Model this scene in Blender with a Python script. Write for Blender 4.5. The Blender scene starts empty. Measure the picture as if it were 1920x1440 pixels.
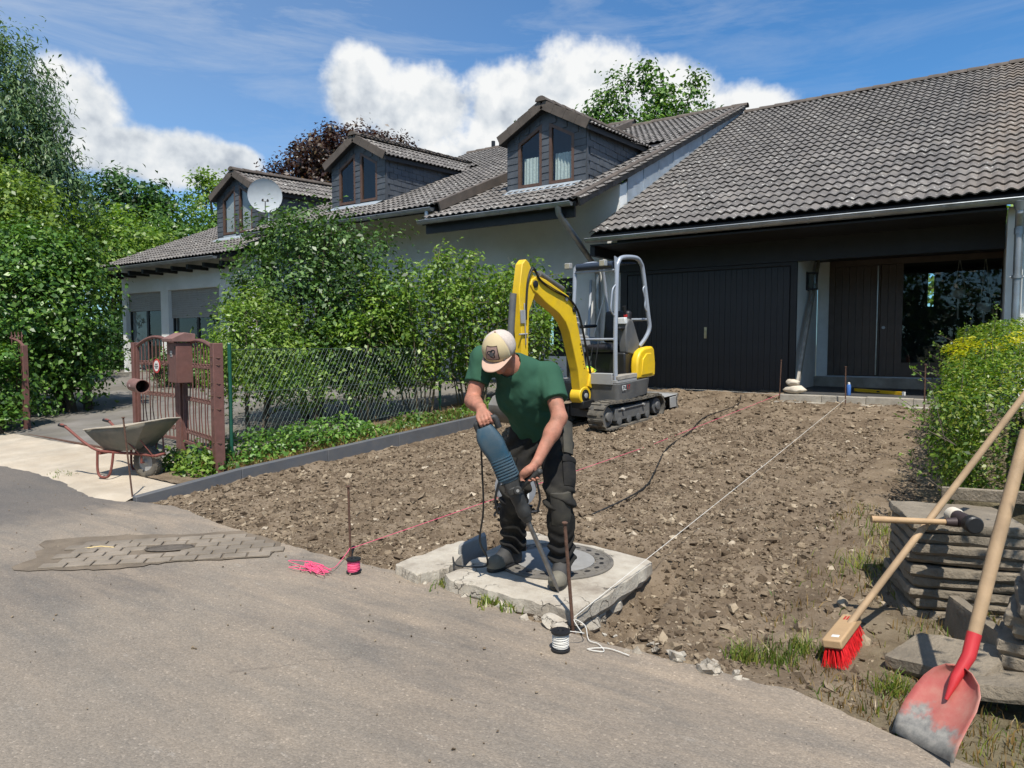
import bpy, bmesh, math, random
import numpy as np
from mathutils import Matrix, Vector

# ------------------------------------------------------------------ camera, sky, sun, exposure
SC = bpy.context.scene
COL = SC.collection
R = math.radians
YAW = R(34.3)
CAM_H = 1.5
FPX = 1310.0
cam_d = bpy.data.cameras.new('camera')
cam = bpy.data.objects.new('camera', cam_d)
COL.objects.link(cam)
cam_d.sensor_width = 36.0
cam_d.lens = 36.0 * FPX / 1920.0
cam_d.clip_start = 0.05
cam_d.clip_end = 2000
cam.location = (0, 0, CAM_H)
cam.rotation_euler = (R(90) - math.atan(75 / FPX), 0, YAW)
SC.camera = cam

SUN_EL = R(61)
SUN_XY = (0.65, -0.76)          # horizontal direction towards the sun
_l = math.hypot(*SUN_XY)
SUN_DIR = Vector((SUN_XY[0] / _l * math.cos(SUN_EL), SUN_XY[1] / _l * math.cos(SUN_EL), math.sin(SUN_EL)))
sun_d = bpy.data.lights.new('sun', 'SUN')
sun_d.energy = 5.0
sun_d.angle = R(0.55)
sun_d.color = (1.0, 0.95, 0.86)
sun = bpy.data.objects.new('sun', sun_d)
COL.objects.link(sun)
sun.rotation_euler = SUN_DIR.to_track_quat('Z', 'Y').to_euler()
sun.location = (8, -6, 20)

SC.view_settings.view_transform = 'Standard'
SC.view_settings.look = 'None'
SC.view_settings.exposure = 0.3
SC.view_settings.gamma = 1.0
SC.view_settings.use_curve_mapping = False
SC.cycles.use_denoising = True
SC.cycles.use_adaptive_sampling = True
SC.cycles.adaptive_threshold = 0.02
SC.cycles.max_bounces = 6
SC.cycles.transparent_max_bounces = 12
SC.cycles.caustics_reflective = False
SC.cycles.caustics_refractive = False

world = bpy.data.worlds.new('World')
SC.world = world
world.use_nodes = True
world.cycles.sampling_method = 'MANUAL'
world.cycles.sample_map_resolution = 256
WN = world.node_tree
WN.nodes.clear()


class NG:
    """small helper for node trees"""
    def __init__(s, tree): s.t = tree
    def n(s, typ, **kw):
        nd = s.t.nodes.new(typ)
        for k, v in kw.items():
            if k.startswith('i_'):
                key = k[2:]
                key = int(key) if key.isdigit() else key.replace('_', ' ')
                nd.inputs[key].default_value = v
            else:
                setattr(nd, k, v)
        return nd
    def l(s, a, b): s.t.links.new(a, b)
    def m(s, op, a, b=None, c=None, clamp=False):
        nd = s.t.nodes.new('ShaderNodeMath'); nd.operation = op; nd.use_clamp = clamp
        for i, x in enumerate((a, b, c)):
            if x is None: continue
            if isinstance(x, (int, float)): nd.inputs[i].default_value = x
            else: s.t.links.new(x, nd.inputs[i])
        return nd.outputs[0]
    def mix(s, fac, a, b, blend='MIX'):
        nd = s.t.nodes.new('ShaderNodeMix'); nd.data_type = 'RGBA'; nd.blend_type = blend
        for sock, x in ((nd.inputs[0], fac), (nd.inputs[6], a), (nd.inputs[7], b)):
            if isinstance(x, (int, float)): sock.default_value = x
            elif isinstance(x, (tuple, list)): sock.default_value = tuple(x) if len(x) == 4 else tuple(x) + (1,)
            else: s.t.links.new(x, sock)
        return nd.outputs[2]
    def ramp(s, fac, stops, interp='LINEAR'):
        nd = s.t.nodes.new('ShaderNodeValToRGB')
        cr = nd.color_ramp; cr.interpolation = interp
        while len(cr.elements) < len(stops): cr.elements.new(0.5)
        for e, (p, c) in zip(cr.elements, stops):
            e.position = p
            e.color = (c, c, c, 1) if isinstance(c, (int, float)) else (tuple(c) if len(c) == 4 else tuple(c) + (1,))
        if not isinstance(fac, (int, float)): s.t.links.new(fac, nd.inputs[0])
        return nd.outputs[0]
    def noise(s, vec, scale, detail=4, rough=0.55, dist=0.0, dim='3D'):
        nd = s.t.nodes.new('ShaderNodeTexNoise'); nd.noise_dimensions = dim
        nd.inputs['Scale'].default_value = scale; nd.inputs['Detail'].default_value = detail
        nd.inputs['Roughness'].default_value = rough; nd.inputs['Distortion'].default_value = dist
        if vec is not None: s.t.links.new(vec, nd.inputs['Vector'])
        return nd.outputs[0]


def build_sky():
    g = NG(WN)
    out = g.n('ShaderNodeOutputWorld')
    bg = g.n('ShaderNodeBackground'); bg.inputs['Strength'].default_value = 0.088
    g.l(bg.outputs[0], out.inputs[0])
    sky = g.n('ShaderNodeTexSky', sky_type='NISHITA')
    sky.sun_disc = False
    sky.sun_elevation = SUN_EL
    sky.sun_rotation = math.atan2(SUN_XY[0], SUN_XY[1])
    sky.altitude = 250; sky.air_density = 1.0; sky.dust_density = 0.35; sky.ozone_density = 2.2
    tc = g.n('ShaderNodeTexCoord')
    rot = g.n('ShaderNodeVectorRotate', rotation_type='Z_AXIS')
    g.l(tc.outputs['Generated'], rot.inputs['Vector'])
    rot.inputs['Angle'].default_value = -YAW          # compass bearing measured from the garden's axis
    sp = g.n('ShaderNodeSeparateXYZ'); g.l(rot.outputs[0], sp.inputs[0])
    X, Y, Z = sp.outputs
    az = g.m('ARCTAN2', X, Y)
    el = g.m('ARCSINE', Z)
    d3 = rot.outputs[0]
    comb = g.n('ShaderNodeCombineXYZ'); g.l(az, comb.inputs[0]); g.l(el, comb.inputs[1])
    ae = comb.outputs[0]
    n_big = g.noise(ae, 7.0, 6, 0.60)
    n_fine = g.noise(ae, 34.0, 3, 0.6)
    # cumulus heaps: (azimuth deg, elevation deg, half width, half height)
    heaps = [(-31.3, 15.6, 3.4, 3.6), (-30.0, 13.4, 5.2, 2.3), (-25.4, 13.3, 4.4, 2.1), (-22.0, 13.2, 2.6, 1.5),
             (-12.2, 19.0, 3.2, 3.5), (-7.0, 17.8, 5.0, 3.6), (0.0, 18.2, 5.0, 3.8), (6.0, 19.2, 5.5, 4.3), (12.0, 18.0, 5.5, 3.6), (18.0, 16.8, 4.6, 2.8), (3.0, 14.0, 17.0, 3.8),
             (52, 22, 13, 5), (-62, 22, 12, 6), (100, 28, 18, 8), (-125, 26, 20, 8), (170, 28, 18, 8)]
    acc = None; low = None
    for a, e, ra, re in heaps:
        dx = g.m('MULTIPLY', g.m('SUBTRACT', az, R(a)), 1 / R(ra))
        dy = g.m('MULTIPLY', g.m('SUBTRACT', el, R(e)), 1 / R(re))
        r2 = g.m('ADD', g.m('MULTIPLY', dx, dx), g.m('MULTIPLY', dy, dy))
        f = g.m('SUBTRACT', 1.0, r2)
        # relative height inside the heap, used for the grey base of the cloud
        acc = f if acc is None else g.m('SMOOTH_MAX', acc, f, 0.35)
    field = g.m('ADD', g.m('ADD', acc, 0.14), g.m('MULTIPLY', g.m('SUBTRACT', n_big, 0.5), 2.1))
    field = g.m('ADD', field, g.m('MULTIPLY', g.m('SUBTRACT', n_fine, 0.5), 0.7))
    dens = g.ramp(g.m('MULTIPLY', field, 0.5, clamp=True), [(0.02, 0.0), (0.36, 1.0)], 'EASE')
    # light from above: compare the field with itself a little further towards the sun
    off = g.n('ShaderNodeVectorMath', operation='ADD'); g.l(ae, off.inputs[0]); off.inputs[1].default_value = (0.012, 0.03, 0)
    n_up = g.noise(off.outputs[0], 7.0, 4, 0.60)
    relief = g.m('MULTIPLY', g.m('SUBTRACT', n_big, n_up), 4.2)
    core = g.ramp(g.m('MULTIPLY', field, 0.33, clamp=True), [(0.15, 0.0), (0.75, 1.0)], 'EASE')
    hgt = g.m('MULTIPLY', g.m('SUBTRACT', el, R(17.0)), 1 / R(7.0), clamp=False)
    lit = g.m('ADD', g.m('ADD', 0.56, relief), g.m('MULTIPLY', hgt, 0.45))
    lit = g.m('ADD', lit, g.m('MULTIPLY', g.m('SUBTRACT', 1.0, core), 0.22))
    ccol = g.ramp(lit, [(0.1, (4.2, 4.7, 5.4)), (0.55, (6.6, 7.0, 7.4)), (1.0, (8.6, 8.7, 8.7))])
    # thin high streaks
    mp = g.n('ShaderNodeMapping'); g.l(ae, mp.inputs[0]); mp.inputs['Rotation'].default_value = (0, 0, R(-14)); mp.inputs['Scale'].default_value = (1.6, 9, 1)
    st = g.noise(mp.outputs[0], 2.0, 6, 0.66, 0.5)
    wisp = g.ramp(st, [(0.44, 0.0), (0.76, 0.6)])
    hi = g.ramp(g.m('MULTIPLY', el, 1 / R(90)), [(0.16, 0.25), (0.27, 1.0)])
    wisp = g.m('MULTIPLY', g.m('MULTIPLY', wisp, hi), g.ramp(g.m('ADD', 0.5, g.m('MULTIPLY', az, -0.9)), [(0.05, 0.38), (0.75, 1.0)]))
    tint = g.mix(1.0, sky.outputs[0], (0.62, 1.12, 1.46), 'MULTIPLY')
    veil = g.ramp(g.m('ADD', 0.45, g.m('MULTIPLY', az, -0.75)), [(0.25, 0.0), (0.95, 0.22)])
    c0 = g.mix(veil, tint, (6.2, 6.8, 7.4))
    c1 = g.mix(wisp, c0, (6.6, 7.0, 7.4))
    c2 = g.mix(dens, c1, ccol)
    g.l(c2, bg.inputs['Color'])


build_sky()

# ------------------------------------------------------------------ helpers
rng = np.random.default_rng(7)
random.seed(5)


def hx(h):
    h = h.lstrip('#')
    c = [int(h[i:i + 2], 16) / 255 for i in (0, 2, 4)]
    return tuple(x / 12.92 if x <= 0.04045 else ((x + 0.055) / 1.055) ** 2.4 for x in c)


def tag(o, label=None, cat=None, group=None, kind=None):
    if label: o['label'] = label
    if cat: o['category'] = cat
    if group: o['group'] = group
    if kind: o['kind'] = kind
    return o


def thing(name, label, cat, loc=(0, 0, 0), rz=0.0, group=None):
    o = bpy.data.objects.new(name, None)
    COL.objects.link(o)
    o.empty_display_size = 0.2
    o.location = loc
    o.rotation_euler = (0, 0, rz)
    return tag(o, label, cat, group)


def link_mesh(name, me, mat=None, parent=None, bevel=0.0, seg=2, smooth=35):
    if mat is not None and len(me.materials) == 0:
        for m_ in (mat if isinstance(mat, (list, tuple)) else [mat]): me.materials.append(m_)
    if smooth == 0:
        me.shade_flat()
    elif smooth is not None:
        me.polygons.foreach_set('use_smooth', [True] * len(me.polygons))
        me.set_sharp_from_angle(angle=R(smooth))
    o = bpy.data.objects.new(name, me)
    COL.objects.link(o)
    if parent is not None: o.parent = parent
    if bevel > 0:
        b = o.modifiers.new('bevel', 'BEVEL'); b.width = bevel; b.segments = seg; b.limit_method = 'ANGLE'; b.angle_limit = R(40)
        b.harden_normals = False
    return o


def np_mesh(name, V, F, mat_idx=None):
    """fast mesh from numpy arrays; F is (n,4) or (n,3)"""
    V = np.asarray(V, dtype=np.float32); F = np.asarray(F, dtype=np.int32)
    me = bpy.data.meshes.new(name)
    k = F.shape[1]
    me.vertices.add(len(V)); me.vertices.foreach_set('co', V.ravel())
    me.loops.add(F.size); me.loops.foreach_set('vertex_index', F.ravel())
    me.polygons.add(len(F)); me.polygons.foreach_set('loop_start', np.arange(0, F.size, k, dtype=np.int32))
    if mat_idx is not None: me.polygons.foreach_set('material_index', np.asarray(mat_idx, dtype=np.int32))
    me.update(calc_edges=True)
    me.validate()
    return me


def copy_obj(o, parent=None, loc=None, rot=None, scale=None):
    c = o.copy(); COL.objects.link(c)
    if parent is not None: c.parent = parent
    if loc is not None: c.location = loc
    if rot is not None: c.rotation_euler = rot
    if scale is not None: c.scale = scale
    return c


class MB:
    def __init__(s): s.v = []; s.f = []
    def add(s, vs, fs, M=None):
        b = len(s.v)
        if M is not None: vs = [tuple(M @ Vector(v)) for v in vs]
        s.v += [tuple(v) for v in vs]
        s.f += [tuple(i + b for i in f) for f in fs]
        return s
    def box(s, a, b, M=None):
        x0, y0, z0 = a; x1, y1, z1 = b
        return s.add([(x0, y0, z0), (x1, y0, z0), (x1, y1, z0), (x0, y1, z0), (x0, y0, z1), (x1, y0, z1), (x1, y1, z1), (x0, y1, z1)],
                     [(3, 2, 1, 0), (4, 5, 6, 7), (0, 1, 5, 4), (1, 2, 6, 5), (2, 3, 7, 6), (3, 0, 4, 7)], M)
    def cbox(s, c, size, M=None):
        h = [x / 2 for x in size]
        return s.box([c[i] - h[i] for i in range(3)], [c[i] + h[i] for i in range(3)], M)
    def bar(s, p, q, w, h, up=(0, 0, 1)):
        """box of section w x h from p to q"""
        p = Vector(p); q = Vector(q); d = (q - p); L = d.length; d.normalize()
        x = d.cross(Vector(up))
        if x.length < 1e-4: x = Vector((1, 0, 0))
        x.normalize(); z = x.cross(d)
        M = Matrix(((x.x, d.x, z.x, p.x), (x.y, d.y, z.y, p.y), (x.z, d.z, z.z, p.z), (0, 0, 0, 1)))
        return s.box((-w / 2, 0, -h / 2), (w / 2, L, h / 2), M)
    def tube(s, pts, r, n=8, cap=True, closed=False, flat=1.0):
        pts = [Vector(p) for p in pts]; N = len(pts)
        rs = [r] * N if isinstance(r, (int, float)) else list(r)
        ring = []; prev = None
        for i in range(N):
            if closed: t = pts[(i + 1) % N] - pts[i - 1]
            else: t = pts[min(i + 1, N - 1)] - pts[max(i - 1, 0)]
            t.normalize()
            if prev is None:
                a = Vector((0, 0, 1)) if abs(t.z) < 0.9 else Vector((1, 0, 0))
                x = t.cross(a).normalized()
            else:
                x = (prev - t * prev.dot(t))
                x = x.normalized() if x.length > 1e-6 else t.orthogonal().normalized()
            prev = x; y = t.cross(x)
            ring.append([pts[i] + x * (math.cos(2 * math.pi * k / n) * rs[i]) + y * (math.sin(2 * math.pi * k / n) * rs[i] * flat) for k in range(n)])
        vs = [v for rg in ring for v in rg]; fs = []
        for i in range(N if closed else N - 1):
            j = (i + 1) % N
            for k in range(n):
                k2 = (k + 1) % n
                fs.append((i * n + k, i * n + k2, j * n + k2, j * n + k))
        if cap and not closed:
            fs.append(tuple(range(n))[::-1]); fs.append(tuple((N - 1) * n + k for k in range(n)))
        return s.add(vs, fs)
    def lathe(s, prof, n=24, M=None, cap=True):
        vs = []; fs = []
        for r, z in prof:
            for k in range(n): vs.append((r * math.cos(2 * math.pi * k / n), r * math.sin(2 * math.pi * k / n), z))
        for i in range(len(prof) - 1):
            for k in range(n):
                k2 = (k + 1) % n
                fs.append((i * n + k, i * n + k2, (i + 1) * n + k2, (i + 1) * n + k))
        if cap:
            fs.append(tuple(range(n))[::-1]); fs.append(tuple((len(prof) - 1) * n + k for k in range(n)))
        return s.add(vs, fs, M)
    def prism(s, poly, z0, z1, M=None):
        n = len(poly)
        vs = [(x, y, z0) for x, y in poly] + [(x, y, z1) for x, y in poly]
        fs = [tuple(range(n))[::-1], tuple(range(n, 2 * n))] + [(i, (i + 1) % n, n + (i + 1) % n, n + i) for i in range(n)]
        return s.add(vs, fs, M)
    def disc_cyl(s, p, q, r, n=16, r2=None):
        return s.tube([p, q], [r, r if r2 is None else r2], n)
    def ico(s, c, r, sub=1, M=None):
        bm = bmesh.new(); bmesh.ops.create_icosphere(bm, subdivisions=sub, radius=1)
        rr = (r, r, r) if isinstance(r, (int, float)) else r
        vs = [(v.co.x * rr[0] + c[0], v.co.y * rr[1] + c[1], v.co.z * rr[2] + c[2]) for v in bm.verts]
        bm.verts.index_update(); fs = [tuple(v.index for v in f.verts) for f in bm.faces]; bm.free()
        return s.add(vs, fs, M)
    def mesh(s, name):
        me = bpy.data.meshes.new(name); me.from_pydata(s.v, [], s.f); me.update()
        bm = bmesh.new(); bm.from_mesh(me); bmesh.ops.recalc_face_normals(bm, faces=bm.faces); bm.to_mesh(me); bm.free()
        return me
    def build(s, name, mat, parent=None, bevel=0.0, seg=2, smooth=35):
        return link_mesh(name, s.mesh(name), mat, parent, bevel, seg, smooth)


def T(x, y, z): return Matrix.Translation((x, y, z))
def RX(a): return Matrix.Rotation(a, 4, 'X')
def RY(a): return Matrix.Rotation(a, 4, 'Y')
def RZ(a): return Matrix.Rotation(a, 4, 'Z')
# maps prism coordinates (x, y, extrude) -> (y_world = x, z_world = y, x_world = extrude)
SIDE = Matrix(((0, 0, 1, 0), (1, 0, 0, 0), (0, 1, 0, 0), (0, 0, 0, 1)))
# (x, y, extrude) -> (x, extrude, y): a front elevation
FRONT = Matrix(((1, 0, 0, 0), (0, 0, 1, 0), (0, 1, 0, 0), (0, 0, 0, 1)))


def smooth_path(pts, sub=6):
    """Catmull-Rom through pts"""
    P = [Vector(p) for p in pts]; out = []
    for i in range(len(P) - 1):
        p0 = P[max(i - 1, 0)]; p1 = P[i]; p2 = P[i + 1]; p3 = P[min(i + 2, len(P) - 1)]
        for k in range(sub):
            t = k / sub
            out.append(0.5 * ((2 * p1) + (p2 - p0) * t + (2 * p0 - 5 * p1 + 4 * p2 - p3) * t * t + (3 * p1 - p0 - 3 * p2 + p3) * t ** 3))
    out.append(P[-1])
    return out


def vnoise(x, y, seed=0):
    """2-D value noise, numpy, smooth"""
    xi = np.floor(x).astype(np.int64); yi = np.floor(y).astype(np.int64)
    fx = x - xi; fy = y - yi
    fx = fx * fx * (3 - 2 * fx); fy = fy * fy * (3 - 2 * fy)
    def h(a, b):
        n = (a * 374761393 + b * 668265263 + seed * 1274126177) & 0xffffffff
        n = ((n ^ (n >> 13)) * 1103515245) & 0xffffffff
        n = (n ^ (n >> 16)) & 0xffff
        return n / 65535.0
    return (h(xi, yi) * (1 - fx) + h(xi + 1, yi) * fx) * (1 - fy) + (h(xi, yi + 1) * (1 - fx) + h(xi + 1, yi + 1) * fx) * fy


def fbm(x, y, oct=5, seed=0, gain=0.5):
    a = 1.0; t = 0; s = 0
    for i in range(oct):
        s = s + a * (vnoise(x, y, seed + i) - 0.5); t += a; x = x * 2.03 + 13.1; y = y * 2.03 + 7.7; a *= gain
    return s / t


def gz(v):
    """height of the plot: the street is level, the plots climb towards the houses"""
    return np.clip(0.082 * (np.asarray(v, float) - 3.6), 0, 0.72)


# ------------------------------------------------------------------ materials
def mat(name, col, rough=0.6, metal=0.0, var=0.18, vscale=6.0, bump=0.0, bscale=60.0, dirt=None, dscale=4.0, damt=0.4, spec=0.5,
        coat=0.0, col2=None, space='obj', bdist=0.01, rvar=0.0):
    m = bpy.data.materials.new(name); m.use_nodes = True
    t = m.node_tree; g = NG(t)
    p = t.nodes['Principled BSDF']
    p.inputs['Roughness'].default_value = rough; p.inputs['Metallic'].default_value = metal
    p.inputs['Specular IOR Level'].default_value = spec
    if coat: p.inputs['Coat Weight'].default_value = coat; p.inputs['Coat Roughness'].default_value = 0.12
    if space == 'obj':
        tc = g.n('ShaderNodeTexCoord'); vec = tc.outputs['Object']
    else:
        vec = g.n('ShaderNodeNewGeometry').outputs['Position']
    c = hx(col) if isinstance(col, str) else col
    n1 = g.noise(vec, vscale, 6, 0.6)
    lo = tuple(x * (1 - var) for x in c)
    hi = tuple(min(1, x * (1 + var)) for x in (hx(col2) if isinstance(col2, str) else (col2 or c)))
    cc = g.ramp(n1, [(0.3, lo), (0.7, hi)])
    if dirt:
        d = hx(dirt) if isinstance(dirt, str) else dirt
        n2 = g.noise(vec, dscale, 7, 0.68, 0.3)
        f = g.ramp(n2, [(0.5 - 0.12, 0.0), (0.5 + 0.16, 1.0)])
        cc = g.mix(g.m('MULTIPLY', f, damt), cc, d)
        g.l(g.m('ADD', g.m('MULTIPLY', f, damt * 0.4), rough, clamp=True), p.inputs['Roughness'])
    g.l(cc, p.inputs['Base Color'])
    if bump > 0:
        nb = g.noise(vec, bscale, 6, 0.62)
        b = g.n('ShaderNodeBump'); b.inputs['Strength'].default_value = bump; b.inputs['Distance'].default_value = bdist
        g.l(nb, b.inputs['Height']); g.l(b.outputs[0], p.inputs['Normal'])
    return m


def leaf_mat(name, cols, trans=0.28, rough=0.42, tint=(1.1, 1.2, 0.45)):
    m = bpy.data.materials.new(name); m.use_nodes = True
    t = m.node_tree; g = NG(t)
    p = t.nodes['Principled BSDF']; out = t.nodes['Material Output']
    geo = g.n('ShaderNodeNewGeometry')
    k = len(cols)
    cc = g.ramp(geo.outputs['Random Per Island'], [(i / max(1, k - 1), hx(c)) for i, c in enumerate(cols)])
    big = g.noise(geo.outputs['Position'], 1.3, 3, 0.5)
    cc = g.mix(1.0, cc, g.ramp(big, [(0.3, 0.62), (0.7, 1.12)]), 'MULTIPLY')
    g.l(cc, p.inputs['Base Color'])
    p.inputs['Roughness'].default_value = rough; p.inputs['Specular IOR Level'].default_value = 0.5
    tr = g.n('ShaderNodeBsdfTranslucent')
    g.l(g.mix(1.0, cc, tint, 'MULTIPLY'), tr.inputs['Color'])
    mx = g.n('ShaderNodeMixShader'); mx.inputs[0].default_value = trans
    g.l(p.outputs[0], mx.inputs[1]); g.l(tr.outputs[0], mx.inputs[2]); g.l(mx.outputs[0], out.inputs[0])
    return m


def glass_mat(name, tint=(0.75, 0.8, 0.8), refl=1.5, base=0.0):
    m = bpy.data.materials.new(name); m.use_nodes = True
    t = m.node_tree; g = NG(t)
    t.nodes.remove(t.nodes['Principled BSDF']); out = t.nodes['Material Output']
    tr = g.n('ShaderNodeBsdfTransparent'); tr.inputs[0].default_value = tint + (1,)
    gl = g.n('ShaderNodeBsdfGlossy'); gl.inputs['Roughness'].default_value = 0.015; gl.inputs[0].default_value = (0.95, 0.97, 1, 1)
    lw = g.n('ShaderNodeLayerWeight'); lw.inputs[0].default_value = 0.5
    f5 = g.m('POWER', lw.outputs['Facing'], 5.0)
    mx = g.n('ShaderNodeMixShader'); g.l(g.m('ADD', g.m('MULTIPLY', f5, 0.92), 0.055 + base, clamp=True), mx.inputs[0])
    g.l(tr.outputs[0], mx.inputs[1]); g.l(gl.outputs[0], mx.inputs[2]); g.l(mx.outputs[0], out.inputs[0])
    return m


M = {}
M['white'] = mat('white_render', (0.78, 0.78, 0.75), 0.85, var=0.05, vscale=1.5, bump=0.25, bscale=120, dirt=(0.42, 0.42, 0.38), dscale=0.9, damt=0.25)
M['brick_white'] = mat('white_brick', (0.80, 0.80, 0.77), 0.8, var=0.06, vscale=8, bump=0.35, bscale=40)
M['blackwood'] = mat('black_wood', (0.013, 0.013, 0.014), 0.55, var=0.3, vscale=5, bump=0.15, bscale=50)
M['blackboard'] = mat('black_board', (0.016, 0.016, 0.018), 0.5, var=0.3, vscale=3, bump=0.15, bscale=40)
M['brownwood'] = mat('brown_wood', (0.092, 0.066, 0.050), 0.5, var=0.25, vscale=4, bump=0.15, bscale=50)
M['zinc'] = mat('zinc', (0.36, 0.39, 0.42), 0.42, 0.85, var=0.2, vscale=3, dirt=(0.18, 0.18, 0.16), damt=0.5)
M['zincsheet'] = mat('zinc_sheet', (0.36, 0.41, 0.46), 0.45, 0.25, var=0.2, vscale=1.5, dirt=(0.25, 0.28, 0.30), damt=0.4, dscale=2)
M['slate'] = mat('slate', (0.058, 0.064, 0.074), 0.45, var=0.35, vscale=3, bump=0.3, bscale=25, space='w', dirt=(0.12, 0.13, 0.14), damt=0.35, dscale=1.6)
M['winframe'] = mat('brown_frame', (0.10, 0.055, 0.038), 0.5, var=0.2)
M['glass'] = glass_mat('window_glass')
M['steelgrey'] = mat('galvanised', (0.40, 0.43, 0.47), 0.45, 0.35, var=0.1)
M['concrete'] = mat('concrete', (0.36, 0.33, 0.28), 0.9, var=0.22, vscale=5, bump=0.6, bscale=45, dirt=(0.20, 0.17, 0.13), damt=0.6, dscale=3)
M['rust'] = mat('rusty_iron', (0.115, 0.062, 0.042), 0.8, 0.2, var=0.4, vscale=40, bump=0.4, bscale=150)
M['bark'] = mat('bark', (0.085, 0.065, 0.047), 0.9, var=0.35, vscale=14, bump=0.8, bscale=30)
M['twig'] = mat('twig', (0.20, 0.16, 0.10), 0.85, var=0.3, vscale=14)
M['black'] = mat('black_plastic', (0.012, 0.012, 0.013), 0.45, var=0.2, bump=0.1, bscale=200)
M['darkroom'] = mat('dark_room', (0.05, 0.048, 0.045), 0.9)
M['timber'] = mat('grey_timber', (0.30, 0.275, 0.235), 0.85, var=0.25, vscale=9, bump=0.4, bscale=60)


def tile_mat():
    m = bpy.data.materials.new('roof_tile'); m.use_nodes = True
    t = m.node_tree; g = NG(t); p = t.nodes['Principled BSDF']
    pos = g.n('ShaderNodeNewGeometry').outputs['Position']
    base = g.ramp(g.noise(pos, 2.6, 7, 0.7), [(0.3, (0.085, 0.076, 0.070)), (0.5, (0.135, 0.122, 0.112)), (0.72, (0.20, 0.178, 0.155))])
    oi = g.n('ShaderNodeObjectInfo')
    base = g.mix(1.0, base, g.ramp(oi.outputs['Random'], [(0.0, 0.78), (1.0, 1.18)]), 'MULTIPLY')
    # warmer, cleaner tiles near the right-hand end of the roof
    sx = g.n('ShaderNodeSeparateXYZ'); g.l(pos, sx.inputs[0])
    warm = g.m('MULTIPLY', g.ramp(g.m('ADD', g.m('MULTIPLY', sx.outputs[0], 0.5), 0.8), [(0.5, 0.0), (0.95, 1.0)]), g.ramp(g.noise(pos, 1.1, 4, 0.6), [(0.35, 0.2), (0.6, 0.9)]))
    base = g.mix(warm, base, (0.20, 0.16, 0.125))
    lich = g.ramp(g.noise(pos, 13, 5, 0.75, 0.5), [(0.575, 0.0), (0.63, 1.0)])
    lich = g.m('MULTIPLY', lich, g.ramp(g.noise(pos, 1.6, 3, 0.5), [(0.35, 0.15), (0.6, 1.0)]))
    base = g.mix(lich, base, (0.50, 0.49, 0.45))
    moss = g.ramp(g.noise(pos, 7, 4, 0.7), [(0.68, 0.0), (0.74, 1.0)])
    base = g.mix(g.m('MULTIPLY', moss, 0.8), base, (0.035, 0.028, 0.018))
    g.l(base, p.inputs['Base Color']); p.inputs['Roughness'].default_value = 0.82
    b = g.n('ShaderNodeBump'); b.inputs['Strength'].default_value = 0.4; b.inputs['Distance'].default_value = 0.006
    g.l(g.noise(pos, 70, 4, 0.6), b.inputs['Height']); g.l(b.outputs[0], p.inputs['Normal'])
    return m


M['tile'] = tile_mat()
M['verge'] = mat('verge_tile', (0.105, 0.082, 0.066), 0.75, var=0.25, vscale=3, space='w', bump=0.3, bscale=50, dirt=(0.05, 0.045, 0.04), damt=0.5)

# ------------------------------------------------------------------ the ground
EDGE_U = [-45, -14, -10.2, -9.1, -8.2, -7.3, -6.66, -6.16, -5.2, -4.3, -3.6, -2.96, -2.3, -1.72, -0.97, -0.62, -0.21, 0.4, 1.5, 30]
EDGE_V = [3.6, 3.55, 3.55, 3.60, 3.48, 3.33, 3.42, 3.50, 3.38, 3.32, 3.30, 3.30, 3.20, 3.10, 3.10, 3.10, 2.98, 2.85, 2.75, 2.7]


def edge_v(u):
    u = np.asarray(u, float)
    return np.interp(u, EDGE_U, EDGE_V) + 0.10 * fbm(u * 3.1, u * 0 + 2.3, 5, 3) + 0.03 * fbm(u * 17, u * 0 + 5.1, 3, 4)


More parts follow.
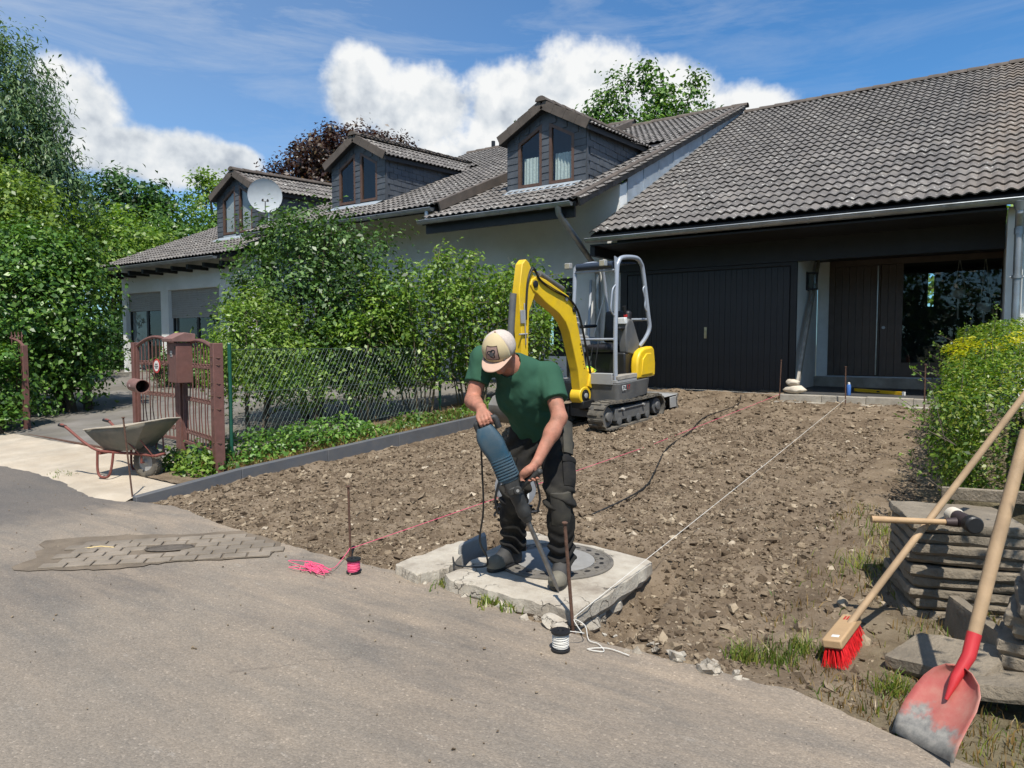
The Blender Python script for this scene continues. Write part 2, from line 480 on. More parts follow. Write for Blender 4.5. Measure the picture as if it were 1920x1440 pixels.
def street_mat():
    m = bpy.data.materials.new('asphalt'); m.use_nodes = True
    t = m.node_tree; g = NG(t); p = t.nodes['Principled BSDF']
    pos = g.n('ShaderNodeNewGeometry').outputs['Position']
    sx = g.n('ShaderNodeSeparateXYZ'); g.l(pos, sx.inputs[0])
    big = g.noise(pos, 0.55, 8, 0.62, 0.4)
    base = g.ramp(big, [(0.34, (0.120, 0.106, 0.092)), (0.52, (0.175, 0.152, 0.126)), (0.68, (0.225, 0.192, 0.154))])
    # dust carried out of the dig: stronger towards the plot
    mp = g.n('ShaderNodeMapping'); g.l(pos, mp.inputs[0]); mp.inputs['Rotation'].default_value = (0, 0, R(-38)); mp.inputs['Scale'].default_value = (0.5, 2.6, 1)
    streak = g.noise(mp.outputs[0], 1.5, 8, 0.7, 0.2)
    near = g.ramp(g.m('MULTIPLY', g.m('ADD', sx.outputs[1], 1.0), 0.24), [(0.25, 0.15), (0.80, 0.68), (1.0, 0.97)])
    dust = g.m('MULTIPLY', g.ramp(streak, [(0.36, 0.0), (0.66, 1.0)]), near)
    base = g.mix(dust, base, (0.31, 0.245, 0.18))
    pale = g.m('MULTIPLY', g.ramp(g.noise(mp.outputs[0], 4.2, 7, 0.75, 0.4), [(0.62, 0.0), (0.74, 1.0)]), 0.55)
    base = g.mix(pale, base, (0.38, 0.35, 0.31))
    dark = g.m('MULTIPLY', g.ramp(g.noise(pos, 1.1, 5, 0.6), [(0.60, 0.0), (0.72, 1.0)]), 0.35)
    base = g.mix(dark, base, (0.075, 0.068, 0.062))
    # the older, cleaner strip of road in front of the garden gate
    old = g.ramp(g.m('ADD', g.m('MULTIPLY', g.m('ADD', sx.outputs[0], 6.3), -0.7), g.m('MULTIPLY', g.m('SUBTRACT', g.noise(pos, 1.2, 6, 0.65), 0.5), 1.4)), [(0.0, 0.0), (0.5, 0.75)])
    base = g.mix(old, base, (0.092, 0.085, 0.080))
    wv = g.n('ShaderNodeVectorMath', operation='ADD'); g.l(pos, wv.inputs[0])
    nz = g.n('ShaderNodeTexNoise'); nz.inputs['Scale'].default_value = 1.7; nz.inputs['Detail'].default_value = 7; g.l(pos, nz.inputs['Vector'])
    sc_ = g.n('ShaderNodeVectorMath', operation='SCALE'); g.l(nz.outputs['Color'], sc_.inputs[0]); sc_.inputs['Scale'].default_value = 1.1; g.l(sc_.outputs[0], wv.inputs[1])
    vo2 = g.n('ShaderNodeTexVoronoi', feature='DISTANCE_TO_EDGE'); vo2.inputs['Scale'].default_value = 0.42; g.l(wv.outputs[0], vo2.inputs['Vector'])
    crack = g.m('MULTIPLY', g.ramp(vo2.outputs['Distance'], [(0.0, 1.0), (0.006, 0.0)]), g.ramp(g.noise(pos, 0.8, 4, 0.6), [(0.46, 0.0), (0.60, 0.35)]))
    base = g.mix(crack, base, (0.06, 0.05, 0.042))
    # aggregate
    vor = g.n('ShaderNodeTexVoronoi'); vor.inputs['Scale'].default_value = 120; g.l(pos, vor.inputs['Vector'])
    vcol = g.n('ShaderNodeSeparateColor'); g.l(vor.outputs['Color'], vcol.inputs[0])
    base = g.mix(1.0, base, g.ramp(vcol.outputs[0], [(0.0, 0.80), (0.75, 1.03), (0.96, 1.10), (1.0, 1.45)]), 'MULTIPLY')
    g.l(base, p.inputs['Base Color']); p.inputs['Roughness'].default_value = 0.88
    b = g.n('ShaderNodeBump'); b.inputs['Strength'].default_value = 0.6; b.inputs['Distance'].default_value = 0.005
    h = g.m('ADD', g.m('MULTIPLY', vor.outputs['Distance'], -0.8), g.noise(pos, 30, 6, 0.7))
    g.l(h, b.inputs['Height']); g.l(b.outputs[0], p.inputs['Normal'])
    return m


def soil_mat(name='soil', grassy=True):
    m = bpy.data.materials.new(name); m.use_nodes = True
    t = m.node_tree; g = NG(t); p = t.nodes['Principled BSDF']
    pos = g.n('ShaderNodeNewGeometry').outputs['Position']
    sx = g.n('ShaderNodeSeparateXYZ'); g.l(pos, sx.inputs[0])
    a = g.noise(pos, 3.0, 9, 0.68, 0.2)
    base = g.ramp(a, [(0.30, (0.085, 0.060, 0.039)), (0.46, (0.155, 0.115, 0.077)), (0.60, (0.215, 0.165, 0.115)), (0.78, (0.28, 0.22, 0.155))])
    speck = g.ramp(g.noise(pos, 42, 4, 0.75), [(0.60, 0.0), (0.67, 1.0)])
    base = g.mix(g.m('MULTIPLY', speck, 0.7), base, (0.32, 0.26, 0.19))
    if grassy:
        f = g.m('ADD', g.m('MULTIPLY', sx.outputs[0], 1.0), g.m('MULTIPLY', sx.outputs[1], -0.16))
        f = g.m('ADD', f, g.m('MULTIPLY', g.noise(pos, 1.6, 5, 0.6), 1.1))
        f = g.ramp(f, [(0.0, 0.0), (0.0001, 0.0)])
        dry = g.ramp(g.m('ADD', g.m('ADD', g.m('MULTIPLY', sx.outputs[0], 0.8), 0.62), g.m('MULTIPLY', g.m('SUBTRACT', g.noise(pos, 1.3, 6, 0.65), 0.5), 1.2)), [(0.1, 0.0), (0.6, 1.0)])
        base = g.mix(g.m('MULTIPLY', dry, 0.75), base, g.ramp(g.noise(pos, 9, 6, 0.7), [(0.35, (0.10, 0.085, 0.05)), (0.6, (0.20, 0.175, 0.105))]))
    g.l(base, p.inputs['Base Color']); p.inputs['Roughness'].default_value = 0.95; p.inputs['Specular IOR Level'].default_value = 0.2
    b = g.n('ShaderNodeBump'); b.inputs['Strength'].default_value = 0.9; b.inputs['Distance'].default_value = 0.02
    g.l(g.noise(pos, 38, 8, 0.72), b.inputs['Height']); g.l(b.outputs[0], p.inputs['Normal'])
    return m


M['street'] = street_mat()
M['soil'] = soil_mat()
M['gardensoil'] = soil_mat('garden_soil', False)
M['clod'] = None


def clod_mat():
    m = bpy.data.materials.new('clods'); m.use_nodes = True
    t = m.node_tree; g = NG(t); p = t.nodes['Principled BSDF']
    geo = g.n('ShaderNodeNewGeometry')
    c = g.ramp(geo.outputs['Random Per Island'], [(0.0, (0.095, 0.068, 0.045)), (0.45, (0.17, 0.127, 0.085)), (0.86, (0.25, 0.195, 0.135)), (0.97, (0.35, 0.28, 0.195)), (1.0, (0.45, 0.38, 0.29))])
    c = g.mix(1.0, c, g.ramp(g.noise(geo.outputs['Position'], 50, 5, 0.7), [(0.3, 0.75), (0.7, 1.2)]), 'MULTIPLY')
    g.l(c, p.inputs['Base Color']); p.inputs['Roughness'].default_value = 0.95; p.inputs['Specular IOR Level'].default_value = 0.2
    b = g.n('ShaderNodeBump'); b.inputs['Strength'].default_value = 0.7; b.inputs['Distance'].default_value = 0.01
    g.l(g.noise(geo.outputs['Position'], 70, 6, 0.7), b.inputs['Height']); g.l(b.outputs[0], p.inputs['Normal'])
    return m


M['clod'] = clod_mat()


def sheet(name, us, vs, zf, mt, skirt=0.0):
    U, V = np.meshgrid(us, vs, indexing='ij')
    Z = zf(U, V)
    nu, nv = U.shape
    P = np.stack([U, V, Z], -1).reshape(-1, 3)
    i = np.arange(nu - 1)[:, None] * nv + np.arange(nv - 1)[None, :]
    F = np.stack([i, i + nv, i + nv + 1, i + 1], -1).reshape(-1, 4)
    o = link_mesh(name, np_mesh(name, P, F), mt, smooth=80)
    tag(o, kind='structure')
    return o


# wide ground under everything, reaching the horizon
M['lawn'] = mat('rough_grass', (0.075, 0.085, 0.035), 0.95, var=0.4, vscale=0.6, space='w', dirt=(0.13, 0.105, 0.06), damt=0.6, dscale=0.4, bump=0.5, bscale=8)
sheet('ground', np.array([-900, -60, -30, -10, 0, 10, 30, 60, 900.]), np.array([-900, -60, -10, 0, 3.3, 3.6, 12.38, 30, 60, 900.]),
      lambda u, v: gz(v) - 0.55, M['lawn'])

# street: a sheet whose edge against the plots is broken and uneven
us = np.concatenate([np.arange(-45, -12, 0.6), np.arange(-12, 2.0, 0.025), np.arange(2.0, 30, 0.6)])
ev = edge_v(us)
rows = []
for k, tt in enumerate(np.concatenate([np.linspace(0, 0.9, 8), [1.0]])):
    rows.append(np.stack([us, -9 + (ev + 9) * tt, 0.012 * fbm(us * 0.7, (-9 + (ev + 9) * tt) * 0.7, 3, 9)], -1))
rows.append(np.stack([us, ev + 0.012, np.full_like(us, -0.10)], -1))
P = np.stack(rows, 1); nu, nv = P.shape[:2]
i = np.arange(nu - 1)[:, None] * nv + np.arange(nv - 1)[None, :]
street = link_mesh('street', np_mesh('street', P.reshape(-1, 3), np.stack([i, i + nv, i + nv + 1, i + 1], -1).reshape(-1, 4)), M['street'], smooth=50)
tag(street, kind='structure')


# dug-over driveway bed
def soil_z(u, v):
    u = np.asarray(u, float); v = np.asarray(v, float)
    z = gz(v) - 0.035 + 0.10 * fbm(u * 0.8, v * 0.8, 4, 21) + 0.075 * fbm(u * 4.5, v * 4.5, 5, 22, 0.6) + 0.06 * np.abs(fbm(u * 15, v * 15, 3, 23)) + 0.05 * np.clip(fbm(u * 7, v * 7, 3, 24), 0, 1)
    # wheel and track furrows running up the plot
    z = z + 0.012 * np.sin((u + 0.05 * v) * 9.0 + 2 * fbm(u * 0.9, v * 0.5, 2, 31))
    ed = v - edge_v(u)
    z = np.where(ed < 0.45, z * np.clip(ed / 0.45, 0, 1) + (1 - np.clip(ed / 0.45, 0, 1)) * (-0.028 + 0.05 * fbm(u * 6, v * 6, 4, 27)), z)
    z = np.where(ed < 0.0, np.minimum(z, -0.04), z)
    # trench along the right and near side of the manhole slab
    # slab corners roughly (-2.85,3.42) (-1.80,3.32) (-1.74,4.28) (-2.88,4.48)
    dr = np.clip(1 - np.abs(u + 1.66 + 0.03 * (v - 3.8)) / 0.15, 0, 1) * np.clip((v - 3.05) / 0.2, 0, 1) * np.clip((4.45 - v) / 0.3, 0, 1)
    z = z - 0.19 * np.sqrt(dr) + 0.10 * dr * fbm(u * 9, v * 9, 4, 29)
    ins = np.clip(np.minimum(np.minimum(u + 3.12, -1.80 - u), np.minimum(v - 3.30, 4.50 - v)) / 0.08, 0, 1)
    z = np.minimum(z, z * (1 - ins) + (-0.10) * ins)
    # firm, trodden ground by the grass on the right
    k = np.clip((u + 0.9) / 0.5, 0, 1)
    z = z * (1 - 0.5 * k) + 0.5 * k * (gz(v) - 0.02)
    # left edge against the kerb, far edge against the porch
    return z


U0, U1 = -6.68, 1.6
sheet('soil_bed', np.arange(U0, U1, 0.026), np.arange(2.62, 12.42, 0.026), soil_z, M['soil'])


def scatter_lumps(name, n, region, size, mt, seed, zf, flat=0.7, dens=None, sink=0.25, low=False):
    r = np.random.default_rng(seed)
    bm = bmesh.new(); (bmesh.ops.create_cube(bm, size=1.5) if low else bmesh.ops.create_icosphere(bm, subdivisions=1, radius=1))
    B = np.array([v.co[:] for v in bm.verts]); bm.verts.index_update()
    Fb = np.array([[v.index for v in f.verts] for f in bm.faces]); bm.free()
    u = r.uniform(region[0], region[1], n); v = region[2] + (region[3] - region[2]) * r.random(n) ** 1.25
    if dens is not None:
        k = r.random(n) < dens(u, v); u = u[k]; v = v[k]
    n = len(u)
    s = size[0] + (size[1] - size[0]) * r.random(n) ** 4.0
    z = zf(u, v) + s * sink
    jit = 1 + 0.46 * r.standard_normal((n, len(B), 1)).clip(-1.3, 1.4)
    sc = np.stack([np.ones(n), r.uniform(0.6, 1.0, n), r.uniform(0.4, 0.85, n) * flat / 0.7], -1)[:, None, :]
    a = r.uniform(0, 2 * math.pi, n); b_ = r.normal(0, 0.35, n)
    P = B[None] * jit * sc * s[:, None, None]
    x = P[..., 0] * np.cos(b_)[:, None] - P[..., 2] * np.sin(b_)[:, None]; zz = P[..., 0] * np.sin(b_)[:, None] + P[..., 2] * np.cos(b_)[:, None]
    X = x * np.cos(a)[:, None] - P[..., 1] * np.sin(a)[:, None]; Y = x * np.sin(a)[:, None] + P[..., 1] * np.cos(a)[:, None]
    V = np.stack([X + u[:, None], Y + v[:, None], zz + z[:, None]], -1).reshape(-1, 3)
    F = (Fb[None] + (np.arange(n) * len(B))[:, None, None]).reshape(-1, Fb.shape[1])
    o = link_mesh(name, np_mesh(name, V, F), mt, smooth=0)
    return o


def in_bed(u, v):
    ed = v - edge_v(u)
    slab = (u > -3.05) & (u < -1.78) & (v > 3.2) & (v < 4.5)
    left = u > (-6.62 + (v - 3.4) * 0.145)
    base = np.where((ed > 0.0) & ~slab & left, 1.0, 0.0)
    return base * np.where(u > -0.9, np.where(u > -0.4, 0.05, 0.25), 1.0) * (0.35 + 0.9 * np.clip(fbm(u * 1.4, v * 1.4, 3, 55) + 0.5, 0, 1))


cr_ = scatter_lumps('soil_crumbs', 80000, (-6.6, 0.5, 3.02, 9.5), (0.0045, 0.017), M['clod'], 13, soil_z, dens=in_bed, sink=0.15, low=True)
tag(cr_, 'fine crumbly earth covering the dug driveway', 'soil', kind='stuff')
cl = scatter_lumps('soil_clods', 30000, (-6.6, 0.4, 3.05, 11.9), (0.006, 0.040), M['clod'], 11, soil_z, dens=in_bed, sink=0.08)
tag(cl, 'loose brown soil clods and stones covering the dug driveway', 'soil', kind='stuff')
# a few grains and pebbles lying on the asphalt
gr = scatter_lumps('street_grit', 1500, (-9, 0.6, -0.2, 3.3), (0.002, 0.0085), M['clod'], 12, lambda u, v: u * 0 + 0.004,
                   dens=lambda u, v: np.where(v < edge_v(u) - 0.02, np.clip(1.15 - (edge_v(u) - v) * 0.42, 0.12, 1), 0))
tag(gr, 'small pebbles and grit strewn over the asphalt', 'grit', kind='stuff')

# pale concrete apron by the garden gate
M['apron'] = mat('pale_concrete', (0.44, 0.38, 0.30), 0.92, var=0.2, vscale=2.5, space='w', bump=0.7, bscale=22, dirt=(0.36, 0.29, 0.21), damt=0.55, dscale=1.8, bdist=0.02)
us = np.arange(-13.6, -6.73, 0.06); ev = edge_v(us)
rows = [np.stack([us, ev - 0.06 + 0.05 * fbm(us * 9, us * 0, 3, 41), us * 0 - 0.004], -1)]
for tt in np.linspace(0, 1, 14):
    vv = ev + 0.02 + (4.62 + 0.02 * np.sin(us * 3) - ev) * tt
    rows.append(np.stack([us, vv, 0.016 + 0.030 * fbm(us * 2.3, vv * 2.3, 4, 43) + gz(vv) * 0.8 + 0.01], -1))
P = np.stack(rows, 1); nu, nv = P.shape[:2]
i = np.arange(nu - 1)[:, None] * nv + np.arange(nv - 1)[None, :]
apron = link_mesh('gate_apron', np_mesh('gate_apron', P.reshape(-1, 3), np.stack([i, i + nv, i + nv + 1, i + 1], -1).reshape(-1, 4)), M['apron'], smooth=60)
tag(apron, kind='structure')

# courtyard behind the gate and fence
M['court'] = mat('grey_setts', (0.17, 0.155, 0.14), 0.9, var=0.3, vscale=1.2, space='w', dirt=(0.095, 0.085, 0.05), damt=0.6, dscale=0.9, bump=0.5, bscale=14)
sheet('courtyard', np.linspace(-34, -7.32, 60), np.linspace(4.6, 12.42, 40), lambda u, v: gz(v) + 0.012 + 0.03 * fbm(u * 0.8, v * 0.8, 3, 61), M['court'])
# planting strip between kerb and fence
sheet('planting_strip', np.linspace(-7.9, -6.0, 40), np.linspace(3.95, 12.4, 150),
      lambda u, v: np.where(u > -6.72 + (v - 3.42) * 0.138, gz(v) - 0.15, gz(v) + 0.045 + 0.09 * fbm(u * 3, v * 3, 4, 71) - np.clip((-7.45 - u) * 0.4, 0, 0.12)), M['gardensoil'])

# kerb: dark grey kerbstones set on edge between strip and bed
M['kerb'] = mat('dark_kerb', (0.085, 0.092, 0.105), 0.7, var=0.12, vscale=4, space='w', bump=0.25, bscale=90, dirt=(0.16, 0.14, 0.115), damt=0.35, dscale=5)
kerb = thing('kerb', 'low dark grey kerb along the left edge of the dug driveway', 'kerb', (-6.70, 3.42, 0))
ka = Vector((-6.70, 3.42)); kb = Vector((-5.98, 8.65)); kd = (kb - ka); kn = 5
for k in range(kn):
    a = ka + kd * (k / kn); b = ka + kd * ((k + 1) / kn - 0.0009)
    m_ = MB(); w = Vector((kd.y, -kd.x)).normalized() * 0.045
    za = float(gz(a.y)); zb = float(gz(b.y)); top = 0.085 if k else 0.085
    ta = 0.045 if k == 0 else 0.105
    m_.add([(a.x - w.x - ka.x, a.y - w.y - ka.y, za - 0.2), (a.x + w.x - ka.x, a.y + w.y - ka.y, za - 0.2), (b.x + w.x - ka.x, b.y + w.y - ka.y, zb - 0.2), (b.x - w.x - ka.x, b.y - w.y - ka.y, zb - 0.2),
            (a.x - w.x - ka.x, a.y - w.y - ka.y, za + ta), (a.x + w.x - ka.x, a.y + w.y - ka.y, za + ta), (b.x + w.x - ka.x, b.y + w.y - ka.y, zb + 0.105), (b.x - w.x - ka.x, b.y - w.y - ka.y, zb + 0.105)],
           [(3, 2, 1, 0), (4, 5, 6, 7), (0, 1, 5, 4), (1, 2, 6, 5), (2, 3, 7, 6), (3, 0, 4, 7)])
    m_.build('kerbstone', M['kerb'], kerb, 0.006)

# patch of old pavers with a valve cover, let into the street
M['paver'] = mat('old_paver', (0.225, 0.188, 0.148), 0.92, var=0.3, vscale=1.7, space='w', bump=0.5, bscale=60, dirt=(0.12, 0.10, 0.075), damt=0.5, dscale=6)
patch = thing('paver_patch', 'patch of worn grey pavers let into the asphalt at the dig edge', 'pavers', (-4.95, 2.80, 0.0))
M['patchsoil'] = mat('sandy_bed', (0.150, 0.118, 0.085), 0.95, var=0.3, vscale=5, space='w', bump=0.6, bscale=50)
pm = MB(); _n = 60; _r = np.random.default_rng(3); _pts = []
for k in range(_n):
    a = 2 * math.pi * k / _n; q = 1 / max(abs(math.cos(a)) / 0.86, abs(math.sin(a)) / 0.40) ** 1.0 * (1 + 0.10 * math.sin(3 * a + 1) + _r.uniform(-0.05, 0.05))
    x = q * math.cos(a) - 0.10; y = q * math.sin(a); _pts.append((x * math.cos(R(46)) - y * math.sin(R(46)) + 0.02, x * math.sin(R(46)) + y * math.cos(R(46)) - 0.04))
_pts = [(x, min(y, float(edge_v(-4.95 + x)) - 2.80 - 0.005)) for x, y in _pts]
pm.add([(x, y, 0.0062) for x, y in _pts], [tuple(range(_n))])
pm.build('bed', M['patchsoil'], patch)
pv = MB().cbox((0, 0, 0.006), (0.152, 0.092, 0.018)).mesh('paver')
pa = R(46)
first = None
for iy in range(6):
    for ix in range(9):
        lx = -0.66 + ix * 0.165 + (0.08 if iy % 2 else 0); ly = -0.27 + iy * 0.105
        if abs(lx + 0.02) < 0.17 and abs(ly - 0.0) < 0.07: continue
        x = lx * math.cos(pa) - ly * math.sin(pa) + 0.06; y = lx * math.sin(pa) + ly * math.cos(pa) - 0.06
        if 2.80 + y > float(edge_v(-4.95 + x)) - 0.06: continue
        if first is None:
            first = link_mesh('paver', pv, M['paver'], patch, 0.006, 2); o = first
        else: o = copy_obj(first, patch)
        o.location = (x, y, 0.001 + random.uniform(-0.002, 0.004)); o.rotation_euler = (random.uniform(-.012, .012), random.uniform(-.012, .012), pa + random.uniform(-0.03, 0.03))
M['castiron'] = mat('cast_iron', (0.125, 0.105, 0.085), 0.75, 0.4, var=0.35, vscale=20, bump=0.5, bscale=90)
vc = MB(); Mv = T(0.06, -0.06, 0.004) @ RZ(pa)
el = [(0.15 * math.cos(a), 0.065 * math.sin(a)) for a in np.linspace(0, 2 * math.pi, 33)[:-1]]
vc.prism(el, 0, 0.012, Mv)
vc.tube([Mv @ Vector((x * 1.08, y * 1.12, 0.012)) for x, y in el], 0.006, 6, closed=True)
vc.build('valve_cover', M['castiron'], patch)

# yellow dry twig on the patch
tw = MB().tube([(-5.42, 2.36, 0.012), (-5.33, 2.47, 0.020), (-5.24, 2.52, 0.014)], 0.006, 5).build('straw_stick', mat('straw', (0.55, 0.42, 0.2), 0.8))
tag(tw, 'short yellow stick lying beside the worn pavers', 'stick')

# ------------------------------------------------------------------ roofs
def tile_profile():
    W = 0.30; n = 12; Lt = 0.40
    xs = np.linspace(-0.006, W + 0.004, n + 1)
    zz = 0.034 * (0.5 - 0.5 * np.cos(2 * math.pi * (xs / 0.15))) ** 0.85
    return xs, zz, Lt


def tile_arrays():
    xs, zz, Lt = tile_profile(); n = len(xs)
    V = []
    for x, z in zip(xs, zz): V.append((x, -0.045, z + 0.034))      # lower lip
    for x, z in zip(xs, zz): V.append((x, Lt - 0.045, z + 0.002))  # upper end
    for x, z in zip(xs, zz): V.append((x, -0.040, z + 0.014))      # underside of the lip
    F = []
    for i in range(n - 1):
        F.append((i, i + 1, n + i + 1, n + i)); F.append((2 * n + i, 2 * n + i + 1, i + 1, i))
    return np.array(V), np.array(F)


TILE_V, TILE_F = tile_arrays()
TILE_ME = np_mesh('tile', TILE_V, TILE_F); TILE_ME.materials.append(M['tile'])
TILE_ME.polygons.foreach_set('use_smooth', [True] * len(TILE_ME.polygons)); TILE_ME.set_sharp_from_angle(angle=R(50))
EX = 0.335
CAMV = Vector((0, 0, CAM_H))


def frame(o, x, y):
    x = Vector(x).normalized(); y = Vector(y).normalized(); z = x.cross(y)
    return Matrix(((x.x, y.x, z.x, o[0]), (x.y, y.y, z.y, o[1]), (x.z, y.z, z.z, o[2]), (0, 0, 0, 1)))


def field(origin, xdir, sdir, ncol, nrow, keep=None):
    Fm = frame(origin, xdir, sdir); out = []
    for r_ in range(nrow):
        for c in range(ncol):
            m_ = Fm @ T(c * 0.30, r_ * EX, random.uniform(-0.003, 0.003)) @ RZ(random.uniform(-0.008, 0.008)) @ RX(random.uniform(-0.01, 0.006))
            ctr = m_ @ Vector((0.15, 0.15, 0.02))
            if keep is None or keep(ctr): out.append((m_, ctr))
    return out


def emit_tiles(parent, mats, nmax=300):
    base = parent.matrix_world.inverted()
    mats.sort(key=lambda t_: (t_[1] - CAMV).length)
    for m_, c in mats[:nmax]:
        o = bpy.data.objects.new('tile', TILE_ME); COL.objects.link(o); o.parent = parent
        o.matrix_local = Matrix.Translation(-parent.location) @ m_
    rest = mats[nmax:]
    if rest:
        V4 = np.concatenate([TILE_V, np.ones((len(TILE_V), 1))], 1)
        VV = np.concatenate([(V4 @ np.array(Matrix.Translation(-parent.location) @ m_).T)[:, :3] for m_, c in rest])
        FF = np.concatenate([TILE_F + k * len(TILE_V) for k in range(len(rest))])
        o = link_mesh('upper_tiles', np_mesh('upper_tiles', VV, FF), M['tile'], parent, smooth=50)
        o['kind'] = 'stuff'


VERGE_ME = None


def verge(parent, p0, sdir, length, face=0.17, width=0.10, side=1):
    """row of angled verge tiles along a gable edge"""
    global VERGE_ME
    if VERGE_ME is None:
        b = MB(); b.box((-0.012, 0, -0.115), (0.022, 0.36, 0.062)); b.box((-0.13, 0, 0.045), (-0.012, 0.36, 0.062))
        VERGE_ME = b.mesh('verge_tile'); VERGE_ME.materials.append(M['verge'])
    s = Vector(sdir).normalized(); n = int(length / EX)
    x = Vector((side, 0, 0)) if abs(s.x) < 0.5 else Vector((0, -1, 0))
    for k in range(n):
        o = bpy.data.objects.new('verge_tile', VERGE_ME); COL.objects.link(o); o.parent = parent
        x2 = x - s * x.dot(s)
        Fm = frame(Vector(p0) + s * (k * EX) - parent.location, x2 if side > 0 else x2, s)
        o.matrix_local = Fm @ RX(0.02) @ T(0, 0, 0.012 * (k % 2) * 0.3)


RIDGE_ME = None


def ridge(parent, p0, d, length):
    global RIDGE_ME
    if RIDGE_ME is None:
        b = MB(); n = 8; L = 0.44
        vs = []; fs = []
        for j, (y, r) in enumerate(((0, 0.135), (L, 0.115))):
            for k in range(n + 1):
                a = math.pi * (k / n) * 1.0
                vs.append((r * math.cos(a), y, r * math.sin(a) * 0.85 - 0.02))
        for k in range(n): fs.append((k, k + 1, n + 2 + k, n + 1 + k))
        fs.append(tuple(range(n + 1)))
        b.add(vs, fs); RIDGE_ME = b.mesh('ridge_tile'); RIDGE_ME.materials.append(M['verge'])
        RIDGE_ME.polygons.foreach_set('use_smooth', [True] * len(RIDGE_ME.polygons)); RIDGE_ME.set_sharp_from_angle(angle=R(40))
    d = Vector(d).normalized(); x = d.cross(Vector((0, 0, 1))).normalized()
    for k in range(int(length / 0.40)):
        o = bpy.data.objects.new('ridge_tile', RIDGE_ME); COL.objects.link(o); o.parent = parent
        o.matrix_local = frame(Vector(p0) + d * (0.40 * k) - parent.location + Vector((0, 0, random.uniform(-.006, .006))), x, d)


def gutter(parent, u0, u1, v, z, r=0.068, bracket=0.85):
    L = parent.location; b = MB(); n = 10; vs = []; fs = []
    prof = [(v - r * math.cos(math.pi * k / n) - L.y, z - r * math.sin(math.pi * k / n) - L.z) for k in range(n + 1)]
    prof = prof + [(y + (0.004 if i < n / 2 else -0.004), zz + 0.004) for i, (y, zz) in list(enumerate(prof))[::-1]]
    b.prism(prof, u0 - L.x, u1 - L.x, SIDE)
    b.tube([(u0 - L.x, v - r - L.y, z - L.z), (u1 - L.x, v - r - L.y, z - L.z)], 0.011, 6)
    for uu in (u0, u1):
        b.prism([(v - r * math.cos(math.pi * k / n) - L.y, z - r * math.sin(math.pi * k / n) - L.z) for k in range(n + 1)], uu - L.x - 0.003, uu - L.x + 0.003, SIDE)
    g_ = b.build('gutter', M['zinc'], parent)
    bb = MB()
    bb.prism([(-(r + .006) * math.cos(math.pi * k / n), -(r + .006) * math.sin(math.pi * k / n)) for k in range(n + 1)] +
             [(-(r + .001) * math.cos(math.pi * k / n), -(r + .001) * math.sin(math.pi * k / n)) for k in range(n, -1, -1)], -0.015, 0.015, SIDE)
    me = bb.mesh('gutter_bracket'); me.materials.append(M['zinc'])
    k = u0 + 0.3
    while k < u1:
        o = bpy.data.objects.new('gutter_bracket', me); COL.objects.link(o); o.parent = parent
        o.location = (k - L.x, v - L.y, z - L.z); k += bracket
    return g_


def roof_deck(parent, u0, u1, ve, ze, vr, zr, thick=0.17, name='roof_deck'):
    L = parent.location; b = MB()
    t_ = (zr - ze) / (vr - ve)
    poly = [(ve, ze - 0.005), (vr, zr - 0.005), (vr + 0.6, zr - 0.3), (vr + 0.6, zr - 0.3 - thick), (vr, zr - thick - 0.02), (ve + 0.02, ze - thick * 0.55)]
    b.prism([(y - L.y, z - L.z) for y, z in poly], u0 - L.x, u1 - L.x, SIDE)
    return b.build(name, M['blackwood'], parent)


def pane_with_frame(parent, poly, v, name='window', fw=0.055, depth=0.05, glass=None, frame_mat=None):
    """window in a plane v=const; poly is a list of (u, z), counter-clockwise"""
    L = parent.location
    P = [Vector((u - L.x, z - L.z)) for u, z in poly]; n = len(P)
    ins = []
    for i in range(n):
        a = (P[i] - P[i - 1]).normalized(); c = (P[(i + 1) % n] - P[i]).normalized()
        na = Vector((-a.y, a.x)); nc = Vector((-c.y, c.x)); bi = (na + nc); bi = bi / bi.dot(na)
        ins.append(P[i] + bi * fw)
    b = MB(); vs = []; fs = []
    y0 = v - L.y - depth * 0.5; y1 = v - L.y + depth * 0.5
    for y in (y0, y1):
        vs += [(p.x, y, p.y) for p in P]; vs += [(p.x, y, p.y) for p in ins]
    for i in range(n):
        j = (i + 1) % n
        fs.append((i, j, n + j, n + i)); fs.append((2 * n + i, 3 * n + i, 3 * n + j, 2 * n + j))
        fs.append((i, 2 * n + i, 2 * n + j, j)); fs.append((n + i, n + j, 3 * n + j, 3 * n + i))
    b.add(vs, fs)
    w = b.build(name, frame_mat or M['winframe'], parent)
    g_ = MB(); g_.add([(p.x, v - L.y, p.y) for p in ins], [tuple(range(n))])
    g_.build('pane', glass or M['glass'], w, smooth=None)
    return w


SLATE_ME = None


def slates(parent, O, xd, yd, nx, ny, keep, w=0.27, h=0.135):
    """courses of slates on a wall plane; O lower corner, xd along, yd up"""
    global SLATE_ME
    if SLATE_ME is None:
        b = MB(); b.add([(0.003, 0, 0.016), (0.262, 0.008, 0.013), (0.267, 0.19, 0.0), (0.0, 0.19, 0.0), (0.003, 0, 0.006), (0.262, 0.008, 0.004)],
                        [(0, 1, 2, 3), (4, 5, 1, 0), (1, 5, 2), (0, 3, 4)])
        SLATE_ME = b.mesh('slate'); SLATE_ME.materials.append(M['slate'])
    for j in range(ny):
        for i in range(-1, nx):
            x = i * w + (0.5 * w if j % 2 else 0.0) + random.uniform(-0.004, 0.004); y = j * h
            if not keep(x, y, w, h): continue
            o = bpy.data.objects.new('slate', SLATE_ME); COL.objects.link(o); o.parent = parent
            Fm = frame(Vector(O) - parent.location, xd, yd)
            o.matrix_local = Fm @ T(x, y, random.uniform(0, 0.004)) @ RZ(random.uniform(-0.012, 0.012))


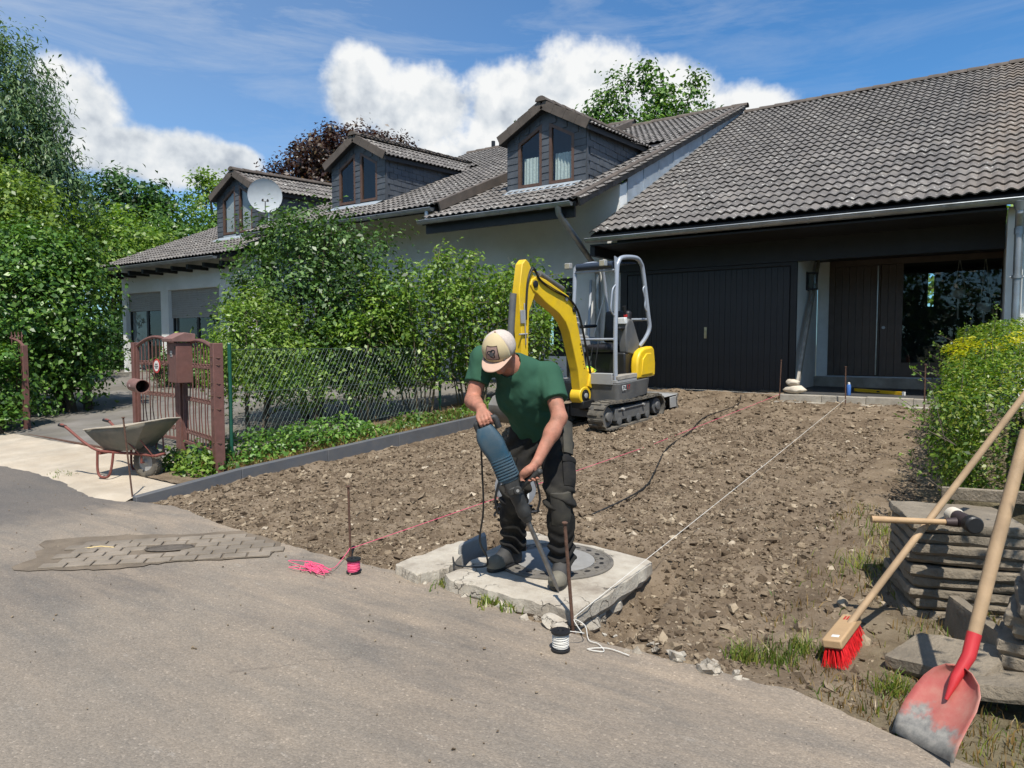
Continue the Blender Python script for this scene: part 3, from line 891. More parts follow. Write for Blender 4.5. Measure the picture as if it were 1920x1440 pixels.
def dormer(parent, uc, vd, zb, ze, za, hw, plane, curtains=None, blind=None, rise=0.06, dark=True):
    """gabled dormer. plane(v) = z of the roof it stands on; returns tile matrices"""
    L = parent.location
    d = bpy.data.objects.new('dormer', None); COL.objects.link(d); d.parent = parent; d.location = (uc - L.x, vd - L.y, zb - L.z)
    class LP:  # dormer parts are sub-parts; work in world coordinates shifted to the dormer
        pass
    D = Vector((uc, vd, zb))
    class Par:
        location = D
    def build(b, name, mt, bevel=0.0): return b.build(name, mt, d, bevel)
    vend = vd
    while plane(vend) < za + rise * (vend - vd) and vend < vd + 8: vend += 0.02
    # cheeks and front
    b = MB()
    for s in (-1, 1):
        x0, x1 = sorted((s * (hw - 0.02), s * (hw - 0.10)))
        vv = vd
        while plane(vv) < ze + rise * (vv - vd): vv += 0.02
        poly = [(0.02, plane(vd + .02) - zb - 0.1), (vv - vd, plane(vv) - zb - 0.1), (vv - vd, ze + rise * (vv - vd) - zb), (0.02, ze - zb)]
        b.prism(poly, x0, x1, SIDE)
    build(b, 'cheek', M['slate'])
    iz = 0.05
    wo, wi = hw * 0.70, 0.085
    tz = lambda x: za - zb - 0.30 - (za - ze) / hw * abs(x) * 1.0
    b = MB()
    def strip(poly): b.prism(poly, -0.0, 0.06, FRONT)
    strip([(-hw, -0.15), (-wo, -0.15), (-wo, ze - zb - 0.0 + (za - ze) * (1 - wo / hw) - 0.06), (-hw, ze - zb - 0.06)])
    strip([(wo, -0.15), (hw, -0.15), (hw, ze - zb - 0.06), (wo, ze - zb + (za - ze) * (1 - wo / hw) - 0.06)])
    strip([(-wi, -0.15), (wi, -0.15), (wi, tz(wi)), (-wi, tz(wi))])
    strip([(-wo, tz(wo)), (-wi, tz(wi)), (wi, tz(wi)), (wo, tz(wo)), (wo, ze - zb + (za - ze) * (1 - wo / hw) - 0.06), (0, za - zb - 0.05), (-wo, ze - zb + (za - ze) * (1 - wo / hw) - 0.06)])
    strip([(-wo, -0.15), (-wi, -0.15), (-wi, iz - 0.03), (-wo, iz - 0.03)]); strip([(wi, -0.15), (wo, -0.15), (wo, iz - 0.03), (wi, iz - 0.03)])
    build(b, 'front_wall', M['slate'])
    # windows (sub-parts)
    for s in (-1, 1):
        a, c = (wi, wo) if s > 0 else (-wo, -wi)
        poly = [(a, iz), (c, iz), (c, tz(c)), (a, tz(a))]
        n = 4
        P = [Vector(p) for p in poly]; fw = 0.06; ins = []
        for i in range(n):
            e1 = (P[i] - P[i - 1]).normalized(); e2 = (P[(i + 1) % n] - P[i]).normalized()
            n1 = Vector((-e1.y, e1.x)); n2 = Vector((-e2.y, e2.x)); bi = n1 + n2; ins.append(P[i] + bi / bi.dot(n1) * fw)
        fb = MB(); vs = []; fs = []
        for y in (-0.015, 0.05):
            vs += [(p.x, y, p.y) for p in P]; vs += [(p.x, y, p.y) for p in ins]
        for i in range(n):
            j = (i + 1) % n
            fs += [(i, j, n + j, n + i), (2 * n + i, 3 * n + i, 3 * n + j, 2 * n + j), (i, 2 * n + i, 2 * n + j, j), (n + i, n + j, 3 * n + j, 3 * n + i)]
        fb.add(vs, fs); build(fb, 'window_frame', M['winframe'])
        gb = MB(); gb.add([(p.x, 0.02, p.y) for p in ins], [(0, 1, 2, 3)]); build(gb, 'pane', M['glass'])
        if curtains:
            cb = MB(); k = 22; vs = []; fs = []
            x0, x1 = ins[0].x + 0.02, ins[1].x - 0.01; top = ins[0].y + curtains
            for i in range(k + 1):
                x = x0 + (x1 - x0) * i / k; y = 0.10 + 0.014 * math.sin(i * 1.5)
                vs += [(x, y, ins[0].y), (x, y + 0.01, top + 0.01 * math.sin(i * 1.5))]
            for i in range(k): fs.append((2 * i, 2 * i + 2, 2 * i + 3, 2 * i + 1))
            cb.add(vs, fs); build(cb, 'curtain', M['curtain'])
        if blind:
            cb = MB(); cb.add([(p.x, 0.07, p.y) for p in ins], [(0, 1, 2, 3)]); build(cb, 'roller_blind', M['blind'])
    bb = MB(); bb.prism([(-hw + 0.06, -0.6), (hw - 0.06, -0.6), (hw - 0.06, ze - zb), (0, za - zb - 0.02), (-hw + 0.06, ze - zb)], 0.42, 0.46, FRONT); build(bb, 'inner_wall', M['darkroom'])
    # lead apron below the windows
    ap = MB(); sl = (plane(vd) - plane(vd - 0.35)); pz = plane(vd) - zb
    ap.add([(-hw * 0.9, -0.32, pz - sl * 0.92 + 0.055), (hw * 0.9, -0.32, pz - sl * 0.92 + 0.055), (hw * 0.9, -0.005, pz + 0.075), (-hw * 0.9, -0.005, pz + 0.075), (hw * 0.9, -0.005, 0.03), (-hw * 0.9, -0.005, 0.03)], [(0, 1, 2, 3), (3, 2, 4, 5)])
    build(ap, 'lead_apron', M['zincsheet'])
    # roof: two slopes on boards
    oh = 0.10; ov = 0.16; sw = hw + oh
    b = MB(); dz = (za - ze) / hw
    length = vend - vd + 0.3
    for s in (-1, 1):
        vs = []
        for y in (-ov, length):
            zr = za - zb + rise * y
            vs += [(0, y, zr), (s * sw, y, zr - dz * sw), (s * sw, y, zr - dz * sw - 0.10), (0, y, zr - 0.10)]
        b.add(vs, [(0, 1, 2, 3), (4, 5, 6, 7), (0, 1, 5, 4), (1, 2, 6, 5), (2, 3, 7, 6)])
    build(b, 'roof_board', M['blackwood'])
    tiles = []
    for s in (-1, 1):
        up = Vector((-s, 0, dz)).normalized()
        along = Vector((0, s, s * rise)).normalized()
        o = D + Vector((s * (sw + 0.01), (-ov + 0.02) if s > 0 else length, za - zb - dz * sw + rise * ((-ov) if s > 0 else length)))
        slope_len = math.hypot(sw, dz * sw)
        nr = max(2, round(slope_len / EX)); nc = int((length + ov) / 0.30)
        fm = field(o, along, up, nc, nr, keep=lambda c: c.z > plane(c.y) - 0.05)
        # compress rows to the slope
        tiles += fm
    ridge_len = length
    # verge on the gable front: short angled tiles each side (sub-parts)
    for s in (-1, 1):
        up = Vector((-s, 0, dz)).normalized(); nseg = 4; sl_ = math.hypot(sw, dz * sw) / nseg
        vb = MB()
        for k in range(nseg):
            a = Vector((s * (sw + 0.01), -ov - 0.02, za - zb - dz * sw - rise * ov)) + up * (k * sl_); c = a + up * (sl_ * 0.985)
            nrm = Vector((s * dz, 0, 1)).normalized()
            pts = [a - nrm * 0.10, c - nrm * 0.10, c + nrm * 0.075, a + nrm * 0.075 + nrm * 0.012]
            vs = [(p.x, p.y, p.z) for p in pts] + [(p.x, p.y + 0.03, p.z) for p in pts] + [(pts[2].x, pts[2].y + 0.16, pts[2].z), (pts[3].x, pts[3].y + 0.16, pts[3].z)]
            vb.add(vs, [(0, 1, 2, 3), (3, 2, 8, 9), (4, 7, 6, 5), (0, 4, 5, 1), (0, 3, 7, 4), (1, 5, 6, 2)])
        build(vb, 'verge_trim', M['verge'])
    rb = MB(); n = 8
    nseg = int(ridge_len / 0.4)
    for k in range(nseg):
        vs = []; y0 = -ov - 0.05 + k * 0.4
        for y, r_ in ((y0, 0.125), (y0 + 0.44, 0.105)):
            vs += [(r_ * math.cos(math.pi * q / n), y, za - zb + rise * y + 0.05 + r_ * 0.8 * math.sin(math.pi * q / n)) for q in range(n + 1)]
        rb.add(vs, [(q, q + 1, n + 2 + q, n + 1 + q) for q in range(n)] + [tuple(range(n + 1))])
    build(rb, 'ridge_capping', M['verge'])
    # slates on the right cheek and the front
    class P2: pass
    slx = hw - 0.018
    vv = vd
    while plane(vv) < ze + rise * (vv - vd): vv += 0.02
    nx = int((vv - vd) / 0.27) + 1; ny = int((ze - zb + 0.3 + 0.25) / 0.135)
    shim = bpy.data.objects.new('slate_cladding', None); COL.objects.link(shim); shim.parent = d
    bpy.data.objects.remove(shim)
    d_loc = D
    class Fake:
        pass
    def emit_slates(O, xd, yd, nx, ny, keep):
        global SLATE_ME
        if SLATE_ME is None:
            q = MB(); q.add([(0.003, 0, 0.016), (0.262, 0.008, 0.013), (0.267, 0.19, 0.0), (0.0, 0.19, 0.0), (0.003, 0, 0.004), (0.262, 0.008, 0.002)],
                            [(0, 1, 2, 3), (4, 5, 1, 0), (1, 5, 2), (0, 3, 4)])
            SLATE_ME = q.mesh('slate'); SLATE_ME.materials.append(M['slate'])
        Fm = frame(O, xd, yd)
        for j in range(ny):
            for i in range(-1, nx):
                x = i * 0.27 + (0.135 if j % 2 else 0.0); y = j * 0.135
                if not keep(x, y): continue
                o = bpy.data.objects.new('slate', SLATE_ME); COL.objects.link(o); o.parent = d
                o.matrix_local = Fm @ T(x, y, random.uniform(0.0, 0.004)) @ RZ(random.uniform(-0.015, 0.015))
    z00 = -0.12
    emit_slates(Vector((slx, 0.0, z00)), (0, 1, 0), (0, 0, 1), nx, ny,
                lambda x, y: x > -0.02 and zb + z00 + y + 0.16 > plane(vd + x + 0.13) + 0.02 and z00 + y + 0.19 < ze - zb + rise * x + 0.02)
    gable = lambda x: ze - zb + (za - ze) * (1 - abs(x) / hw) - 0.05
    def keep_front(x, y):
        cx = x - hw + 0.133; z0 = z00 + y; z1 = z0 + 0.19
        if abs(cx) + 0.12 > hw: return False
        if z1 > min(gable(cx - 0.13), gable(cx + 0.13)): return False
        if z1 > 0.03 and z0 < tz(min(abs(cx) + 0.13, wo)) and abs(cx) + 0.13 > wi + 0.005 and abs(cx) - 0.13 < wo - 0.005: return False
        return True
    Ff = frame(Vector((0, -0.004, z00)), (1, 0, 0), (0, 0, 1))
    def front_slate(x0, x1, y):
        o = bpy.data.objects.new('slate', SLATE_ME); COL.objects.link(o); o.parent = d
        o.matrix_local = Ff @ T(x0 + 0.002, y, random.uniform(0, 0.003)) @ Matrix.Diagonal(((x1 - x0 - 0.004) / 0.267, 1, 1, 1)) @ RZ(random.uniform(-0.01, 0.01))
    for j in range(int((za - zb + 0.1) / 0.135)):
        y = j * 0.135; z1 = z00 + y + 0.19
        for s in (-1, 1):
            a_, c_ = (wo, hw - 0.012) if s > 0 else (-hw + 0.012, -wo)
            if z1 < gable(hw) + 0.03: front_slate(a_, c_, y)
        if z1 < tz(wi) + 0.05: front_slate(-wi, wi, y)
        lim = hw * (1 - (z1 - (ze - zb) + 0.05) / (za - ze))      # half width of the gable at this height
        lo_ = 0.0
        if z00 + y > tz(wo) - 0.05:
            inner = max(0.0, (za - zb - 0.30 - (z00 + y)) / ((za - ze) / hw))
            if lim - inner > 0.08:
                for s in (-1, 1):
                    x0_, x1_ = inner, min(lim, hw - 0.02)
                    if x1_ > x0_ + 0.06: front_slate(*((x0_, x1_) if s > 0 else (-x1_, -x0_)), y)
    return tiles


M['curtain'] = mat('net_curtain', (0.62, 0.66, 0.62), 0.9, var=0.2, vscale=30)
M['blind'] = mat('pale_blind', (0.50, 0.49, 0.47), 0.7, var=0.1, vscale=2)

# ------------------------------------------------------------------ main house with garage and porch
TP = (7.90 - 3.42) / (20.1 - 11.08)
mainplane = lambda v: 3.42 + TP * (v - 11.08)
house = thing('garage_house', 'low white house with black garage front, recessed brown entrance and broad tiled roof', 'house', (-2.7, 12.3, 0.6))
HL = house.location
UR0, UR1 = -5.93, 2.85


def part(name, b, mt, parent=house, bevel=0.0, seg=2, smooth=35):
    # geometry given in world coordinates, shifted to the parent's place
    L = parent.location if parent.parent is None else parent.parent.location + parent.location
    b.v = [(x - L.x, y - L.y, z - L.z) for x, y, z in b.v]
    return b.build(name, mt, parent, bevel, seg, smooth)


roof_deck(house, UR0 + 0.04, UR1, 11.10, 3.415, 20.1, 7.895)
sd = Vector((0, 1, TP)).normalized()
tl = field(Vector((UR0 + 0.02, 11.13, mainplane(11.13) + 0.01)), (1, 0, 0), sd, 29, 30)
emit_tiles(house, tl)
ridge(house, (UR0 + 0.1, 20.1, 7.93), (1, 0, 0), 8.6)
gutter(house, -5.96, UR1, 11.07, 3.35)
# walls
b = MB(); b.box((-5.97, 12.36, 0.4), (-5.86, 20, 3.3)); b.box((-5.86, 12.5, 0.4), (-5.80, 12.6, 2.9)); part('garage_side_wall', b, M['brick_white'])
b = MB(); b.box((-2.70, 12.32, 0.45), (-2.66, 13.93, 3.06)); part('porch_side_wall', b, M['white'])
b = MB(); b.box((-2.66, 13.95, 0.70), (-2.46, 14.2, 3.08)); part('entrance_pier', b, M['brick_white'])
b = MB(); b.box((0.15, 11.36, 0.4), (0.33, 14.5, 3.30)); b.box((0.33, 11.60, 0.4), (2.8, 11.8, 3.30)); part('right_pier_wall', b, M['white'])
# garage door made of vertical boards
gd = MB(); gd.box((-5.86, 12.30, 0.62), (-2.70, 12.36, 2.90)); part('garage_frame', gd, M['blackwood'])
bd = MB().box((0, -0.022, 0), (0.0935, 0.0, 2.10)).mesh('board'); bd.materials.append(M['blackboard'])
gdoor = bpy.data.objects.new('garage_door', None); COL.objects.link(gdoor); gdoor.parent = house; gdoor.location = (-5.70 - HL.x, 12.29 - HL.y, 0.68 - HL.z)
for k in range(30):
    o = bpy.data.objects.new('board', bd); COL.objects.link(o); o.parent = gdoor
    o.location = (k * 0.0975, random.uniform(-0.002, 0.002) - (0.006 if k == 15 else 0), 0.0)
    if k == 0:
        pass
hb = MB(); hb.box((0, 0, 0), (0.045, 0.012, 0.20)); hb.box((0.012, -0.012, 0.03), (0.033, 0.0, 0.05)); hb.box((0.012, -0.02, 0.10), (0.033, 0.0, 0.14))
hp = hb.build('handle', mat('brass_plate', (0.55, 0.48, 0.30), 0.4, 0.7), gdoor, 0.003); hp.location = (1.49, -0.042, 0.92)
fr = MB(); fr.box((-5.86, 12.262, 0.62), (-5.72, 12.30, 2.86)); fr.box((-2.76, 12.262, 0.62), (-2.66, 12.318, 2.86)); fr.box((-5.72, 12.262, 2.80), (-2.76, 12.30, 2.86))
part('door_frame', fr, M['blackwood'], bevel=0.004)
b = MB(); b.box((-5.93, 12.25, 2.865), (0.14, 12.36, 3.62)); part('black_fascia', b, M['blackwood'])
b = MB(); b.box((-5.93, 11.16, 3.235), (0.14, 12.25, 3.262)); part('soffit', b, M['blackwood'])
b = MB(); b.box((-2.66, 12.362, 3.00), (0.14, 13.94, 3.04)); part('porch_ceiling', b, M['blackwood'])
b = MB()
for k in range(4): b.box((-5.95 + k * 0, 11.2, 3.07), (-5.86, 12.36, 3.235)) if k == 0 else None
part('eave_bracket', b, M['blackwood'])
# entrance wall at the back of the porch
sill = MB(); sill.box((-2.66, 13.78, 0.70), (0.14, 13.99, 0.905)); part('threshold', sill, M['concrete'], bevel=0.008)
b = MB(); b.box((-2.45, 13.80, 0.905), (0.14, 13.93, 0.925)); part('sill_rail', b, M['steelgrey'])
b = MB(); b.box((-2.46, 13.93, 0.925), (-2.36, 14.02, 3.0)); b.box((-2.36, 13.93, 2.90), (0.14, 14.02, 3.0)); b.box((-1.66, 13.932, 0.925), (-1.62, 14.02, 2.90))
part('entrance_frame', b, M['brownwood'], bevel=0.004)
pm_ = MB().box((0, 0, 0), (0.112, 0.03, 1.965)).mesh('door_board'); pm_.materials.append(M['brownwood'])
fd = bpy.data.objects.new('front_door', None); COL.objects.link(fd); fd.parent = house; fd.location = (-2.36 - HL.x, 13.955 - HL.y, 0.93 - HL.z)
for k in range(6):
    o = bpy.data.objects.new('door_board', pm_); COL.objects.link(o); o.parent = fd; o.location = (k * 0.1165, 0, 0)
for k in range(3):
    o = bpy.data.objects.new('door_board', pm_); COL.objects.link(o); o.parent = fd; o.location = (0.745 + k * 0.1165, 0.004, 0)
hb = MB(); hb.tube([(0, 0, 0.02), (0, 0, 1.95)], 0.014, 10); hb.tube([(0, 0, 0.3), (0, 0.07, 0.3)], 0.008, 8); hb.tube([(0, 0, 1.6), (0, 0.07, 1.6)], 0.008, 8)
h_ = hb.build('handle', mat('brushed_steel', (0.6, 0.6, 0.6), 0.3, 0.9), fd); h_.location = (0.70, -0.06, 0.0)
lk = MB().lathe([(0.028, 0), (0.028, 0.012), (0.02, 0.016)], 16, RX(R(90))).build('lock', M['steelgrey'], fd); lk.location = (0.80, 0.0, 0.86)
b = MB(); b.box((-1.272, 13.95, 0.925), (0.14, 13.99, 1.16)); b.box((-1.275, 13.94, 1.16), (0.14, 13.99, 1.175)); part('lower_panel', b, M['brownwood'])
b = MB(); b.add([(-1.272, 13.965, 1.176), (0.14, 13.965, 1.176), (0.14, 13.965, 2.9), (-1.272, 13.965, 2.9)], [(0, 1, 2, 3)]); part('pane', b, M['glass'])
# room behind the glass, with a slit of a window in its back wall
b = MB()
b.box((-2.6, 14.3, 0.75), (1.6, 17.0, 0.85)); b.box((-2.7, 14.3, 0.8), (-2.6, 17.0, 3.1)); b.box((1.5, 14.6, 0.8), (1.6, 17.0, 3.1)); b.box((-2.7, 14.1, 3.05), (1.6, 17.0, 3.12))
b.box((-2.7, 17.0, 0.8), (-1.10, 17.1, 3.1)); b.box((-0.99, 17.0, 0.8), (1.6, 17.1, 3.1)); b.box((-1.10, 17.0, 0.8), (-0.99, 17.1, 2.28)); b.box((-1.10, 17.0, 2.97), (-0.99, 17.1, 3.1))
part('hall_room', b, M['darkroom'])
# downpipe at the right corner
b = MB(); b.tube([(0.27, 11.08, 3.30), (0.27, 11.08, 3.18), (0.27, 11.24, 3.02), (0.27, 11.24, 0.5)], 0.05, 14); b.tube([(0.27, 11.24, 2.35), (0.27, 11.24, 2.39)], 0.062, 14); b.tube([(0.27, 11.24, 2.92), (0.27, 11.24, 3.0)], 0.057, 14)
b.tube([(0.27, 11.08, 3.30), (0.27, 11.08, 3.2)], [0.085, 0.055], 14); b.tube([(0.19, 11.24, 2.37), (0.35, 11.24, 2.37)], 0.008, 6)
part('downpipe', b, M['zinc'])
# porch floor and its edging
M['porchtile'] = mat('dark_tile', (0.045, 0.045, 0.047), 0.55, var=0.25, vscale=2, space='w', dirt=(0.10, 0.095, 0.085), damt=0.4, dscale=3)
pf = MB().box((-2.66, 11.52, 0.45), (0.15, 13.78, 0.725)).build('porch_floor', M['porchtile']); tag(pf, kind='structure')
es = MB().box((-0.30, -0.075, -0.06), (0.30, 0.075, 0.055)).mesh('edging_stone'); es.materials.append(M['concrete'])
for k in range(5):
    o = bpy.data.objects.new('edging_stone', es); COL.objects.link(o); o.parent = pf; o.location = (-2.38 + k * 0.605, 11.44, 0.665 + random.uniform(-0.003, 0.003)); o.rotation_euler = (0, random.uniform(-.006, .006), 0)
    bv = o.modifiers.new('bevel', 'BEVEL'); bv.width = 0.007; bv.segments = 2
ft = MB(); ft.box((-2.75, 11.28, 0.52), (0.2, 11.46, 0.612)); ft.build('footing', M['concrete'], pf, 0.01)
b = MB(); b.box((-5.9, 12.22, 0.5), (-2.7, 12.32, 0.675)); b.build('garage_threshold', M['concrete'], pf, 0.008)

# ------------------------------------------------------------------ terrace A
TA = 0.437
planeA = lambda v: 3.95 + TA * (v - 10.6)
hA = thing('terrace_house', 'white terraced house whose slate dormer has checked half curtains', 'house', (-7.6, 12.35, 0.6))
roof_deck(hA, -9.42, -5.93, 10.62, planeA(10.62) - 0.01, 20.1, planeA(20.1))
tilesA = dormer(hA, -7.42, 12.07, 4.62, 5.72, 6.22, 0.93, planeA, curtains=0.55)
skipA = lambda c: not (abs(c.x + 7.42) < 0.93 and 12.05 < c.y < 16 and c.z < 6.3)
tilesA += field(Vector((-9.40, 10.63, planeA(10.63) + 0.01)), (1, 0, 0), Vector((0, 1, TA)), 12, 31, skipA)
emit_tiles(hA, tilesA)
verge(hA, (-5.865, 10.6, planeA(10.6) + 0.015), (0, 1, TA), 10.4)
ridge(hA, (-9.4, 20.1, planeA(20.1) + 0.03), (1, 0, 0), 3.7)
gutter(hA, -9.45, -5.98, 10.56, 3.93)
b = MB(); b.box((-9.4, 12.35, 0.4), (-7.62, 12.6, 4.55)); b.box((-7.62, 12.35, 0.4), (-6.87, 12.6, 1.25)); b.box((-7.62, 12.35, 2.83), (-6.87, 12.6, 4.55)); b.box((-6.87, 12.35, 0.4), (-5.93, 12.6, 4.55)); part('front_wall', b, M['white'], hA)
b = MB(); b.prism([(12.36, 3.3), (12.9, 3.3), (20.0, 6.5), (20.0, planeA(20.0) - 0.2), (12.36, planeA(12.36) - 0.2)], -5.985, -5.935, SIDE); part('gable_wall', b, M['white'], hA)
pane_with_frame(hA, [(-7.62, 1.25), (-6.87, 1.25), (-6.87, 2.83), (-7.62, 2.83)], 12.42, frame_mat=M['blackwood'])
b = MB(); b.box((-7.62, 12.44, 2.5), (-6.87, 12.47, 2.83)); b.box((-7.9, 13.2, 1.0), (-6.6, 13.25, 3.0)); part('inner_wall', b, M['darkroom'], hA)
# zinc sheets closing the step between the two roofs
vs_ = [12.66, 13.42, 14.2, 15.0, 15.9, 16.9, 18.0, 19.0, 19.9]
for k in range(len(vs_) - 1):
    v0, v1 = vs_[k] + 0.012, vs_[k + 1] - 0.012
    b = MB(); b.prism([(v0, mainplane(v0) + 0.05), (v1, mainplane(v1) + 0.05), (v1, planeA(v1) - 0.13), (v0, planeA(v0) - 0.13)], -5.925, -5.915 + 0.006 * (k % 2), SIDE)
    b.bar((-5.91, v1 + 0.012, mainplane(v1) + 0.05), (-5.91, v1 + 0.012, planeA(v1) - 0.14), 0.02, 0.025)
    part('zinc_sheet', b, M['zincsheet'], hA)
b = MB(); b.bar((-5.88, 12.5, mainplane(12.5) + 0.055), (-5.88, 19.9, mainplane(19.9) + 0.055), 0.05, 0.010); part('lead_flashing', b, M['zinc'], hA)
# rain pipe: swan neck from the gutter back to the wall, then down
b = MB(); b.tube([(-6.25, 10.56, 3.90), (-6.25, 10.60, 3.76), (-6.32, 12.12, 2.98), (-6.34, 12.26, 2.85), (-6.34, 12.27, 0.5)], 0.055, 12); b.tube([(-6.34, 12.27, 2.15), (-6.34, 12.27, 2.19)], 0.066, 12)
part('downpipe', b, M['zinc'], hA)
# inner soffit boards under A's eave
b = MB(); b.box((-9.4, 10.72, 3.70), (-6.0, 10.76, 3.88)); part('fascia', b, M['blackwood'], hA)

# ------------------------------------------------------------------ terrace B
TB = 0.433
planeB = lambda v: 4.27 + TB * (v - 10.9)
hB = thing('terrace_house', 'terraced house with dark slate dormer above the tallest shrubs', 'house', (-12.6, 12.5, 0.6))
roof_deck(hB, -15.62, -9.34, 10.92, planeB(10.92) - 0.01, 20.1, planeB(20.1), 0.2)
UB = -12.98
tB = dormer(hB, UB, 12.3, 4.93, 6.02, 6.54, 0.95, planeB)
tB += field(Vector((-15.6, 10.93, planeB(10.93) + 0.01)), (1, 0, 0), Vector((0, 1, TB)), 21, 31, lambda c: not (abs(c.x - UB) < 0.93 and 12.25 < c.y < 16.3 and c.z < 6.6))
emit_tiles(hB, tB)
verge(hB, (-9.22, 10.9, planeB(10.9) + 0.015), (0, 1, TB), 10.1)
ridge(hB, (-15.6, 20.1, planeB(20.1) + 0.03), (1, 0, 0), 6.4)
gutter(hB, -15.6, -9.36, 10.86, 4.24)
b = MB(); b.box((-15.6, 12.5, 0.4), (-9.41, 12.7, 4.85)); part('front_wall', b, M['white'], hB)
b = MB(); b.tube([(-9.5, 10.86, 4.22), (-9.5, 10.86, 4.02)], 0.045, 10); part('gutter_spout', b, M['zinc'], hB)
b = MB(); b.tube([(-14.5, 20.1, 8.2), (-14.5, 20.1, 8.55)], 0.07, 10); part('vent_pipe', b, M['black'], hB)
b = MB(); b.prism([(11.0, planeA(11.0) + 0.03), (20.0, planeA(20.0) + 0.03), (20.0, planeB(20.0) - 0.15), (11.0, planeB(11.0) - 0.15)], -9.40, -9.36, SIDE); part('step_cladding', b, M['slate'], hB)
b = MB(); b.box((-12.2, 12.46, 1.5), (-11.3, 12.499, 2.7)); b.box((-10.9, 12.46, 2.6), (-10.6, 12.499, 3.0)); part('shutter', b, M['darkroom'], hB)

# ------------------------------------------------------------------ terrace C
planeC = lambda v: 3.76 + 0.437 * (v - 10.5)
hC = thing('terrace_house', 'far left terraced house with satellite dish, roller shutters and a deep low eave', 'house', (-19, 12.5, 0.6))
roof_deck(hC, -22.4, -15.66, 10.52, planeC(10.52) - 0.01, 20.1, planeC(20.1))
UC = -17.75
tC = dormer(hC, UC, 12.2, 4.6, 5.78, 6.34, 0.98, planeC, blind=True)
tC += field(Vector((-22.38, 10.53, planeC(10.53) + 0.01)), (1, 0, 0), Vector((0, 1, 0.437)), 23, 30, lambda c: not (abs(c.x - UC) < 0.95 and 12.15 < c.y < 16.3 and c.z < 6.4))
emit_tiles(hC, tC)
gutter(hC, -22.4, -16.2, 10.46, 3.72)
b = MB()
for a, c in ((-22.3, -22.1), (-20.1, -19.7), (-17.2, -15.7)): b.box((a, 11.2, 0.4), (c, 11.45, 3.048))
b.box((-22.3, 11.2, 3.05), (-15.7, 11.45, 3.80)); part('front_wall', b, M['white'], hC)
for a, c, zz in ((-22.1, -20.1, 2.50), (-19.7, -17.2, 2.30)):
    b = MB(); z = 3.05; k = 0
    while z > zz: b.box((a, 11.30, z - 0.058), (c, 11.32, z)); z -= 0.062; k += 1
    part('roller_shutter', b, mat('grey_shutter', (0.30, 0.29, 0.27), 0.6, var=0.1), hC, 0.004)
    pane_with_frame(hC, [(a, 0.72), ((a + c) / 2, 0.72), ((a + c) / 2, zz + 0.05), (a, zz + 0.05)], 11.36, frame_mat=M['blackwood'])
    pane_with_frame(hC, [((a + c) / 2, 0.72), (c, 0.72), (c, zz + 0.05), ((a + c) / 2, zz + 0.05)], 11.36, frame_mat=M['blackwood'])
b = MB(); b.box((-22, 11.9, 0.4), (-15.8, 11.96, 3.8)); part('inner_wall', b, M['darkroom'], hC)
b = MB(); b.prism([(11.46, 0.4), (20, 0.4), (20, 7.6), (11.46, planeC(11.46) - 0.22)], -22.3, -22.1, SIDE); part('side_wall', b, M['white'], hC)
for k in range(9):
    b = MB(); b.box((-22.25 + k * 0.75, 10.6, 3.50), (-22.16 + k * 0.75, 11.195, 3.62)); part('rafter_end', b, M['blackwood'], hC)

# satellite dish on terrace C
dp = Vector((-15.72, 11.62, 5.36)); look = (Vector((0.0, 0.3, 2.3)) - dp).normalized()
dish = thing('satellite_dish', 'round pale grey satellite dish above the shrubs by the leftmost dormer', 'satellite dish', (dp.x, dp.y, planeC(11.55)))
q = look.to_track_quat('Z', 'Y').to_matrix().to_4x4()
pr = [(0.001, 0.0)] + [(0.42 * k / 8, 0.42 * (k / 8) ** 2 * 0.18) for k in range(1, 9)]
b = MB(); b.lathe([(r_, z) for r_, z in pr] + [(0.428, 0.080)] + [(r_, z - 0.008) for r_, z in pr[::-1]], 40, q, cap=False)
o = b.build('reflector', mat('dish_grey', (0.50, 0.53, 0.55), 0.55, var=0.06), dish, smooth=60); o.location = (0, 0, dp.z - dish.location.z)
b = MB(); b.tube([(0, 0.12, -0.15), (0, 0.10, dp.z - dish.location.z)], 0.024, 10); b.build('mast', M['steelgrey'], dish)
b = MB(); f0 = q @ Vector((0, -0.40, 0.05)); f1 = q @ Vector((0, -0.16, 0.36)); b.tube([f0, f1], 0.012, 8)
o = b.build('feed_arm', M['black'], dish); o.location = (0, 0, dp.z - dish.location.z)
for s in (-1, 1):
    b = MB(); c0 = q @ Vector((0.06 * s, -0.14, 0.34)); c1 = q @ Vector((0.06 * s, -0.11, 0.27)); b.tube([c0, c1], [0.03, 0.022], 10); b.tube([c0, q @ Vector((0, -0.16, 0.36))], 0.01, 6)
    o = b.build('receiver_head', M['black'], dish); o.location = (0, 0, dp.z - dish.location.z)

# ------------------------------------------------------------------ vegetation
def leaves_mesh(name, C, Nrm, S, aspect=0.55, seed=0, droop=0.0):
    """one folded quad per leaf"""
    r = np.random.default_rng(seed); n = len(C)
    N = Nrm / (np.linalg.norm(Nrm, axis=1, keepdims=True) + 1e-9)
    t = r.standard_normal((n, 3)); t[:, 2] -= droop
    t -= N * (t * N).sum(1, keepdims=True); t /= np.linalg.norm(t, axis=1, keepdims=True) + 1e-9
    b = np.cross(N, t)
    S = S[:, None]
    p0 = C - t * S * 0.5; p2 = C + t * S * 0.5 - N * S * 0.10
    mid = C + t * S * 0.02
    p1 = mid + b * S * aspect * 0.5 + N * S * 0.10; p3 = mid - b * S * aspect * 0.5 + N * S * 0.10
    V = np.stack([p0, p1, p2, p3], 1).reshape(-1, 3)
    F = np.arange(4 * n).reshape(-1, 4)
    return np_mesh(name, V, F)


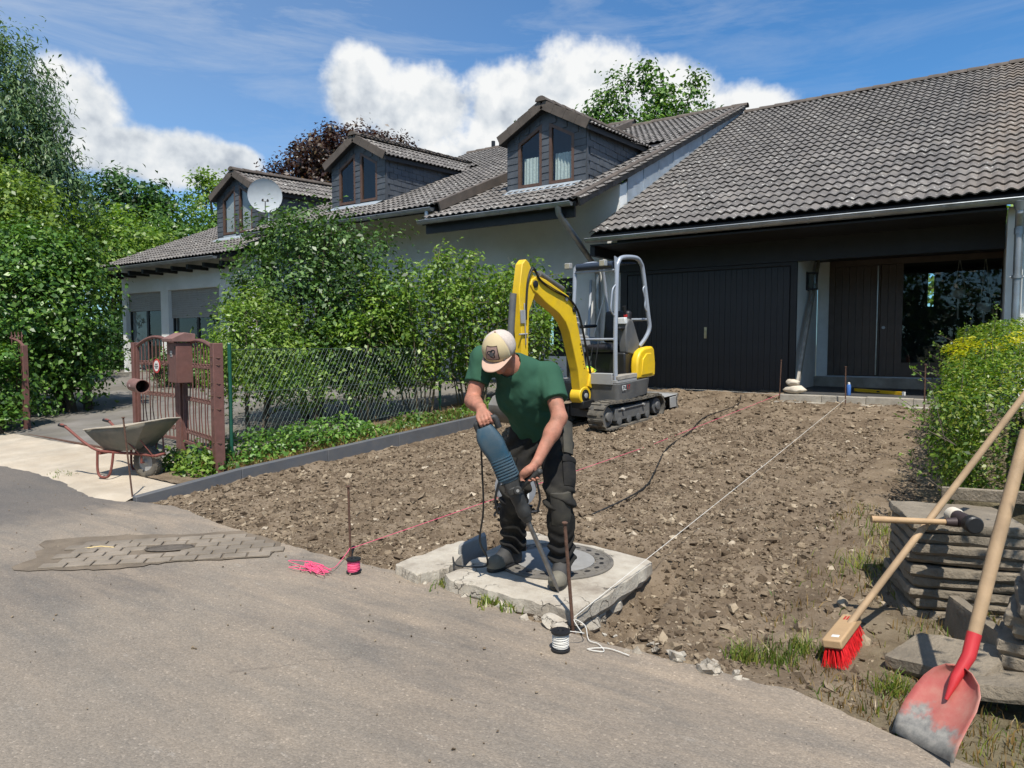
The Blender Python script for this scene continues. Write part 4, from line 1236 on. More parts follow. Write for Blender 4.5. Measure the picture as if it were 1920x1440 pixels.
def crown_points(blobs, nclump, per, cr, seed, shell=0.55, up=0.5, flat=0.8, hollow=0.0):
    """leaf centres and normals gathered in clumps over a set of ellipsoids"""
    r = np.random.default_rng(seed)
    vol = np.array([b[3] * b[4] * b[5] for b in blobs]) ** 0.75; vol = vol / vol.sum()
    idx = r.choice(len(blobs), nclump, p=vol)
    B = np.array(blobs)[idx]
    d = r.standard_normal((nclump, 3)); d /= np.linalg.norm(d, axis=1, keepdims=True)
    rad = (shell + (1 - shell) * r.random(nclump) ** 0.6)[:, None] * (1 + 0.16 * r.standard_normal((nclump, 1)))
    cc = B[:, :3] + d * rad * B[:, 3:6]
    keep = cc[:, 2] > 0.12; cc = cc[keep]; d = d[keep]; nclump = len(cc)
    k = np.repeat(np.arange(nclump), per)
    rc = cr * (0.6 + 0.8 * r.random(nclump))[k][:, None]
    o = r.standard_normal((len(k), 3)) * rc * 0.55 * np.array([1, 1, flat])
    P = cc[k] + o
    Nn = d[k] * 0.55 + o / (rc + 1e-6) * 0.35 + r.standard_normal((len(k), 3)) * 0.45 + np.array([0, 0, up])
    return P, Nn, cc


def plant(name, label, cat, base, blobs, nclump, per, cr, size, lm, seed, trunk=0.12, branches=10, group=None, aspect=0.55, droop=0.0, shell=0.55, up=0.5, stems=1, flat=0.8, bark='bark', zmin=None, top_part='crown'):
    o = thing(name, label, cat, base, group=group)
    bx, by, bz = base
    bl = [(b[0] - bx, b[1] - by, b[2] - bz, b[3], b[4], b[5]) for b in blobs]
    P, Nn, cc = crown_points(bl, nclump, per, cr, seed, shell, up, flat)
    r = np.random.default_rng(seed + 1)
    k = P[:, 2] > (0.06 if zmin is None else zmin); P = P[k]; Nn = Nn[k]
    S = size * (0.45 + 1.0 * r.random(len(P)) ** 1.3)
    link_mesh(top_part, leaves_mesh(top_part, P, Nn, S, aspect, seed, droop), lm, o, smooth=None)
    mb = MB()
    ctr = np.average(np.array(bl)[:, :3], axis=0, weights=np.array(bl)[:, 3])
    for s in range(stems):
        a = r.uniform(0, 6.28); off = 0.0 if stems == 1 else r.uniform(0.05, 0.35)
        p0 = Vector((off * math.cos(a), off * math.sin(a), -0.15)); top = Vector((ctr[0] * 0.8 + off * 2.2 * math.cos(a), ctr[1] * 0.8 + off * 2.2 * math.sin(a), max(0.4, ctr[2])))
        midp = p0.lerp(top, 0.5) + Vector((r.normal(0, trunk * 0.8), r.normal(0, trunk * 0.8), 0))
        mb.tube(smooth_path([p0, midp, top], 4), list(np.linspace(trunk, trunk * 0.45, 9)), 8)
        for q in range(branches // stems):
            c = cc[r.integers(len(cc))]; st = p0.lerp(top, r.uniform(0.35, 0.98))
            e = Vector(c)
            m_ = st.lerp(e, 0.5) + Vector((0, 0, 0.12 * (e - st).length * r.uniform(0.2, 1.2)))
            mb.tube(smooth_path([st, m_, e], 3), list(np.linspace(trunk * 0.34, trunk * 0.06 + 0.003, 7)), 5)
    mb.build('trunk' if stems == 1 else 'stems', M[bark], o)
    return o


L_dark = leaf_mat('leaf_dark', ['#2d471d', '#405e28', '#547735', '#7d9a58'])
L_mid = leaf_mat('leaf_mid', ['#365820', '#496f28', '#5e8534', '#82a14b'])
L_light = leaf_mat('leaf_light', ['#527428', '#698b33', '#82a142', '#a2b85e'], trans=0.38)
L_yel = leaf_mat('leaf_yellow', ['#4d6a20', '#5f7d28', '#75902f', '#8fa43f'], trans=0.3)
L_far = leaf_mat('leaf_far', ['#263f1d', '#365627', '#446a2f', '#557d38'])
L_cop = leaf_mat('leaf_copper', ['#2b1c1a', '#3d2a22', '#4c3527', '#5a4a2c'], trans=0.25, tint=(1.4, 0.7, 0.5))
L_wil = leaf_mat('leaf_willow', ['#3f5a33', '#587347', '#708a5a', '#889d70'], rough=0.4)
L_hed = leaf_mat('leaf_hedge', ['#375418', '#4f701f', '#688828', '#889f38', '#969a42'], trans=0.34)
L_hedtop = leaf_mat('leaf_hedge_top', ['#8fa51f', '#b3b522', '#cfc42a', '#dbcf3a'], trans=0.42)
L_grass = leaf_mat('grass_blade', ['#4a6320', '#66802c', '#8a9440', '#a89a58'], trans=0.3)
L_dry = leaf_mat('dry_blade', ['#6b5530', '#8a6f42', '#a88c58', '#5b4326'], trans=0.2)

# shrubs behind the fence
plant('garden_shrub', 'tall dark green rounded shrub in the middle of the courtyard side', 'shrub', (-8.6, 7.2, 0.25),
      [(-8.75, 7.1, 2.3, 1.25, 1.15, 1.2), (-9.3, 6.9, 1.7, 0.8, 0.8, 1.0), (-8.1, 7.7, 2.25, 0.95, 0.9, 1.1), (-8.35, 7.1, 3.0, 0.7, 0.7, 0.6), (-9.0, 7.3, 3.0, 0.6, 0.6, 0.5), (-7.9, 7.4, 1.4, 0.8, 0.8, 0.6)],
      520, 46, 0.24, 0.075, L_dark, 101, trunk=0.05, branches=26, stems=5, up=0.6, shell=0.5)
plant('garden_shrub', 'light green leafy shrub right behind the brown mailbox', 'shrub', (-8.0, 5.7, 0.18),
      [(-8.05, 5.7, 1.45, 0.58, 0.6, 0.6), (-8.25, 6.0, 1.9, 0.5, 0.5, 0.45), (-7.65, 5.9, 1.3, 0.45, 0.5, 0.5), (-7.8, 6.2, 0.9, 0.5, 0.4, 0.3), (-8.3, 5.6, 1.0, 0.4, 0.35, 0.4)],
      210, 46, 0.18, 0.062, L_light, 102, trunk=0.035, branches=16, stems=3, up=0.6, aspect=0.42)


def sapling(label, base, h, nst, spread, seed, lm=L_light, lean=(0, 0)):
    """upright multi-stemmed shrub: bare canes below, leaves in whorls above"""
    o = thing('lilac_shrub', label, 'shrub', base, group='young shrubs along the wire fence')
    r = np.random.default_rng(seed); mb = MB(); PC = []; NN = []
    for s in range(nst):
        a = r.uniform(0, 6.28); q = spread * math.sqrt(r.random())
        hh = h * r.uniform(0.68, 1.0) * (1 - 0.25 * (q / spread))
        p0 = Vector((0.30 * q * math.cos(a), 0.30 * q * math.sin(a), -0.1)); p2 = Vector((q * math.cos(a) + lean[0], q * math.sin(a) + lean[1], hh))
        p1 = p0.lerp(p2, 0.5) + Vector((r.normal(0, 0.06), r.normal(0, 0.06), 0.05))
        path = smooth_path([p0, p1, p2], 8)
        mb.tube(path, list(np.linspace(0.014, 0.004, len(path))), 5)
        for k, p in enumerate(path):
            f = k / (len(path) - 1)
            if f < 0.26: continue
            m_ = int(r.integers(20, 36) * (0.5 + f))
            side = r.standard_normal((m_, 3)) * (0.05 + 0.17 * (1 - abs(f - 0.58) / 0.6)) * np.array([1, 1, 0.8])
            side[0:2] *= 0.3
            PC.append(np.array(p)[None] + side); NN.append(side * 2.5 + r.standard_normal((m_, 3)) * 0.4 + np.array([0, 0, 0.75]))
            if r.random() < 0.5:
                e = Vector(tuple(np.array(p) + side[2] * 1.4)); mb.tube([p, e], [0.005, 0.002], 4)
    P = np.concatenate(PC); Nn = np.concatenate(NN)
    link_mesh('foliage', leaves_mesh('foliage', P, Nn, 0.078 * r.uniform(0.6, 1.25, len(P)), 0.58, seed, 0.5), lm, o, smooth=None)
    mb.build('canes', M['twig'], o)
    return o


sapling('pale green cane shrub left of three, its canes leaning by the dark shrub', (-7.75, 7.45, 0.32), 2.45, 13, 0.74, 201)
sapling('pale green cane shrub in the middle of the fence run', (-7.45, 8.35, 0.38), 3.0, 15, 0.80, 202)
sapling('tall pale green cane shrub behind the worker and his cap', (-7.0, 9.1, 0.45), 3.15, 17, 0.80, 203)
sapling('small pale green cane shrub beside the excavator arm', (-6.35, 9.75, 0.5), 2.7, 12, 0.62, 204)

# overgrown climber mound left of the gate
plant('climber_thicket', 'big glossy green climber thicket filling the left side behind the gate opening', 'shrub', (-14.2, 6.1, 0.15),
      [(-15.0, 5.7, 2.0, 1.6, 1.4, 1.7), (-14.35, 6.1, 2.2, 0.85, 0.9, 1.25), (-16.2, 5.2, 2.4, 1.6, 1.5, 1.5), (-14.6, 5.9, 3.0, 0.9, 0.9, 0.7), (-14.1, 6.2, 1.3, 0.7, 0.7, 1.0), (-15.6, 5.5, 3.2, 1.2, 1.0, 0.7), (-15.2, 5.6, 0.8, 1.3, 0.9, 0.8)],
      640, 46, 0.28, 0.10, L_mid, 103, trunk=0.10, branches=20, stems=3, up=0.7, aspect=0.6, droop=0.6)
plant('vine', 'green vine swallowing the left gate post', 'vine', (-13.1, 4.75, 0.08),
      [(-13.3, 4.7, 0.7, 0.55, 0.45, 0.6), (-13.2, 4.65, 1.2, 0.35, 0.3, 0.35), (-12.75, 4.55, 0.25, 0.5, 0.35, 0.25), (-13.7, 4.4, 0.35, 0.6, 0.4, 0.35)],
      150, 36, 0.17, 0.08, L_mid, 104, trunk=0.02, branches=10, stems=4, up=0.6, aspect=0.65)
# shrubs in the courtyard in front of terrace C
for k, (x, y, h, lab, lm) in enumerate([(-16.0, 9.4, 0.75, 'low dark green shrub nearest the climber thicket', L_dark), (-15.2, 10.4, 1.0, 'dark green rose bush below the left roller shutter', L_mid),
                                         (-13.9, 10.6, 1.1, 'dark green bush seen between gate leaf and mailbox', L_dark), (-12.4, 10.6, 1.2, 'dark green bush behind the tall rounded shrub', L_dark), (-10.6, 10.8, 1.2, 'dark green bush below the terrace eaves', L_dark)]):
    plant('courtyard_bush', lab, 'bush', (x, y, float(gz(y))), [(x, y, gz(y) + h * 0.62, 0.75, 0.65, h * 0.6), (x + 0.6, y + 0.1, gz(y) + h * 0.45, 0.5, 0.5, h * 0.45), (x - 0.5, y, gz(y) + h * 0.4, 0.5, 0.5, h * 0.4), (x + .1, y, gz(y) + h * 1.2, 0.2, 0.2, h * 0.4)],
          130, 34, 0.2, 0.085, lm, 110 + k, trunk=0.03, branches=12, stems=3, group='bushes along the courtyard')

# trees
plant('garden_tree', 'yellow green tree behind the climber thicket at the left edge', 'tree', (-21.8, 7.4, 0.35),
      [(-22.0, 7.2, 4.9, 2.4, 2.2, 1.5), (-20.5, 7.9, 4.6, 1.5, 1.3, 1.1), (-22.8, 6.8, 5.7, 1.6, 1.6, 1.0), (-19.9, 8.3, 3.6, 0.9, 0.9, 0.9), (-21.2, 7.6, 3.2, 1.8, 1.6, 1.3)],
      460, 40, 0.38, 0.13, L_yel, 120, trunk=0.14, branches=18, droop=0.5)
plant('garden_shrub', 'low dark shrub at the far end of the courtyard left of the house', 'shrub', (-25.5, 11.4, 0.5), [(-25.5, 11.4, 1.6, 2.2, 1.6, 1.3), (-28.5, 10.2, 1.8, 2.2, 1.6, 1.5), (-23.8, 12.0, 1.3, 1.2, 1.0, 1.0)], 260, 34, 0.36, 0.16, L_far, 119, trunk=0.06, branches=12, stems=3)
plant('willow', 'tall grey green willow with hanging twigs at the top left corner', 'tree', (-27.8, 10.2, 0.6),
      [(-28.2, 9.8, 9.4, 2.2, 2.2, 2.6), (-27.2, 10.5, 7.6, 1.7, 1.7, 2.2), (-29.2, 9.2, 7.2, 2.4, 2.2, 2.4), (-26.6, 11.0, 6.6, 1.3, 1.2, 1.5)],
      820, 64, 0.38, 0.22, L_wil, 121, trunk=0.3, branches=26, aspect=0.26, droop=2.2, flat=1.7)
plant('garden_tree', 'mid green tree left of the low roof', 'tree', (-27.2, 13.6, 0.6),
      [(-27.0, 13.4, 4.6, 2.3, 2.0, 1.7), (-25.4, 14.2, 4.2, 1.6, 1.5, 1.3), (-28.8, 13.0, 5.2, 1.6, 1.5, 1.3)], 330, 38, 0.45, 0.17, L_light, 122, trunk=0.15, branches=14)
plant('garden_tree', 'soft green tree peeping over the low left roof', 'tree', (-29.3, 17.4, 0.6),
      [(-29.0, 17.2, 5.4, 2.6, 2.2, 1.9), (-27.2, 18.4, 5.0, 2.0, 1.8, 1.7), (-31.2, 16.8, 5.2, 2.0, 2.0, 1.7)], 360, 36, 0.5, 0.19, L_mid, 123, trunk=0.16, branches=14)
plant('garden_tree', 'pale feathery treetop just left of the leftmost dormer', 'tree', (-29.8, 19.2, 0.6),
      [(-29.6, 19.0, 7.4, 1.3, 1.2, 1.6), (-28.9, 19.4, 6.4, 1.4, 1.2, 1.2), (-29.9, 18.8, 8.6, 0.7, 0.7, 0.8)], 150, 34, 0.4, 0.18, L_light, 124, trunk=0.14, branches=14)
plant('maple', 'dark green maple with ragged top in the left distance', 'tree', (-34.4, 17.9, 0.6),
      [(-34.6, 17.6, 7.6, 2.3, 2.1, 1.7), (-36.2, 16.8, 7.0, 1.5, 1.5, 1.6), (-33.0, 18.6, 7.2, 1.7, 1.5, 1.4), (-34.9, 17.4, 9.2, 0.9, 0.9, 0.8), (-33.2, 18.2, 8.7, 0.8, 0.8, 0.7), (-36.4, 16.6, 8.8, 0.6, 0.6, 0.7)],
      330, 34, 0.5, 0.23, L_far, 125, trunk=0.22, branches=24, shell=0.35)
plant('garden_tree', 'dense green trees mass far left behind the willow', 'tree', (-40, 14.5, 0.6),
      [(-40, 14.5, 5.0, 4.0, 3.5, 3.4), (-44, 12, 5.5, 4.0, 3.5, 4.0), (-36.5, 20, 4.5, 3.0, 3.0, 3.0)], 420, 34, 0.7, 0.3, L_mid, 126, trunk=0.25, branches=10)
plant('copper_beech', 'round dark purple copper beech behind the dormers', 'tree', (-27.2, 25.3, 0.6),
      [(-27.2, 25.3, 8.9, 3.6, 3.4, 2.9), (-29.6, 23.8, 8.4, 2.2, 2.2, 2.3), (-24.8, 26.8, 8.6, 2.4, 2.2, 2.3), (-27.4, 25.0, 11.0, 2.3, 2.3, 1.4), (-25.6, 26.2, 10.6, 1.8, 1.8, 1.3), (-30.4, 23.2, 7.4, 1.5, 1.5, 1.6), (-23.2, 27.8, 8.0, 1.7, 1.8, 1.8)],
      1350, 56, 0.46, 0.21, L_cop, 127, trunk=0.4, branches=30)
plant('maple', 'bright green maple rising above the ridge right of the nearest dormer', 'tree', (-14.2, 31.6, 0.6),
      [(-14.2, 31.6, 10.6, 2.7, 2.5, 2.4), (-16.6, 30.2, 10.4, 1.7, 1.6, 1.9), (-12.2, 32.8, 10.8, 1.8, 1.7, 2.2), (-14.9, 31.2, 13.2, 0.75, 0.75, 1.5), (-13.2, 32.2, 13.0, 0.8, 0.8, 1.6), (-12.0, 33.0, 13.4, 0.6, 0.6, 1.4), (-16.0, 30.6, 12.4, 0.6, 0.6, 1.1), (-18.4, 29.4, 11.6, 0.9, 0.9, 0.9), (-10.8, 33.6, 11.6, 0.9, 0.9, 1.0), (-13.9, 31.8, 14.3, 0.4, 0.4, 0.7)],
      560, 36, 0.46, 0.23, L_mid, 128, trunk=0.3, branches=46, shell=0.3)
plant('garden_tree', 'leafy tree standing behind the garage house', 'tree', (-1.0, 27, 0.6), [(-1.0, 27, 3.6, 3.0, 2.0, 2.6)], 160, 30, 0.6, 0.26, L_light, 129, trunk=0.2, branches=10)


for k, (x, y, h, rad) in enumerate([(-33, -12, 8.5, 4.2), (-24, -13, 8.5, 4.0), (-16, -13, 7.5, 3.4), (-9.5, -14, 8.5, 3.8), (-3, -13.5, 7.0, 3.4), (4, -14.5, 8.5, 3.8), (11, -13, 7.5, 3.5)]):
    plant('street_tree', ['large green street tree across the road, leftmost of the row', 'large green street tree across the road, second from the left end', 'green street tree across the road, third from the left end', 'green street tree across the road, fourth from the left end', 'green street tree straight across the road', 'tall green street tree across the road, right of the middle', 'green street tree across the road, far right one'][k], 'tree', (x, y, -0.1),
          [(x, y, h * 0.62, rad, rad, h * 0.38), (x + 1.2, y + 0.5, h * 0.4, rad * 0.8, rad * 0.8, h * 0.3), (x - 1.5, y, h * 0.32, rad * 0.8, rad * 0.8, h * 0.3)], 220, 22, 0.7, 0.34, L_far, 180 + k, trunk=0.2, branches=10, group='trees across the road behind the viewer')

# hedge on the right
def hedge():
    o = thing('hedge', 'dense unclipped green hedge with yellow tips on the right of the dig', 'hedge', (0.4, 8.2, 0.3)); HO = np.array(o.location)
    r = np.random.default_rng(140)
    def top(u, v): return 1.02 + 0.11 * (v - 5.9) * 0.75 + 0.22 * fbm(u * 1.3, v * 1.3, 3, 141) + gz(v) * 0.55 + np.clip((u + 0.3) * 0.18, 0, 0.2)
    n = 175000
    u = r.uniform(-0.62, 1.7, n); v = r.uniform(5.55, 10.9, n); zt = top(u, v)
    dl = u + 0.42 + 0.30 * fbm(v * 1.7, zt * 0 + 0.5, 3, 143)
    z0 = gz(v)
    z = z0 + 0.0 + (zt - z0) * r.random(n) ** 0.9
    bulge = 0.30 * fbm(v * 1.1, z * 1.5, 3, 144) - 0.06 * np.clip(1 - (z - z0) / 0.4, 0, 1)
    dl = u + 0.40 + bulge
    dn = v - 5.85 + 0.5 * fbm(u * 1.6, z * 1.6, 3, 145)
    dt = zt - z
    dd = np.minimum(np.minimum(dl, dn), dt)
    k = (dd > -0.02) & (dd < 0.26) & (r.random(n) < np.where(dd < 0.16, 1.0, 0.45))
    u, v, z, dl, dn, dt = (a[k] for a in (u, v, z, dl, dn, dt))
    Nn = np.stack([-np.exp(-dl * 8), -np.exp(-dn * 8), np.exp(-dt * 8) + 0.45], -1) + r.standard_normal((len(u), 3)) * 0.55
    P = np.stack([u, v, z], -1) - np.array(o.location)
    yel = (dt < 0.10) & (fbm(u * 2.4, v * 1.6, 3, 146) > 0.03) & (v > 8.0) & (v < 10.4) & (u < 0.5)
    S = 0.038 * r.uniform(0.6, 1.35, len(u))
    link_mesh('foliage', leaves_mesh('foliage', P[~yel], Nn[~yel], S[~yel], 0.5, 147), L_hed, o, smooth=None)
    link_mesh('yellow_tips', leaves_mesh('yellow_tips', P[yel], Nn[yel], S[yel] * 1.2, 0.5, 148), L_hedtop, o, smooth=None)
    # shoots that stick out
    PC = []; NN = []; mb = MB()
    for q in range(80):
        uu = r.uniform(-0.5, 1.2); vv = r.uniform(5.7, 10.5)
        if r.random() < 0.5:
            p = np.array([uu, vv, float(top(np.array(uu), np.array(vv))) - 0.05]); d = np.array([r.normal(0, .25), r.normal(0, .25), 1.0])
        else:
            p = np.array([-0.42, vv, float(gz(vv)) + r.uniform(0.2, 1.0)]); d = np.array([-1.0, r.normal(0, .4), r.uniform(0.1, 0.9)])
        d /= np.linalg.norm(d); L_ = r.uniform(0.12, 0.32); m_ = 16
        f = r.random(m_)[:, None]
        PC.append(p + d * L_ * f + r.standard_normal((m_, 3)) * 0.018); NN.append(r.standard_normal((m_, 3)) + np.array([0, 0, .6]))
        a = Vector(tuple(p - d * 0.2)) - o.location; c = Vector(tuple(p + d * L_)) - o.location
        mb.tube([a, c], [0.004, 0.0015], 4)
    PC = np.concatenate(PC) - np.array(o.location); NN = np.concatenate(NN)
    link_mesh('shoots', leaves_mesh('shoots', PC, NN, 0.035 * r.uniform(.6, 1.3, len(PC)), 0.5, 149), L_light, o, smooth=None)
    # woody core
    for q in range(26):
        uu = r.uniform(0.1, 1.5); vv = r.uniform(6.1, 10.6); zt_ = float(top(np.array(uu), np.array(vv)))
        p0 = Vector((uu, vv, float(gz(vv)) - 0.1)) - o.location; p1 = Vector((uu + r.normal(0, .2) - 0.1, vv + r.normal(0, .25), zt_ - 0.12)) - o.location
        mb.tube(smooth_path([p0, p0.lerp(p1, .5) + Vector((r.normal(0, .06), r.normal(0, .06), 0)), p1], 3), list(np.linspace(0.016, 0.004, 7)), 5)
    bo_ = mb.build('branches', M['bark'], o); bo_['kind'] = 'stuff'
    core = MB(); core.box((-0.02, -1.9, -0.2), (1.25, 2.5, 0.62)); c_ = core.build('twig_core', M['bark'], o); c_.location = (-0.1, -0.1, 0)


hedge()
for _o in COL.objects:
    if _o.name == 'hedge': _o.location.x += 0.10


# low growth along the kerb, grass tufts
def blades(name, n, uv, h, lm, seed, label, cat, zf, wid=0.008, parent=None):
    r = np.random.default_rng(seed)
    u, v = uv(r, n); n = len(u)
    z = zf(u, v); hh = h * r.uniform(0.4, 1.25, n)
    a = r.uniform(0, 6.28, n); ln = r.normal(0, 0.45, (n, 2)) * hh[:, None]
    w = wid * r.uniform(0.6, 1.3, n)
    b0 = np.stack([u - np.cos(a) * w, v - np.sin(a) * w, z - 0.01], -1); b1 = np.stack([u + np.cos(a) * w, v + np.sin(a) * w, z - 0.01], -1)
    m0 = np.stack([u - np.cos(a) * w * .7 + ln[:, 0] * .4, v - np.sin(a) * w * .7 + ln[:, 1] * .4, z + hh * .6], -1); m1 = m0 + (b1 - b0) * .7
    t0 = np.stack([u + ln[:, 0], v + ln[:, 1], z + hh * .9], -1); t1 = t0 + (b1 - b0) * 0.15
    V = np.stack([b0, b1, m1, m0, t0, t1], 1).reshape(-1, 3); i = np.arange(n)[:, None] * 6
    F = np.concatenate([i + np.array([0, 1, 2, 3]), i + np.array([3, 2, 5, 4])], 0)
    o = link_mesh(name, np_mesh(name, V, F), lm, smooth=None)
    return tag(o, label, cat, kind='stuff')


def strip_uv(r, n):
    v = r.uniform(4.35, 9.0, n); kerb_u = -6.72 + (v - 3.42) * 0.138
    w = r.random(n); u = kerb_u - 0.10 - (0.75 - 0.04 * (v - 4)) * w
    k = r.random(n) < np.clip(0.25 + 1.3 * (w - 0.10) + 0.9 * fbm(u * 2, v * 2, 3, 80), 0.03, 1)
    return u[k], v[k]


strip_z = lambda u, v: gz(v) + 0.05 + 0.06 * fbm(u * 3, v * 3, 4, 71)


def ground_cover():
    r = np.random.default_rng(160)
    u, v = strip_uv(r, 9500); z = strip_z(u, v)
    hgt = 0.03 + 0.30 * r.random(len(u)) ** 2 * np.clip(0.5 + 1.5 * fbm(u * 1.6, v * 1.6, 3, 82) + (-6.75 - u) * 0.8, 0.15, 1.3)
    P = np.stack([u, v, z + hgt], -1); Nn = r.standard_normal((len(u), 3)) * 0.5 + np.array([0.2, -0.2, 0.9])
    o = link_mesh('ground_cover', leaves_mesh('ground_cover', P, Nn, 0.062 * r.uniform(.5, 1.3, len(u)), 0.6, 161), L_mid, smooth=None)
    tag(o, 'low weeds and ground cover between dark kerb and wire fence', 'weeds', kind='stuff')
    # leafy weeds round the gate post and apron corner
    n = 900; a = r.uniform(0, 6.28, n); q = np.sqrt(r.random(n))
    cx = np.where(r.random(n) < 0.6, -7.25, -7.75); u = cx + 0.42 * q * np.cos(a); v = 4.32 + 0.20 * q * np.sin(a)
    P = np.stack([u, v, gz(v) + 0.03 + 0.22 * r.random(n) ** 1.6], -1); Nn = r.standard_normal((n, 3)) * 0.5 + np.array([0.1, -0.3, 0.8])
    o = link_mesh('gate_weeds', leaves_mesh('gate_weeds', P, Nn, 0.055 * r.uniform(.6, 1.4, n), 0.65, 162), L_light, smooth=None)
    tag(o, 'bright leafy weeds at the foot of the garden gate', 'weeds', kind='stuff')


ground_cover()
blades('dry_stalks', 2600, strip_uv, 0.14, L_dry, 163, 'dry brown straw and stalks beside the dark kerb', 'straw', strip_z, 0.004)
def strip_edge(r, n):
    v = r.uniform(4.5, 9.0, n); kerb_u = -6.72 + (v - 3.42) * 0.138
    return kerb_u - 0.08 - 0.30 * r.random(n) ** 1.4, v
blades('root_litter', 4200, strip_edge, 0.07, L_dry, 164, 'torn brown roots and litter along the back of the kerb', 'litter', lambda u, v: strip_z(u, v) + 0.0, 0.0045)


def verge_uv(r, n):
    u = r.uniform(-1.35, 0.9, n); v = r.uniform(2.9, 6.6, n)
    d = np.clip((u + 1.05) * 1.4, 0, 1) * np.clip(0.40 + 1.9 * fbm(u * 2.2, v * 2.2, 4, 90), 0.0, 1)
    k = (r.random(n) < d * 0.95) & (v > edge_v(u) + 0.05) & (v < 6.2)
    return u[k], v[k]


blades('verge_grass', 9000, verge_uv, 0.055, L_grass, 170, 'thin trampled grass on the verge by the slab stacks', 'grass', soil_z, 0.003)
blades('verge_straw', 20000, verge_uv, 0.06, L_dry, 171, 'dry trampled grass on the verge by the slab stacks', 'grass', soil_z, 0.003)


def tufts_uv(spots):
    def f(r, n):
        k = r.integers(len(spots), size=n); s = np.array(spots)[k]
        return s[:, 0] + r.normal(0, 1, n) * s[:, 2], s[:, 1] + r.normal(0, 1, n) * s[:, 2]
    return f


blades('grass_tufts', 900, tufts_uv([(-0.80, 3.45, 0.05), (-0.72, 3.62, 0.05), (-0.95, 3.40, 0.04), (-0.30, 3.42, 0.04), (-0.62, 4.9, 0.10), (-0.55, 5.6, 0.12)]), 0.085, L_grass, 172, 'green grass tufts at the edge of the dug soil', 'grass', soil_z, 0.003)
blades('crack_weeds', 420, tufts_uv([(-2.72, 3.29, 0.05), (-2.35, 3.20, 0.04), (-2.2, 3.19, 0.03), (-8.55, 3.62, 0.07), (-8.75, 3.66, 0.05)]), 0.05, L_grass, 173, 'small weeds in the crack along the asphalt edge', 'weeds', lambda u, v: u * 0 + 0.0, 0.005)

# ------------------------------------------------------------------ garden gate, fence
M['gate'] = mat('gate_brown', (0.155, 0.068, 0.055), 0.6, var=0.2, vscale=10, dirt=(0.10, 0.05, 0.04), damt=0.5, dscale=9, bump=0.2, bscale=80)
M['gatepale'] = mat('gate_brown_faded', (0.19, 0.10, 0.085), 0.7, var=0.2, vscale=10)


def spiral(b, c, r, turns, a0, flip=1, rad=0.0055):
    pts = []
    n = int(14 * turns)
    for k in range(n + 1):
        t_ = k / n; a = a0 + flip * t_ * turns * 2 * math.pi; rr = r * (1 - 0.75 * t_)
        pts.append((c[0] + rr * math.cos(a), c[1], c[2] + rr * math.sin(a)))
    b.tube(pts, rad, 5)


def gate_panel(name, label, A, B, zb, zt, arch, posts=(True, True), nbars=9):
    A = Vector((*A, float(gz(A[1])))); B = Vector((*B, float(gz(B[1]))))
    d = B - A; L = Vector((d.x, d.y)).length; rz = math.atan2(d.y, d.x)
    o = thing(name, label, 'gate', tuple(A), rz)
    P = lambda b, n, m_='gate', bev=0.0: b.build(n, M[m_], o, bev)
    if posts[0]: P(MB().box((-0.045, -0.045, -0.2), (0.045, 0.045, zt + 0.02)), 'post', bev=0.006)
    if posts[1]: P(MB().box((L - 0.04, -0.04, -0.2), (L + 0.04, 0.04, zt + 0.02)), 'post', bev=0.006)
    fr = MB(); n = 14
    top = lambda x: zt - 0.05 + arch * math.sin(math.pi * x / L)
    fr.tube([(0.07 + (L - 0.14) * k / n, 0, top(0.07 + (L - 0.14) * k / n)) for k in range(n + 1)], 0.024, 6)
    fr.box((0.06, -0.015, zb), (L - 0.06, 0.015, zb + 0.035)); fr.box((0.055, -0.018, zb), (0.09, 0.018, zt - 0.02)); fr.box((L - 0.09, -0.018, zb), (L - 0.055, 0.018, zt - 0.02))
    P(fr, 'frame', bev=0.003)
    for k in range(1, nbars + 1):
        x = 0.09 + (L - 0.18) * k / (nbars + 1)
        b = MB()
        if k % 2:
            b.tube([(x, 0, zb), (x, 0, top(x))], 0.0075, 5)
        else:
            w = 0.035
            b.tube(smooth_path([(x, 0, zb), (x, 0, zb + 0.2), (x + w, 0, zb + 0.38), (x, 0, zb + 0.62), (x - w, 0, zb + 0.80), (x, 0, zb + 0.98), (x, 0, top(x))], 3), 0.007, 5)
        P(b, 'bar')
        if k <= nbars:
            for zz in (zb + 0.16, zb + 0.56, zb + 0.96):
                s = MB()
                for sg in (-1, 1):
                    spiral(s, (x + sg * 0.034, 0, zz), 0.034, 1.35, math.pi if sg > 0 else 0, sg)
                P(s, 'scroll')
    return o, L


panel, Lp = gate_panel('iron_railing', 'fixed wrought iron panel between thick brown post and mailbox', (-6.93, 4.46), (-8.18, 4.80), 0.22, 1.42, 0.10)
# ties and white paint flecks on the thick post
tb = MB()
for zz in (0.35, 0.72, 0.86, 1.0, 1.2, 1.28): tb.tube([(0.05 * math.cos(a) * 1.25, 0.05 * math.sin(a) * 1.25, zz + 0.01 * math.sin(a)) for a in np.linspace(0, 2 * math.pi, 9)[:-1]], 0.004, 4, closed=True)
tb.build('wire_tie', M['rust'], panel)
pk = MB().box((-0.0535, -0.058, -0.2), (0.0535, 0.05, 1.44)); pk.build('post_casing', M['gate'], panel, 0.006)
leaf, Ll = gate_panel('iron_gate', 'arched wrought iron gate leaf holding the round sign', (-8.27, 4.82), (-9.5, 4.92), 0.20, 1.40, 0.14)
